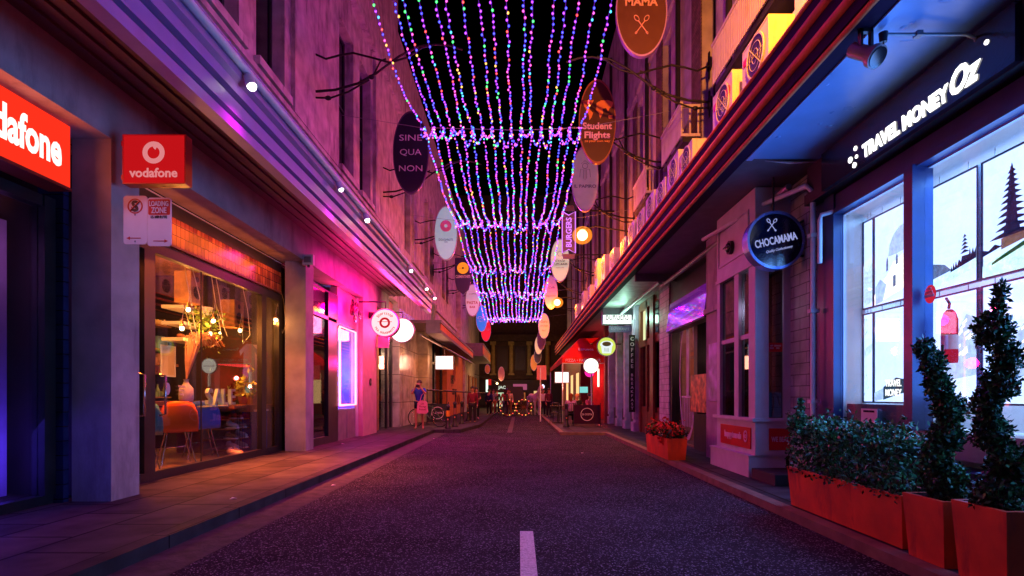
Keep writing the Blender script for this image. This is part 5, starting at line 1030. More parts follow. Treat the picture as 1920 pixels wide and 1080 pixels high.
# ------------------------------------------------------------------ shoe shop interior
def shell_chair(col,label,x,y,rz):
    t=thing('shell_chair',label,'chair',(0,0,0),'moulded shell chairs in the shoe shop')
    b=MB(); n=10; m=13; V=[];Fc=[]
    for j in range(m):          # profile from front lip over the seat up the back
        v=j/(m-1)
        if v<.5: q=v/.5; py=-.24+.42*q; pz=.50-.05*math.sin(q*3.14)+ .0; wd=.23+.02*q; cv=.05
        else: q=(v-.5)/.5; py=.18+.10*q+.03*math.sin(q*3.1); pz=.47+.42*q; wd=.25-.07*q*q; cv=.07
        for i in range(n):
            u=i/(n-1)*2-1; V.append((wd*u, py-(cv*.9*u*u if v>=.5 else 0), pz+(cv*u*u if v<.5 else 0)+(-.05*u**4 if v>.9 else 0)))
    for j in range(m-1):
        for i in range(n-1): Fc.append((j*n+i,j*n+i+1,(j+1)*n+i+1,(j+1)*n+i))
    b.add(V,Fc,0,True); o=b.build('shell',mat(label.split()[0]+'_shell_plastic',col,.35,bump=0,var=.05),t); md=o.modifiers.new('thick','SOLIDIFY'); md.thickness=.012
    for sx in (-1,1):
        for sy in (-1,1):
            b=MB(); b.tube([(sx*.12,sy*.08,.46),(sx*.21,sy*.21,.01)],.009,6); b.cyl((sx*.21,sy*.21,0),(sx*.21,sy*.21,.02),.014); b.build('leg',M['chrome'],t)
    b=MB(); b.tube([(-.165,.15,.24),(.165,-.15,.24)],.005,4); b.tube([(.165,.15,.24),(-.165,-.15,.24)],.005,4); b.build('brace',M['chrome'],t)
    t.location=(x,y,.16); t.rotation_euler=(0,0,rz); t.scale=(1.18,1.18,1.18); return t
shell_chair((.9,.17,.02),'orange shell chair at the timber counter behind the glass',-5.72,9.5,R(-140))
shell_chair((.02,.15,.95),'blue shell chair next to the orange one behind the glass',-5.85,10.45,R(-140))
shell_chair((.04,.25,.28),'teal shell chair half hidden by the glass door post',-5.75,8.6,R(-140))
shell_chair((.12,.2,.1),'green shell chair seen through the narrow glass beside the first pillar',-5.8,7.6,R(-140))
t=thing('counter_table','long red brown timber counter behind the shell chairs','table',(-6.3,9.5,.16))
b=MB(); b.box(-6.9,-6.15,7.9,11.6,1.12,1.2); b.build('table_top',M['wood'],t)
for y in (8.0,11.3): b=MB(); b.box(-6.8,-6.3,y,y+.08,.16,1.12); b.build('leg',M['wood'],t)
t=thing('shoe_cabinet','timber shoe cabinet with dark wire grid and shelves under the sale letters','cabinet',(-5.5,11.4,.16))
b=MB(); b.box(-6.1,-5.35,11.2,12.3,.98,1.06); b.box(-6.1,-5.35,11.2,11.25,.16,.98) if False else None; b.box(-6.1,-5.4,12.0,12.05,.16,.98); b.box(-6.1,-6.05,10.9,12.0,.16,.98); b.box(-6.1,-5.3,10.6,12.32,1.061,1.12); b.build('carcass',M['woodlt'],t)
b=MB(); b.box(-5.55,-5.35,12.051,12.3,.16,.98); b.build('side_panel',M['wood'],t)
for z in (.25,.45,.65,.83): b=MB(); b.box(-6.04,-5.45,10.9,12.0,z,z+.02); b.build('shelf',M['woodlt'],t)
b=MB()
for i in range(10): b.tube([(-5.42,10.95+i*.1,.2),(-5.42,10.95+i*.1,.97)],.004,4)
for z in (.3,.5,.7,.9): b.tube([(-5.42,10.9,z),(-5.42,12,z)],.004,4)
b.build('wire_grid',M['iron'],t)
def shoe(x,y,z,col,lab,rz=0,k=1.0):
    m=paint('shoe_%.2f_%.2f'%(col[0],col[2]),col); t=thing('shoe',lab,'shoe',(0,0,0),'shoes on show in the shoe shop')
    b=MB(); b.tube([(0,-.13,.035),(0,-.08,.045),(0,0,.06),(0,.06,.075),(0,.10,.07)],[.028,.042,.045,.048,.035],10); b.tube([(0,.05,.08),(0,.075,.12)],[.036,.038],10); b.build('upper',m,t)
    b=MB(); b.prism((0,0,.02),(1,0,0),(0,1,0),[(-.03,-.14),(.03,-.14),(.045,-.07),(.04,.05),(.035,.12),(-.035,.12),(-.04,.05),(-.045,-.07)],.02); b.build('sole',M['white'],t)
    t.location=(x,y,z); t.rotation_euler=(0,0,rz); t.scale=(k,k,k)
for i,(y,z,c,l) in enumerate(((11.0,.67,(.6,.6,.62),'white sneaker on the top cabinet shelf'),(11.3,.67,(.25,.27,.3),'grey sneaker beside the white one on the top cabinet shelf'),(10.95,.47,(.03,.03,.03),'black sneaker on the second cabinet shelf'),(11.35,.47,(.65,.6,.62),'pale sneaker near the right end of the second shelf'),(11.0,.27,(.62,.5,.5),'blush sneaker on the third cabinet shelf'),(11.35,.27,(.25,.4,.35),'green sneaker at the right end of the third shelf'),(11.15,.85,(.4,.1,.08),'brown shoe just under the cabinet top'))):
    shoe(-5.55,y,z,c,l,R(70),1.15)
shoe(-5.35,10.8,.16,(.55,.35,.3),'tan sneaker on the shop floor, farther of the pair behind the glass',R(60),1.3); shoe(-5.32,10.62,.16,(.65,.52,.48),'cream sneaker on the shop floor, nearer of the pair behind the glass',R(75),1.3)
t=thing('sale_letters','mint green standing letters spelling sale on the cabinet','letters',(-5.5,10.9,1.12))
M['mint']=mat('mint_paint',(.4,.68,.55),.5)
for ch,y in zip('SALE',(10.05,10.32,10.58,10.84)): text(ch,.42,(-5.5,y,1.28),FL,M['mint'],t,'letter',depth=.06,bold=.01)
MB().box(-5.6,-5.4,9.9,11.0,1.10,1.12).build('base_board',M['mint'],t)
t=thing('vase','cream bottle vase holding a tall plume of dried pampas grass','vase',(-5.7,9.75,1.2))
b=MB(); b.lathe((-5.7,9.75,1.2),[(0,0),(.10,0),(.115,.05),(.11,.22),(.05,.3),(.035,.36),(.05,.38)],20); b.build('bottle',M['offwhite'],t)
b=MB(); rnd=random.Random(8)
for i in range(40):
    a=rnd.uniform(-.12,.12); c=rnd.uniform(-.1,.1); k=rnd.uniform(.4,1); b.tube([(-5.7,9.75,1.55),(-5.7+a*.5,9.85+c*.5,1.9),(-5.7+a,9.95+c+.1*k,2.15+.25*k),(-5.7+a*1.6,10.15+c*2+.2*k,2.3+.15*k),(-5.7+a*1.6,10.3+c*2+.35*k,2.15+.1*k)],.006,3)
b.build('pampas',mat('dried_grass',(.6,.32,.2),.8),t)
def leafy(x,y,z,lab,m1,r=.2,n=260,hh=.3,seed=1,lm=.12):
    t=thing('potted_plant',lab,'plant',(x,y,z)); rnd=random.Random(seed)
    b=MB(); b.lathe((x,y,z),[(0,0),(.07,0),(.095,.15),(.10,.16),(.085,.16),(.08,.13),(0,.13)],16); b.build('pot',M['pot'],t)
    b=MB(); leafcloud(b,lambda:(x+rnd.gauss(0,r*.5),y+rnd.gauss(0,r*.5),z+.17+abs(rnd.gauss(0,hh*.6))),n,lm,rnd,asp=.35); b.build('leaves',m1,t)
M['leaflit']=mat('lime_leaf',(.22,.38,.06),.5,var=.4,scale=9,bump=0)
leafy(-5.5,11.35,1.12,'green potted plant beside the sale letters in the shoe shop',M['leaflit'],seed=4)
b=MB(); b.lathe((-5.6,11.1,1.12),[(0,0),(.06,0),(.06,.3),(.02,.36),(.02,.42)],12); tag(b.build('glass_jar',M['glassdim']),'tall clear jar between the sale letters and the plant','jar')
b=MB(); b.box(-5.6,-5.45,11.7,12.0,1.12,1.3); b.box(-5.44,-5.42,11.6,12.05,1.12,1.5); tag(b.build('box_display',M['woodlt']),'small timber boxes at the end of the shoe cabinet','box')
t=thing('striped_bag','blue and white striped upright bag in the last pane of the shoe shop','bag',(-5.45,11.75,.16))
M['bluecloth']=mat('blue_canvas',(.03,.06,.4),.8)
b=MB(); b.box(-5.6,-5.3,11.5,11.98,.16,.98); b.build('bag_body',M['bluecloth'],t); b=MB()
for i in range(3): b.box(-5.298,-5.295,11.56+.15*i,11.63+.15*i,.18,.78)
b.box(-5.62,-5.28,11.48,12.0,.981,1.02); b.build('white_stripe',M['white'],t)
t=thing('clothes_rail','short rail with hanging blue and grey garments in the last pane','clothes rail',(-5.5,11.8,1.3))
b=MB(); b.tube([(-5.5,11.35,2.4),(-5.5,12.0,2.4)],.012,6); b.build('rail',M['chrome'],t)
for i,c in enumerate(((.1,.15,.4),(.3,.32,.45),(.15,.05,.1))):
    b=MB(); b.prism((-5.45,11.5+.2*i,1.9),(math.cos(.5),math.sin(.5),0),(0,0,1),[(-.12,-.5),(.12,-.5),(.10,.3),(.16,.2),(.18,.3),(.05,.45),(-.05,.45),(-.18,.3),(-.16,.2),(-.10,.3)],.03); b.build('garment',paint('garment_%d'%i,c,.9),t)
t=thing('wall_shelf','three short white wall shelves with shoes near the shop ceiling','shelf',(-6.5,11,2.0))
for i,z in enumerate((2.32,2.62,2.92)): b=MB(); b.box(-6.6,-6.2,10.5,11.35,z,z+.06); b.build('shelf_board',M['white'],t)
b=MB(); 
for i,(z,y) in enumerate(((2.38,10.7),(2.38,11.0),(2.68,10.8),(2.98,11.1),(2.98,10.8))): b.ell((-6.35,y,z+.04),.05,.14,.05,10,6)
b.build('shelved_shoes',M['wood'],t)
t=thing('long_shelf','long timber shelf crossing the back of the shoe shop','shelf',(-7.3,10,1.95)); b=MB(); b.box(-7.6,-7.3,8,12.2,1.92,1.97); b.build('shelf_board',M['woodlt'],t)
rnd=random.Random(12); b=MB()
for i in range(14): y=8.1+.28*i; h=rnd.uniform(.1,.3); b.box(-7.55,-7.4,y,y+rnd.uniform(.08,.2),1.97,1.97+h)
b.build('shelved_boxes',mat('mixed_box_card',(.35,.2,.14),.7,var=.8,scale=3),t)
t=thing('low_shelf','low shelf of dark shoes at the back of the shop','shelf',(-7.4,9.5,.3)); b=MB(); b.box(-7.7,-7.2,8,11,.5,.54); b.box(-7.7,-7.2,8,11,.9,.94); b.build('shelf_board',M['woodlt'],t)
b=MB(); [b.ell((-7.3,8.2+.3*i,.58+.4*(i%2)),.06,.12,.05,10,6) for i in range(9)]; b.build('shelved_shoes',M['offwhite'],t)
for i,(y,z,l) in enumerate(((8.9,3.35,'dark speaker cabinet hung in the near upper corner of the shoe shop'),(10.35,3.25,'timber speaker cabinet hung midway along the shoe shop ceiling'),(11.9,3.0,'small timber speaker box at the far end of the shoe shop'))):
    t=thing('speaker_box',l,'speaker',(-5.9,y,z)); b=MB(); b.box(-6.15,-5.85,y-.2,y+.2,z-.28,z+.28); b.build('cabinet',M['woodlt'] if i else M['wood'],t); b=MB(); b.ring((-5.845,y,z-.08),*FL,0,.12,.006,20); b.ring((-5.845,y,z+.16),*FL,0,.05,.006,16); b.build('speaker_cone',M['black'],t)
M['filament']=em('filament_glow',(1,.72,.35),22,False)
pl=['first pendant bulb from the glass door, hung lowest on its white cable','upper pendant bulb near the glass door','pendant bulb in the middle of the shoe shop','pendant bulb near the dark post of the last pane','small pendant bulb low in the middle','faint pendant bulb behind the last pane']
for i,(px,py,Y) in enumerate(((341,616,9.6),(353,581,9.9),(400,602,10.6),(450,620,11.8),(394,626,10.8),(517,600,14))):
    Y=min(Y,12.0); x=xx(px,Y); z=zz(py,Y)
    t=thing('pendant_bulb',pl[i],'pendant lamp',(x,Y,z),'bare pendant bulbs in the shoe shop')
    b=MB(); b.ell((x,Y,z),.035,n=12,m=8); b.build('bulb',M['filament'],t)
    b=MB(); b.lathe((x,Y,z+.03),[(.06,0),(.05,.03),(.022,.05),(.02,.10),(0,.11)],12); b.build('socket',M['chrome'],t)
    rnd=random.Random(i); b=MB(); b.tube([(x,Y,z+.13),(x+.02,Y+.03,z+.35),(x+rnd.uniform(-.1,.1),Y+rnd.uniform(.1,.35),z-.25),(x+.03,Y+rnd.uniform(.3,.5),z-.05),(x,Y+rnd.uniform(.2,.4),z+.5),(x,Y-.05,3.9)],.007,5); b.build('cable',M['offwhite'],t)
    light('POINT','bulb_glow',(x,Y,z-.07),(1,.3,.05),38 if i<5 else 8,.04,t)
rnd=random.Random(55)
for k,z in enumerate((.75,1.25,1.75,2.25,2.75)):
    t=thing('goods_shelf',['lowest','second','third','fourth','top'][k]+' back wall shelf of the shoe shop, crowded with small goods','shelf',(-7.6,10,z),'back wall shelves in the shoe shop')
    b=MB(); b.box(-7.88,-7.45,7.4,12.2,z,z+.03); b.build('shelf_board',M['woodlt'],t)
    for q in range(4):
        b=MB()
        for i in range(9):
            y=7.5+1.2*q+.12*i+rnd.uniform(0,.03); h=rnd.uniform(.08,.3); c=rnd.random()
            if c<.4: b.box(-7.6,-7.5,y,y+.09,z+.03,z+.03+h)
            elif c<.7: b.lathe((-7.55,y+.05,z+.03),[(0,0),(.04,0),(.045,h*.5),(.015,h*.75),(.015,h)],8)
            else: b.ell((-7.55,y+.05,z+.09),.05,.05,.06,8,6)
        b.build('goods',paint('goods_tone_%d'%((k+q)%5),[(.6,.2,.08),(.15,.3,.5),(.7,.6,.4),(.5,.06,.05),(.2,.35,.12)][(k+q)%5],.35),t)
for i,(x,y,z) in enumerate(((-6.4,8.3,1.8),(-6.9,9.2,2.4),(-6.7,10.2,1.6),(-7.1,11.0,2.1),(-6.2,11.8,2.6),(-6.8,11.6,1.45),(-6.3,9.0,2.9))):
    t=thing('candle_bulb',['tiny warm bulb near the glass door at mid height','tiny warm bulb high before the shelves','tiny warm bulb just above the counter','tiny warm bulb in front of the far shelves','tiny warm bulb high by the last pane','tiny warm bulb low by the last pane','tiny warm bulb near the ceiling by the door'][i],'lamp',(x,y,z),'tiny warm bulbs in the shoe shop'); b=MB(); b.ell((x,y,z),.02); b.build('bulb',M['filament'],t); b=MB(); b.tube([(x,y,z+.02),(x+.03,y,3.9)],.004,4); b.build('cable',M['black'],t); light('POINT','bulb_glow2',(x,y,z-.04),(1,.3,.05),9,.02,t)
t=thing('hanging_plant','trailing green plant hung in front of the shop shelves','plant',(-6.0,10.9,2.9)); rnd=random.Random(61)
b=MB(); leafcloud(b,lambda:(-6.0+rnd.gauss(0,.12),10.9+rnd.gauss(0,.18),2.9-abs(rnd.gauss(0,.3))),420,.09,rnd,0,.5); b.build('leaves',M['leaflit'],t); b=MB(); b.lathe((-6.0,10.9,2.85),[(0,0),(.1,0),(.13,.14)],12); b.build('pot',M['offwhite'],t); b=MB(); b.tube([(-6.0,10.9,2.95),(-6.0,10.9,3.9)],.006,4); b.build('cord',M['black'],t)
for i,(y,z,c) in enumerate(((8.6,1.55,(.5,.12,.1)),(9.3,1.7,(.1,.2,.4)),(10.9,1.7,(.6,.45,.3)))):
    b=MB(); b.box(-6.86,-6.84,y,y+.4,z,z+.55); t=tag(b.build('framed_print',paint('print_%d'%i,c,.4)),['dark red framed print standing on the counter by the door','blue framed print on the counter behind the vase','tan framed print behind the sale letters'][i],'picture'); b=MB(); b.box(-6.85,-6.83,y-.03,y,z-.03,z+.58); b.box(-6.85,-6.83,y+.4,y+.43,z-.03,z+.58); b.box(-6.85,-6.83,y,y+.4,z+.55,z+.58); b.box(-6.85,-6.83,y,y+.4,z-.03,z); b.build('frame',M['offwhite'],t)
light('AREA','ceiling_glow',(-6.6,9.6,3.85),(1,.28,.03),150,1.6,LB,rot=(0,0,0),sizey=4.5)
light('AREA','tile_glow',(-4.66,9.5,3.9),(1,.18,.02),22,.3,LB,rot=(0,R(65),0),sizey=4.6)
light('AREA','ceiling_glow',(-5.45,9.6,3.2),(1,.15,.015),430,.4,LB,rot=(0,R(-22),0),sizey=4.0).data.spread=R(75)
light('POINT','uplight',(-6.6,8.6,3.2),(1,.3,.04),30,.2,LB)
b=MB(); b.box(-7.0,-6.98,9.0,9.001,0,0) if False else None
t=thing('neon_sign','pink neon script glowing on the dark back wall of the shoe shop','neon sign',(-8.85,12,1.9)); text('soledevotion',.26,(-7.88,11.3,1.95),FL,em('pink_neon',(1,.08,.3),2.2),t,bold=.03,width=1.7)
t=thing('door_sticker','small round sticker with white lines of text on the shoe shop glass','sticker',(-5.11,8.3,1.3)); b=MB(); b.prism((-5.11,8.28,1.40),*FL,ellpts(.06,.09,20),.004); b.build('disc',M['signw'],t); text('trading\nhours\ndaily',.06,(-5.11,8.62,1.38),FL,M['signw'],t)
b=MB(); b.box(-5.10,-5.105,7.1,7.25,.85,1.2); tag(b.build('card_stickers',M['bluecloth']),'blue card stickers on the narrow glass of the door','sticker')

# ------------------------------------------------------------------ doughnut shop
M['pinkneon']=em('pink_neon_tube',(1,.22,.25),5); M['pinkface']=em('pink_lit_face',(1,.62,.66),1.5)
t=thing('neon_window','upright display window outlined by a glowing pink neon tube, blue lit inside','display window',(-4.75,15.6,1))
b=MB(); b.tube([(XC+.02,14.93,1.05),(XC+.02,16.38,1.05),(XC+.02,16.38,3.12),(XC+.02,14.93,3.12),(XC+.02,14.93,1.05)],.03,6); b.build('neon_tube',M['pinkneon'],t)
b=MB(); b.box(XC-.7,XC-.68,14.86,16.43,.95,3.2); b.box(XC-.68,XC-.02,14.86,16.43,.92,.95); b.box(XC-.68,XC-.02,16.40,16.43,.95,3.2); b.build('display_box',mat('pale_blue_lining',(.4,.5,.8),.5),t)
b=MB(); b.box(XC-.55,XC-.5,15.1,15.9,2.45,2.8); b.build('white_panel_light',em('white_panel',(.9,.85,1),4),t)
b=MB(); b.box(XC-.03,XC-.035,14.95,16.36,1.08,3.1); b.build('pane',M['glass'],t)
rnd=random.Random(6); b=MB()
for i in range(5): b.box(XC-.6,XC-.2,14.9,15.5,1.1+.28*i,1.115+.28*i); b.ell((XC-.4,15.1+.1*rnd.random(),1.16+.28*i),.08,.14,.05,10,6)
b.build('doughnut_tray',mat('pink_tray',(.7,.4,.3),.4),t)
text('MELT',.2,(XC-.3,15.3,2.3),FL,em('blue_letters',(.02,.1,1),1.2),t,bold=.03,width=.5)
light('POINT','neon_glow',(XC-.3,15.9,1.9),(.04,.1,1),90,.1,t)
light('POINT','neon_glow',(XC+.35,15.7,2.2),(1,.01,.2),50,.15,t)
light('POINT','neon_glow',(XC+.25,15.0,3.6),(1,.0,.12),80,.15,t)
light('POINT','neon_glow',(-3.9,16.9,3.9),(1,.0,.15),75,.15,t)
light('POINT','neon_glow',(-3.6,15.8,3.4),(.9,.0,.3),150,.15,t)  # added light that strengthens the magenta spill on the pavement
light('AREA','added_canopy_glow',(-3.7,15.2,4.6),(1,.0,.3),150,.8,CL,rot=(0,R(8),0),sizey=4.5)  # added magenta light under the canopy, put in to tint the pavement
light('POINT','room_glow',(-6.2,13.7,3.2),(1,.05,.06),45,.2,LB)
b=MB(); b.box(-6.9,-6.8,12.9,14.5,2.3,3.2); tag(b.build('red_menu_band',em('red_menu',(1,.03,.02),.6)),'glowing red band inside the doughnut shop','panel')
b=MB(); b.box(-6.6,-6.55,13.5,14.3,1.75,2.2); tag(b.build('menu_screen',em('pale_green_screen',(.85,1,.8),2.4)),'bright whitish menu screen inside the doughnut shop','screen')
b=MB(); b.box(-6.5,-6.45,13.4,13.7,1.25,1.74); tag(b.build('menu_board',em('green_board',(.15,.8,.02),.9)),'green menu board under the bright screen','board')
b=MB(); b.box(-6.9,-5.9,12.9,14.6,.15,1.05); tag(b.build('shop_counter',M['dark']),'dark counter standing in the doughnut shop','counter')
b=MB()
for i,(y,z) in enumerate(((13.0,1.2),(13.3,1.15),(13.9,1.2),(14.2,1.15))): b.ell((-6.0,y,z),.1,.1,.08,10,6)
tag(b.build('counter_goods',mat('mixed_goods',(.6,.3,.3),.5,var=.8,scale=9)),'row of small goods on the doughnut shop counter','goods')
# wreath of dark round ornaments and speaker over the neon window
t=thing('wreath','clutter of dark round ornaments mounted over the neon window','ornament',(-4.6,15.8,3.6))
b=MB(); rnd=random.Random(21)
for i in range(16): a=rnd.uniform(0,6.28); r=rnd.uniform(.05,.32); b.ring((-4.55+rnd.uniform(-.05,.08),15.7+r*math.cos(a)*1.6,3.62+r*math.sin(a)),*FL,.05,.09,.04,14)
b.build('ornaments',mat('dark_wreath',(.12,.02,.06),.3,metal=.5),t)
t=thing('wall_speaker','small black speaker on the wall right of the round ornaments','speaker',(-4.6,17.2,3.75)); b=MB(); b.cyl((-4.55,17.3,3.75),(-4.35,17.2,3.7),.10,.12,12); b.build('housing',M['black'],t); b=MB(); b.ring((-4.34,17.2,3.7),*FL,0,.09,.01,16); b.build('grille',M['dark'],t)
t=thing('intercom','round black intercom on the pink column','intercom',(-4.54,17.5,1.6)); b=MB(); b.prism((-4.52,17.4,1.72),*FL,ellpts(.09,.11,24),.03); b.build('plate',M['black'],t); b=MB(); b.ring((-4.515,17.4,1.72),*FL,.02,.04,.006,14); b.build('speaker_ring',M['grey'],t)
S=disc_sign(723,606,25,16.0,M['pinkface'],'round pink lit sign with a doughnut emblem, hung before the white disc',rim=mat('scalloped_rim',(.7,.3,.35),.4),thick=.2,rimw=.02)
M['redlit']=em('red_lit_print',(.75,.01,.03),.9)
b=MB(); b.ring((S[1],S[2]-.006,S[3]),*FC,.09,.15,.006,30); b.box(S[1]-.2,S[1]+.2,S[2]-.012,S[2]-.008,S[3]+.02,S[3]+.035); b.build('doughnut_emblem',M['redlit'],S[0])
for i,ch in enumerate('TEA DOUGHNUTS'):
    a=R(-90-62+124*i/12); 
    if ch!=' ': text(ch,.075,(S[1]+.285*math.cos(a),S[2],S[3]+.285*math.sin(a)),(Vector((-math.sin(a),0,math.cos(a))),Vector((-math.cos(a),0,-math.sin(a)))),M['redlit'],S[0],'letter',bold=.03)
for i,ch in enumerate('Shortstop'):
    a=R(90+48-96*i/8); text(ch,.11,(S[1]+.26*math.cos(a),S[2],S[3]+.26*math.sin(a)),(Vector((math.sin(a),0,-math.cos(a))),Vector((math.cos(a),0,math.sin(a)))),M['redlit'],S[0],'letter',bold=.01)
b=MB(); b.tube([(S[1]-.3,16.0,S[3]+.6),(-4.5,16.0,S[3]+.6)],.02,6); b.tube([(S[1],16.0,S[3]+.37),(S[1],16.0,S[3]+.6),(S[1]-.3,16,S[3]+.6)],.02,6); b.build('hanger',M['iron'],S[0])
light('AREA','sign_glow',(S[1],15.85,S[3]),(1,.12,.3),16,.6,S[0],rot=(R(-90),0,0),sizey=.6)
S=disc_sign(755,620,22,18.6,em('white_disc_glow',(1,.93,.88),2),'plain blazing white round light sign beyond the pink one',rim=M['grey'],thick=.18,rimw=.015)
b=MB(); b.tube([(S[1],18.6,S[3]+.38),(S[1],18.6,S[3]+.6),(-4.5,18.6,S[3]+.6)],.02,6); b.build('hanger',M['iron'],S[0])
light('AREA','sign_glow',(S[1],18.75,S[3]),(1,.5,.3),50,.7,S[0],rot=(R(90),0,0),sizey=.7)
light('AREA','sign_glow',(S[1],18.4,S[3]),(1,.03,.22),110,.7,S[0],rot=(R(-90),0,0),sizey=.7)
b=MB(); Y=18.2; b.box(xx(708,Y),xx(729,Y),Y,Y+.05,zz(652,Y),zz(631,Y)); t=tag(b.build('parking_sign',mat('pink_lit_sign_white',(.7,.5,.6),.4)),'small pinkish white two panel parking sign on the end of the pink column','sign')  # pink light is put into the white of the sign
b=MB(); b.box(-5.6,-5.55,19.6,20.6,2.2,3.1); b.build; t=tag(b.build('red_print_panel',em('red_print',(.8,.06,.03),.5)),'red and white print panel behind the entrance glass','panel')
rnd=random.Random(2); t=thing('display_shelves','shelves of small bright goods in the entrance window','shelf',(-5.8,20.5,.2))
for k in range(4): b=MB(); b.box(-5.9,-5.5,19.6,21.1,.55+.42*k,.57+.42*k); b.build('shelf_board',M['white'],t)
b=MB()
for i in range(26): b.ell((-5.6,19.7+rnd.random()*1.3,.62+.42*rnd.randrange(4)),.05,.06,.07,8,5)
b.build('goods',mat('bright_goods',(.7,.5,.25),.4,var=.7,scale=11),t)
light('POINT','room_glow',(-5.4,20.4,2.9),(1,.6,.35),45,.15,t)
light('POINT','room_glow',(-4.6,29.5,2.2),(1,.45,.25),30,.2,L2)

# ------------------------------------------------------------------ planters, hedge and topiary
def planter(x0,x1,y0,y1,z0,z1,label,flare=.03,name='planter',m='orangepl'):
    t=thing(name,label,'planter',((x0+x1)/2,(y0+y1)/2,z0),'orange planters along the right kerb')
    b=MB(); f=flare; V=[]
    for (e,z) in ((-f,z0),(0,z1)):
        V+= [(x0-e,y0-e,z),(x1+e,y0-e,z),(x1+e,y1+e,z),(x0-e,y1+e,z)]
    w=.035
    V+=[(x0+w,y0+w,z1),(x1-w,y0+w,z1),(x1-w,y1-w,z1),(x0+w,y1-w,z1)]
    b.add(V,[(0,3,2,1),(0,1,5,4),(1,2,6,5),(2,3,7,6),(3,0,4,7),(4,5,9,8),(5,6,10,9),(6,7,11,10),(7,4,8,11)],0); b.build('box',M[m],t)
    b=MB(); b.add([(x0+w,y0+w,z1),(x1-w,y0+w,z1),(x1-w,y1-w,z1),(x0+w,y1-w,z1),(x0+w,y0+w,z1-.07),(x1-w,y0+w,z1-.07),(x1-w,y1-w,z1-.07),(x0+w,y1-w,z1-.07)],[(0,1,5,4),(1,2,6,5),(2,3,7,6),(3,0,4,7)]); b.build('inner_rim',M['rim'],t)
    b=MB(); b.box(x0+w,x1-w,y0+w,y1-w,z1-.12,z1-.07); b.build('soil',M['soil'],t); return t
P1=planter(2.97,3.42,4.42,6.30,.10,.52,'long low orange planter box under the clipped hedge')
b=MB(); b.box(2.955,2.968,5.5,6.28,.50,.523); b.build('lip_board',M['orangepl'],P1)
P2=planter(2.93,3.36,3.93,4.35,.095,.565,'middle tall orange planter holding a spiral topiary tree, next to the hedge')
P3=planter(2.93,3.36,3.42,3.86,.095,.60,'nearest tall orange planter, at the picture corner, holding the taller topiary')
P4=planter(2.76,3.14,10.6,12.4,.095,.50,'small orange planter of red flowers before the black shopfront')
rnd=random.Random(31)
def hsm():
    y=rnd.uniform(4.45,6.28); r=rnd.random()
    top=.93+.05*math.sin(y*9)+.04*math.sin(y*23)+ (.14 if y>6.08 else 0)
    x=3.195+rnd.choice([-1,1])*(.25*rnd.random()**.35)*(1 if r<.8 else .5)
    z=rnd.uniform(.47,top) if rnd.random()<.75 else top-abs(rnd.gauss(0,.04))
    if rnd.random()<.12: z=top+abs(rnd.gauss(0,.045))
    return (x,y,z)
t=thing('hedge','clipped dark green hedge with ragged top growing in the long planter','hedge',(3.2,5.4,.5))
b=MB(); leafcloud(b,hsm,11000,.044,rnd,0,.55,2)
def spr():
    h=rnd.random(); return (3.05+rnd.gauss(0,.045*(1.1-h)),6.16+rnd.gauss(0,.05*(1.1-h)),.9+.36*h)
leafcloud(b,spr,520,.034,rnd,0,.55,2)
for i in range(26):
    y=rnd.uniform(4.5,6.25); x=3.195+rnd.uniform(-.2,.2); h=rnd.uniform(.03,.13)
    leafcloud(b,lambda:(x+rnd.gauss(0,.01),y+rnd.gauss(0,.01),.95+rnd.random()*h),26,.03,rnd,0,.55,2)
b.build('foliage',[M['leaf'],M['leafd']],t)
b=MB()
for i in range(22): y=4.5+.083*i; b.tube([(3.2+rnd.uniform(-.05,.05),y,.44),(3.2+rnd.uniform(-.1,.1),y+rnd.uniform(-.04,.04),.7),(3.2+rnd.uniform(-.18,.18),y+rnd.uniform(-.06,.06),.95)],.006,4)
b.build('stems',M['bark'],t)
def topiary(x,y,z0,h,label,lobes,seed,skirt=.2):
    t=thing('topiary_tree',label,'tree',(x,y,z0)); rnd=random.Random(seed)
    b=MB(); b.tube([(x,y,z0-.1),(x+.015,y+.01,z0+h*.3),(x-.015,y,z0+h*.6),(x,y,z0+h*.9)],[.02,.018,.014,.008],8); b.build('trunk',M['bark'],t)
    b=MB()
    for (lx,ly,lz,r,hz) in lobes:
        r*=.84
        n=int(2600*(r/.15)**2*(hz/r))
        def s():
            d=Vector((rnd.gauss(0,1),rnd.gauss(0,1),rnd.gauss(0,1))).normalized()*(rnd.random()**.28)*rnd.uniform(.85,1.12); return (x+lx+d.x*r,y+ly+d.y*r,z0+lz+d.z*hz)
        leafcloud(b,s,int(n*.8),.038,rnd,0,.5,2)
    b.build('crown',[M['leafd'],M['leaf']],t); return t
# lobes wind round the stem
topiary(3.09,4.15,.5,1.3,'slimmer spiral topiary tree in the middle planter, before the lit posters',[(.02,0,.16,.17,.17),(-.05,.0,.36,.115,.12),(.04,.02,.50,.135,.12),(.05,-.0,.70,.13,.12),(-.03,.0,.86,.105,.11),(-.07,0,1.02,.10,.10),(-.13,0,1.14,.075,.08)],41)
topiary(3.09,3.66,.52,1.5,'taller, fuller spiral topiary tree in the corner planter with a feathery tip',[(-.02,0,.12,.17,.17),(.06,.0,.34,.14,.13),(-.05,.0,.54,.125,.13),(-.08,.0,.72,.10,.11),(.0,.0,.86,.12,.12),(.04,.0,1.02,.10,.11),(-.04,0,1.2,.12,.13),(-.0,0,1.38,.045,.07),(0.01,0,1.47,.03,.05)],42)
t=thing('flower_bed','mass of red flowers with dark leaves filling the small planter','flowers',(2.95,11.5,.45)); rnd=random.Random(9)
b=MB(); f_=lambda:(2.95+rnd.uniform(-.19,.19),rnd.uniform(10.6,12.4),.5+abs(rnd.gauss(0,.09)))
leafcloud(b,f_,1500,.07,rnd,0,.7); b.build('leaves',M['leafd'],t)
b=MB(); 
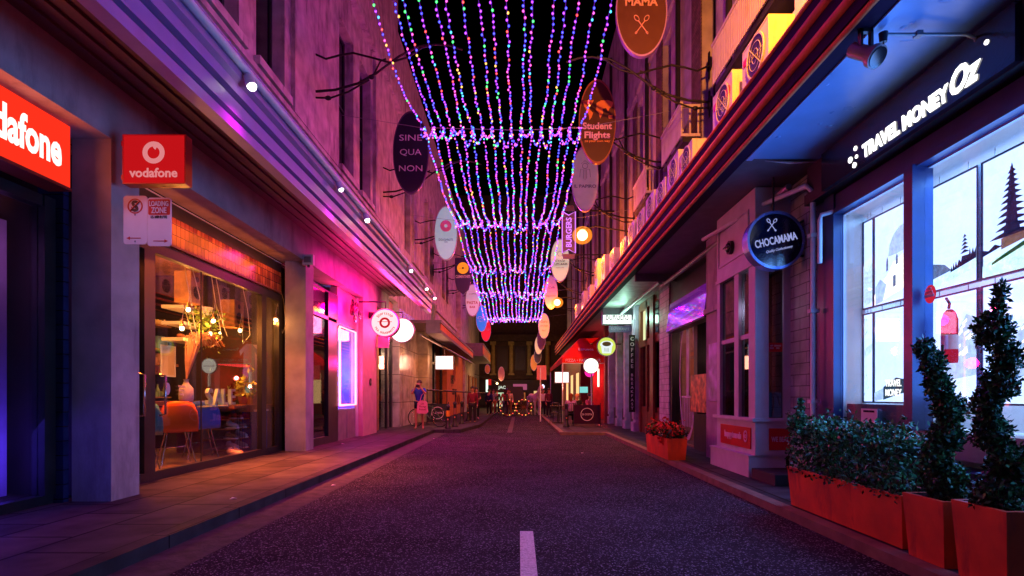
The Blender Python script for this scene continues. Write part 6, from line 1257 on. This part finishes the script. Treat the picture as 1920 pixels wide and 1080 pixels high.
def f2():
    p=f_(); return (p[0],p[1],p[2]+.04)
leafcloud(b,f2,1300,.055,rnd,0,.9); leafcloud(b,lambda:(2.76+rnd.uniform(-.04,.03),10.95+rnd.uniform(-.1,.1),.5-rnd.random()*.15),60,.06,rnd,0,.7); b.build('petals',mat('red_petal',(.6,.02,.03),.6,var=.4,bump=0),t)
# ------------------------------------------------------------------ people
def skinmesh(name,nodes,edges,m,parent,sub=2,loc=Vector((0,0,0))):
    """nodes: {key:(x,y,z,r)}; grown as one continuous surface"""
    ks=list(nodes); ix={k:i for i,k in enumerate(ks)}
    me=bpy.data.meshes.new('sk'); me.from_pydata([nodes[k][:3] for k in ks],[(ix[a],ix[b]) for a,b in edges],[])
    o=bpy.data.objects.new('sk',me); COL.objects.link(o); md=o.modifiers.new('s','SKIN'); md.use_smooth_shade=True
    for i,k in enumerate(ks):
        r=nodes[k][3]; rr=r if isinstance(r,tuple) else (r,r); me.skin_vertices[0].data[i].radius=rr; me.skin_vertices[0].data[i].use_root=(i==0)
    sb=o.modifiers.new('u','SUBSURF'); sb.levels=sub; sb.render_levels=sub
    dg=bpy.context.evaluated_depsgraph_get(); nm=bpy.data.meshes.new_from_object(o.evaluated_get(dg)); bpy.data.objects.remove(o); bpy.data.meshes.remove(me)
    nm.materials.clear(); nm.materials.append(m)
    for p in nm.polygons: p.use_smooth=True; p.material_index=0
    nm.name=name; q=bpy.data.objects.new(name,nm); COL.objects.link(q); q.parent=parent; return q
# joints of a standing figure facing -y (towards the viewer when not turned)
def pose(kind):
    J=dict(pel=(0,0,.93),sp=(0,.01,1.10),ch=(0,.015,1.30),nk=(0,.01,1.46),hd=(0,-.01,1.58),
      shL=(.175,.01,1.39),elL=(.22,.03,1.12),wrL=(.22,-.03,.88),shR=(-.175,.01,1.39),elR=(-.22,.03,1.12),wrR=(-.22,-.03,.88),
      hpL=(.09,0,.90),knL=(.10,-.02,.50),anL=(.10,.02,.09),toL=(.11,-.12,.035),hpR=(-.09,0,.90),knR=(-.10,-.02,.50),anR=(-.10,.02,.09),toR=(-.11,-.12,.035))
    if kind=='photo': J.update(elL=(.24,-.16,1.24),wrL=(.07,-.27,1.50),elR=(-.24,-.16,1.24),wrR=(-.07,-.27,1.50),knL=(.12,-.01,.50),anL=(.13,.02,.09),toL=(.15,-.12,.035),anR=(-.12,.02,.09),knR=(-.11,-.01,.5),toR=(-.14,-.12,.035))
    if kind=='walk': J.update(knL=(.09,-.16,.52),anL=(.09,-.20,.12),toL=(.10,-.34,.06),knR=(-.09,.04,.50),anR=(-.09,.24,.14),toR=(-.10,.14,.03),elL=(.23,.12,1.13),wrL=(.21,.10,.90),elR=(-.23,-.06,1.14),wrR=(-.21,-.22,.95))
    if kind=='sit':
        for k in ('pel','sp','ch','nk','hd','shL','shR','elL','elR','wrL','wrR','hpL','hpR'):
            p=J[k]; J[k]=(p[0],p[1]-(.04 if k in('ch','nk','hd') else 0),p[2]-.42)
        J.update(knL=(.12,-.42,.50),anL=(.12,-.38,.09),toL=(.13,-.52,.035),knR=(-.12,-.42,.50),anR=(-.12,-.38,.09),toR=(-.13,-.52,.035),elL=(.24,-.1,.72),wrL=(.14,-.32,.74),elR=(-.24,-.1,.72),wrR=(-.14,-.32,.74))
    if kind=='lean': J.update(elR=(-.30,-.12,1.22),wrR=(-.42,-.30,1.05),elL=(.20,-.12,1.12),wrL=(.05,-.28,1.10))
    return J
def person(label,loc,rz,kind,shirt,trousers,hair='short',shorts=False,sc=1.0,sleeve='short',shoes=None,skinm=None,hcol=None):
    J=pose(kind); t=thing('person',label,'person',(0,0,0)); S_=lambda k,r: (*J[k],r)
    N={}; E=[]
    N['pel']=S_('pel',(.13,.10)); N['sp']=S_('sp',(.115,.085)); N['ch']=S_('ch',(.135,.095)); N['nk']=S_('nk',.052)
    h=Vector(J['hd']); N['jaw']=(h.x,h.y-.01,h.z-.05,.07); N['hd']=(h.x,h.y,h.z+.03,(.085,.095)); N['top']=(h.x,h.y+.01,h.z+.10,.062)
    N['nose']=(h.x,h.y-.095,h.z-.0,.018)
    E+=[('pel','sp'),('sp','ch'),('ch','nk'),('nk','jaw'),('jaw','hd'),('hd','top'),('hd','nose')]
    for s in 'LR':
        N['sh'+s]=S_('sh'+s,.055); N['el'+s]=S_('el'+s,.040); N['wr'+s]=S_('wr'+s,.027); N['hp'+s]=S_('hp'+s,.088); N['kn'+s]=S_('kn'+s,.055); N['an'+s]=S_('an'+s,.036); N['to'+s]=S_('to'+s,.032)
        E+=[('ch','sh'+s),('sh'+s,'el'+s),('el'+s,'wr'+s),('pel','hp'+s),('hp'+s,'kn'+s),('kn'+s,'an'+s),('an'+s,'to'+s)]
        w=Vector(J['wr'+s]); e=Vector(J['el'+s]); d=(w-e).normalized(); side=Vector((1 if s=='L' else -1,0,0)); inn=Vector((0,-1,0)) if abs(d.y)<.5 else Vector((-side.x,0,0))
        pm=w+d*.055; N['pm'+s]=(*pm,.028); E.append(('wr'+s,'pm'+s)); lat=d.cross(side).normalized()
        if lat.y>0: lat=-lat
        for i,(o_,l) in enumerate(((-.026,.065),(-.009,.078),(.009,.073),(.026,.055))):
            a=pm+d*.03+lat*o_; b_=a+d*l*.5-side*.008; c_=b_+d*l*.35-side*.02
            N['f%d'%i+s]=(*a,.0095); N['g%d'%i+s]=(*b_,.0085); N['h%d'%i+s]=(*c_,.0075); E+=[('pm'+s,'f%d'%i+s),('f%d'%i+s,'g%d'%i+s),('g%d'%i+s,'h%d'%i+s)]
        a=w+d*.03+lat*.04-side*.01; b_=a+d*.035+lat*.012-side*.012; N['t0'+s]=(*a,.011); N['t1'+s]=(*b_,.009); E+=[('wr'+s,'t0'+s),('t0'+s,'t1'+s)]
    sm=skinm or M['skin']
    body=skinmesh('body',N,E,sm,t)
    b=MB()
    for sx in (-1,1): b.ell((h.x+sx*.033,h.y-.088,h.z+.03),.012,.008,.009,8,6)
    b.build('eyes',M['black'],t); b=MB(); b.ell((h.x,h.y-.083,h.z-.055),.024,.01,.008,8,6); b.build('mouth',mat('lip',(.35,.08,.07),.5,bump=0) if 'lip' not in M else M['lip'],t); 
    for sx in (-1,1): b=MB(); b.ell((h.x+sx*.09,h.y+.005,h.z+.02),.012,.02,.03,8,6); b.build('ear',sm,t)
    # clothing grown a little outside the body
    G={'pel':S_('pel',(.150,.118)),'sp':S_('sp',(.135,.105)),'ch':S_('ch',(.150,.112)),'nk0':(J['nk'][0],J['nk'][1],J['nk'][2]-.055,.07)}; GE=[('pel','sp'),('sp','ch'),('ch','nk0')]
    for s in 'LR':
        G['sh'+s]=S_('sh'+s,.074); a=Vector(J['sh'+s]); e=Vector(J['el'+s]); GE.append(('ch','sh'+s))
        if sleeve=='short': q=a.lerp(e,.75); G['sl'+s]=(*q,.064); GE.append(('sh'+s,'sl'+s))
        else: G['el'+s]=S_('el'+s,.052); w=Vector(J['wr'+s]); q=e.lerp(w,.9); G['cf'+s]=(*q,.038); GE+=[('sh'+s,'el'+s),('el'+s,'cf'+s)]
    skinmesh('shirt',G,GE,shirt,t)
    G={'pel':(J['pel'][0],J['pel'][1],J['pel'][2]+.02,(.152,.12))}; GE=[]
    for s in 'LR':
        G['hp'+s]=S_('hp'+s,.104); GE.append(('pel','hp'+s)); a=Vector(J['hp'+s]); k=Vector(J['kn'+s])
        if shorts: q=a.lerp(k,.5); G['hm'+s]=(*q,.092); GE.append(('hp'+s,'hm'+s))
        else: G['kn'+s]=S_('kn'+s,.070); q=k.lerp(Vector(J['an'+s]),.9); G['hm'+s]=(*q,.054); GE+=[('hp'+s,'kn'+s),('kn'+s,'hm'+s)]
    skinmesh('shorts' if shorts else 'trousers',G,GE,trousers,t)
    if shoes:
        for s in 'LR': G={'a':(J['an'+s][0],J['an'+s][1]+.02,J['an'+s][2]-.04,.045),'b':S_('to'+s,.042)}; skinmesh('shoe',G,[('a','b')],shoes,t)
    b=MB(); b.ell((h.x,h.y+.022,h.z+.062),.100,.104,.098,14,10,z0=-.25); 
    if hair=='long': b.tube([(h.x,h.y+.06,h.z+.05),(h.x,h.y+.085,h.z-.08),(h.x,h.y+.08,h.z-.22)],[.09,.085,.05],10)
    if hair=='pony': b.tube([(h.x,h.y+.1,h.z+.06),(h.x,h.y+.14,h.z-.04),(h.x,h.y+.12,h.z-.15)],[.03,.035,.015],8)
    b.build('hair',hcol or M['hair'],t)
    t.location=loc; t.rotation_euler=(0,0,rz); t.scale=(sc,sc,sc); return t
cl=lambda n,c: M.setdefault(n,mat(n,c,.85,var=.12,bump=.2,bscale=60))
# woman with camera and tote bag
P=person('person in a blue shirt, dark shorts and bare feet sandals raising a camera, pink tote bag on the arm',(-3.5,20.0,.12),R(0),'photo',cl('blue_shirt_cloth',(.03,.05,.4)),cl('dark_shorts_cloth',(.01,.012,.03)),hair='short',shorts=True)
P['label']='person with bare legs in blue shirt and dark shorts raising a camera'
t=thing('camera','black camera held up to the face of the blue shirted person','camera',(-3.5,19.7,1.6)); b=MB(); b.box(-3.57,-3.43,19.66,19.73,1.585,1.68); b.build('body_shell',M['black'],t); b=MB(); b.cyl((-3.5,19.66,1.63),(-3.5,19.60,1.63),.035,.038,14); b.build('lens',M['darkglass'],t)
t=thing('tote_bag','pink tote bag with red lettering hanging from the elbow of the person with the camera','bag',(-3.34,19.8,.95))
M['tote']=cl('pink_tote_cloth',(.75,.28,.36))
b=MB(); b.prism((-3.36,19.74,.93),*FC,[(-.19,-.2),(-.14,-.25),(.14,-.25),(.2,-.2),(.17,.12),(.12,.19),(-.1,.19),(-.16,.12)],.1); b.build('bag_body',M['tote'],t); b=MB(); b.tube([(-3.44,19.79,1.1),(-3.40,19.82,1.3),(-3.29,19.84,1.42),(-3.27,19.82,1.3),(-3.28,19.79,1.1)],.012,5); b.build('strap',M['tote'],t)
text('Life\nMoving\nAround',.10,(-3.35,19.74,.93),FC,M['redink'],t,width=.26,shear=.3)
# bicycle leaning behind
def bicycle(x,y,rz,label):
    t=thing('bicycle',label,'bicycle',(0,0,0))
    for yy in (-.52,.52):
        b=MB(); b.ring((0.01,yy,.34),*FL,.315,.345,.03,36); w=b.build('tyre',M['black'],t)
        b=MB(); b.ring((0.0,yy,.34),*FL,.300,.315,.012,36)
        for a in range(9): an=a*math.pi/9; b.tube([(-.005,yy-.3*math.cos(an),.34-.3*math.sin(an)),(-.005,yy+.3*math.cos(an),.34+.3*math.sin(an))],.0018,3)
        b.build('rim',M['chrome'],w)
    b=MB()
    for p,q in (((0,-.08,.3),(0,-.2,.82)),((0,-.08,.3),(0,.36,.85)),((0,-.19,.76),(0,.35,.9)),((0,-.52,.34),(0,-.08,.3)),((0,-.52,.34),(0,-.19,.76)),((0,.52,.34),(0,.36,.85)),((0,.36,.85),(0,.33,1.0))): b.tube([p,q],.016,6)
    b.build('frame',paint('bike_green',(.05,.15,.07)),t); b=MB(); b.tube([(-.26,.28,1.02),(-.1,.36,1.03),(0,.34,1.0),(.1,.36,1.03),(.26,.28,1.02)],.012,6); b.build('handlebar',M['chrome'],t); b=MB(); b.ell((0,-.24,.87),.07,.13,.035,12,6); b.build('saddle',M['black'],t)
    t.location=(x,y,.12); t.rotation_euler=(0,0,rz); return t
bicycle(-3.45,21.6,R(70),'bicycle with pale wheels parked behind the person with the camera')
# barriers and bollards
def barrier(x0,x1,y,z0,lab):
    t=thing('cafe_barrier',lab,'barrier',((x0+x1)/2,y,z0),'black cafe barriers'); w=x1-x0
    b=MB(); b.box(x0+.02,x1-.02,y,y+.02,z0+.08,z0+.84); b.build('banner',M['black'] if x0<0 else cl('maroon_banner',(.05,.008,.03)),t)
    b=MB(); 
    for x in (x0,x1): b.cyl((x,y+.01,z0),(x,y+.01,z0+.92),.018,n=8); b.box(x-.15,x+.15,y-.1,y+.12,z0,z0+.015)
    b.build('post',M['dark'],t); b=MB(); c=(x0+x1)/2; b.ring((c,y-.004,z0+.46),*FC,.235,.26,.003,36); b.build('ring_print',M['pinkw'],t); text('DI COSTA',.1,(c,y-.003,z0+.46),FC,M['pinkw'],t,width=.4,bold=.02)
barrier(-3.85,-2.95,23.8,.12,'black cafe barrier with a round white emblem on the left pavement'); barrier(2.2,3.28,22.9,.09,'maroon cafe barrier with a round pale emblem before the diners')
t=thing('railing','dark steel railing behind the left cafe barrier','railing',(-4,25,.1)); b=MB(); b.tube([(-4.0,24.8,1.55),(-1.9,32,1.45)],.04,6); [b.tube([(-4.0+.3*i,24.8+i*1.03,.12),(-4.0+.3*i,24.8+i*1.03,1.5)],.02,6) for i in range(7)]; b.build('rails',M['dark'],t)
def bollard(px,Y,h,lab,band):
    x=xx(px,Y); t=thing('bollard',lab,'bollard',(x,Y,.12),'dark street bollards')
    b=MB(); b.lathe((x,Y,.12),[(0,0),(.13,0),(.13,.03),(.075,.12),(.065,.3),(.06,h-.12),(.075,h-.08),(.06,h-.02),(0,h)],14); b.build('shaft',M['dark'],t); b=MB(); b.lathe((x,Y,.12),[(.066,h*.5),(.067,h*.75)],14); b.build('reflective_band',paint('band_%d'%px,band),t)
    b=MB(); b.prism((x,Y-.07,.12+h*.38),*FC,ellpts(.03,.03,12),.01); b.build('round_reflector',paint('refl_amber',(.8,.25,.15)),t)
bollard(840,20.6,.86,'nearest bollard on the kerb corner, with an amber band',(.9,.4,.02)); bollard(853,21.8,.95,'second bollard with a pink reflector',(.3,.1,.05)); bollard(866,24,.95,'third bollard farther along the left kerb',(.1,.05,.05)); bollard(878,27,1.0,'fourth bollard before the seated figure',(.1,.05,.05)); bollard(1062,21.5,.9,'black bollard on the right kerb before the diners',(.1,.05,.08))
# more people
person('standing person in dark blue jacket at the left of the distant crowd',(xx(917,36),36,.0),R(160),'stand',cl('navy_cloth',(.02,.02,.09)),cl('dark_trouser_cloth',(.015,.015,.02)),sleeve='long',shoes=M['black'])
person('leaning bald person with one arm out beside the fourth bollard',(xx(893,28),28,.12),R(20),'lean',cl('charcoal_cloth',(.05,.03,.035)),cl('dark_trouser_cloth',(.015,.015,.02)),sleeve='short',shoes=M['black'],sc=.92)
crowd=[(947,36,'orange_top',(.5,.16,.04),'grey_trouser',(.12,.12,.16),'walk','person in an orange top walking, left in the distant crowd'),
(955,37,'cream_top',(.6,.5,.38),'brown_trouser',(.25,.12,.05),'stand','person in a cream top behind the orange one'),
(963,38,'rust_top',(.35,.08,.03),'dark_trouser',(.03,.02,.03),'walk','person in a rust coloured top in the middle of the crowd'),
(1029,33,'plum_top',(.12,.03,.06),'dark_trouser',(.03,.02,.03),'stand','person in a plum top standing by the far end of the red awning'),
(951,35,'olive_top',(.1,.1,.05),'dark_trouser',(.03,.02,.03),'stand','person in an olive top just right of the orange one'),
(925,38,'grey_top',(.2,.2,.22),'brown_trouser',(.25,.12,.05),'walk','person in a grey top walking near the pale counter'),
(1018,35,'white_top',(.7,.65,.6),'dark_trouser',(.03,.02,.03),'stand','person in a white top standing just right of the white horse'),
(886,26,'wine_top',(.2,.02,.05),'dark_trouser',(.03,.02,.03),'stand','person in a wine red top by the left railing'),
(932,40,'black_top',(.02,.02,.02),'dark_trouser',(.03,.02,.03),'stand','slim person in black between the jacket wearer and the orange top')]
for px,Y,a,ca,b2,cb,k,l in crowd: person(l,(xx(px,Y),Y,0.0),R(random.choice([0,180,90,30])),k,cl(a,ca),cl(b2,cb),sleeve='long',shoes=M['black'],hair=random.choice(['short','long']))
# tables, chairs and diners under the red awning
def cafe_chair(x,y,rz,lab):
    t=thing('cafe_chair',lab,'chair',(0,0,0),'dark cafe chairs by the red awning')
    b=MB(); b.box(-.2,.2,-.2,.2,.44,.47); b.build('seat',M['dark'],t); b=MB(); b.tube([(-.19,.19,.45),(-.2,.25,.85),(0,.27,.9),(.2,.25,.85),(.19,.19,.45)],.014,6); [b.tube([(xq,.21,.5),(xq,.255,.87)],.009,5) for xq in (-.1,0,.1)]; b.build('backrest',M['dark'],t)
    for sx in (-1,1):
        for sy in (-1,1): b=MB(); b.tube([(sx*.18,sy*.18,.44),(sx*.21,sy*.21,0)],.012,5); b.build('leg',M['dark'],t)
    t.location=(x,y,.09); t.rotation_euler=(0,0,rz)
def cafe_table(x,y,lab):
    t=thing('cafe_table',lab,'table',(x,y,.09),'cafe tables by the red awning'); b=MB(); b.box(x-.33,x+.33,y-.33,y+.33,.82,.85); b.build('table_top',M['dark'],t); b=MB(); b.cyl((x,y,.1),(x,y,.82),.03); b.cyl((x,y,.09),(x,y,.12),.22); b.build('pedestal',M['dark'],t)
cafe_table(2.7,25.3,'dark cafe table between the two seated diners'); cafe_table(1.75,25.6,'dark cafe table at the kerb side of the awning')
cafe_chair(2.2,24.1,R(180),'dark chair under the diner in the lilac shirt'); cafe_chair(3.15,25.6,R(60),'dark chair under the diner in the pink shirt'); cafe_chair(2.7,26.4,0,'dark chair under the blonde diner'); cafe_chair(1.6,24.7,R(160),'empty dark chair nearest the kerb post'); cafe_chair(1.75,26.5,R(10),'empty dark chair behind the kerb side table')
person('seated diner in a lilac shirt with the back turned, left of the barrier',(2.2,24.1,.09),R(180),'sit',cl('lilac_shirt',(.5,.25,.55)),cl('dark_trouser_cloth',(.015,.015,.02)),shoes=M['black'],sleeve='short',hair='long',hcol=cl('auburn_hair',(.25,.06,.02)))
person('seated diner with blonde hair behind the maroon barrier',(2.7,26.4,.09),R(0),'sit',cl('black_top',(.02,.02,.02)),cl('dark_trouser_cloth',(.015,.015,.02)),shoes=M['black'],hair='long',hcol=cl('blonde_hair',(.5,.3,.08)))
person('seated diner in a bright pink shirt, rightmost behind the barrier',(3.15,25.6,.09),R(50),'sit',cl('pink_shirt',(.7,.1,.25)),cl('dark_trouser_cloth',(.015,.015,.02)),shoes=M['black'])
# ------------------------------------------------------------------ carriage with horse, crossing lights and shops at the far end
def horse(x,y,rz,m,lab):
    t=thing('horse',lab,'horse',(0,0,0))
    N={'bar':(0,.1,1.15,(.25,.28)),'ch':(0,-.45,1.18,(.24,.30)),'rump':(0,.55,1.22,(.26,.29)),'n1':(0,-.8,1.45,.16),'n2':(0,-1.05,1.75,.12),'pol':(0,-1.15,1.9,.10),'face':(0,-1.38,1.72,.085),'muz':(0,-1.52,1.55,.065),'tl':(0,.86,1.25,.05),'tl2':(0,.95,.75,.06)}
    E=[('bar','ch'),('bar','rump'),('ch','n1'),('n1','n2'),('n2','pol'),('pol','face'),('face','muz'),('rump','tl'),('tl','tl2')]
    for s,sx in (('L',1),('R',-1)):
        N.update({'fs'+s:(sx*.14,-.52,.95,.12),'fk'+s:(sx*.14,-.55,.52,.06),'ff'+s:(sx*.14,-.52,.10,.04),'fh'+s:(sx*.14,-.58,.03,.055),'hs'+s:(sx*.15,.55,.95,.15),'hk'+s:(sx*.15,.45,.72,.10),'hh'+s:(sx*.15,.68,.48,.055),'hf'+s:(sx*.15,.62,.10,.04),'ho'+s:(sx*.15,.56,.03,.055),'e'+s:(sx*.05,-1.12,2.02,.022)})
        E+=[('ch','fs'+s),('fs'+s,'fk'+s),('fk'+s,'ff'+s),('ff'+s,'fh'+s),('rump','hs'+s),('hs'+s,'hk'+s),('hk'+s,'hh'+s),('hh'+s,'hf'+s),('hf'+s,'ho'+s),('pol','e'+s)]
    skinmesh('body',N,E,m,t); b=MB(); b.tube([(0,-.62,1.55),(0,-.85,1.78),(0,-1.05,1.98)],[.05,.06,.04],6); b.build('mane',M['offwhite'],t)
    t.location=(x,y,0); t.rotation_euler=(0,0,rz); return t
horse(.95,37.6,R(25),cl('white_coat',(.6,.5,.45)),'white horse standing beside the dark carriage at the end of the street')
t=thing('carriage','dark horse carriage with big spoked wheels ringed by small lights','carriage',(.1,37.6,0))
b=MB(); b.prism((-.25,37.0,1.15),*FC,[(-.45,-.45),(.45,-.45),(.6,.1),(.5,.75),(-.5,.75),(-.6,.1)],1.1); b.build('cab',M['black'],t)
for x,y in ((-.72,36.95),(.32,36.95),(-.72,38.0),(.32,38.0)):
    b=MB(); b.ring((x,y,.55),*FC,.48,.54,.05,28); [b.tube([(x-.5*math.cos(a*.524),y+.02,.55-.5*math.sin(a*.524)),(x+.5*math.cos(a*.524),y+.02,.55+.5*math.sin(a*.524))],.015,4) for a in range(6)]; w=b.build('wheel',M['wood'],t)
    if y<37:
        b=MB(); [bulb(b,(x+.51*math.cos(a*.45),y-.03,.55+.51*math.sin(a*.45)),[3,5][a%2],.016,.03) for a in range(14)]; b.build('rim_lights',core+bulb_halos,w)
def glow(name,px0,px1,py0,py1,Y,col,s,lab,cat='sign'):
    b=MB(); b.box(xx(px0,Y),xx(px1,Y),Y,Y+.1,zz(py1,Y),zz(py0,Y)); return tag(b.build(name,em('glow_%d_%d'%(px0,py0),col,s)),lab,cat)
glow('shop_window',924,946,748,762,58,(.8,.65,.4),1.1,'long pale shop window glowing behind the standing crowd','window')
glow('shop_window',930,953,736,748,59.5,(.65,.9,.55),.9,'greenish lit window band above the pale counter at the far end','window')
glow('shop_counter',926,953,766,771,57,(.5,.42,.3),.8,'pale lit counter front at the far end of the street','counter')
glow('hanging_banner',962,988,720,731,60,(.6,.12,.25),.7,'pink lit banner over the middle of the far crowd')
glow('shop_window',1001,1012,733,752,56,(1,.62,.25),1.0,'amber window to the right of the horse','window')
glow('shop_window',957,985,736,752,61,(.5,.13,.04),.8,'dull red shopfront window behind the carriage','window')
glow('lit_panel',911,915,712,735,44,(.8,1,.8),1.6,'thin greenish lit panel at the end of the left shops','panel')
glow('red_board',915,921,711,722,45,(.9,.02,.02),.8,'small red glowing panel under the boxy awning','panel')
b=MB(); Y=50; b.prism((xx(1017.5,Y),Y,zz(725,Y)),*FC,ellpts(.16,.2,18),.1); tag(b.build('disc_lamp',em('small_disc_lamp',(.75,.75,1),2.5)),'small round white sign glowing past the kerb post','sign')
t=thing('far_sign','pale capitals over the shopfront left of the carriage','sign',(xx(943,57),57,2)); text('JAC',.4,(xx(941,57),57,zz(727,57)),FC,em('pale_letters',(.7,.8,.65),1.2),t,bold=.02,width=.75); 
MB().box(xx(930,57),xx(956,57),57.02,57.1,zz(733,57),zz(721,57)).build('board',M['black'],t)
t=thing('street_lamp','small orange lamp over the far shopfront, left of the middle','street lamp',(xx(932,50),50,2.4)); b=MB(); b.ell((xx(932,50),50,zz(719,50)),.09); b.build('lamp_bulb',M['sodium'],t); b=MB(); b.tube([(-3.9,50,3.2),(xx(932,50),50,zz(716,50))],.025,5); b.build('arm',M['dark'],t); light('POINT','lamp_glow',(xx(932,50),49.6,zz(719,50)),(1,.45,.15),120,.1,t)
light('POINT','crossing_glow',(-.5,60.5,4.6),(1,.62,.2),45,.2,t)  # added unseen light to brighten the far columns
light('POINT','crossing_glow',(.2,50,4.5),(1,.5,.2),260,.2,t)
light('POINT','crossing_glow',(1.5,39.5,4.6),(1,.35,.12),90,.2,t)
# litter and leaves scraps on the road edge
rnd=random.Random(77); 
for i,(px,py) in enumerate(((620,905),(1090,846),(1592,1000),(430,948),(812,820),(640,838))):
    Y=F*1.25/(py-742); x=xx(px,Y); b=MB(); z=.125 if (x<-3 or x>3) else .006
    b.add([(x,Y,z),(x+.05,Y+.02,z+.01),(x+.06,Y+.06,z),(x+.01,Y+.05,z+.012)],[(0,1,2,3)]); b.add([(x,Y,z-.002),(x+.05,Y+.02,z+.008),(x+.06,Y+.06,z-.002),(x+.01,Y+.05,z+.01)],[(0,1,2,3)])
    tag(b.build('paper_scrap',M['white']),['scrap of paper at the left kerb below the shoe shop','scrap of paper at the right side of the road by the barrier','scrap of paper beside the long orange planter','scrap of paper on the left paving near the first pillar','scrap of paper by the kerb corner before the bollards','scrap of paper beside the kerb under the pink column'][i],'litter','small paper scraps')
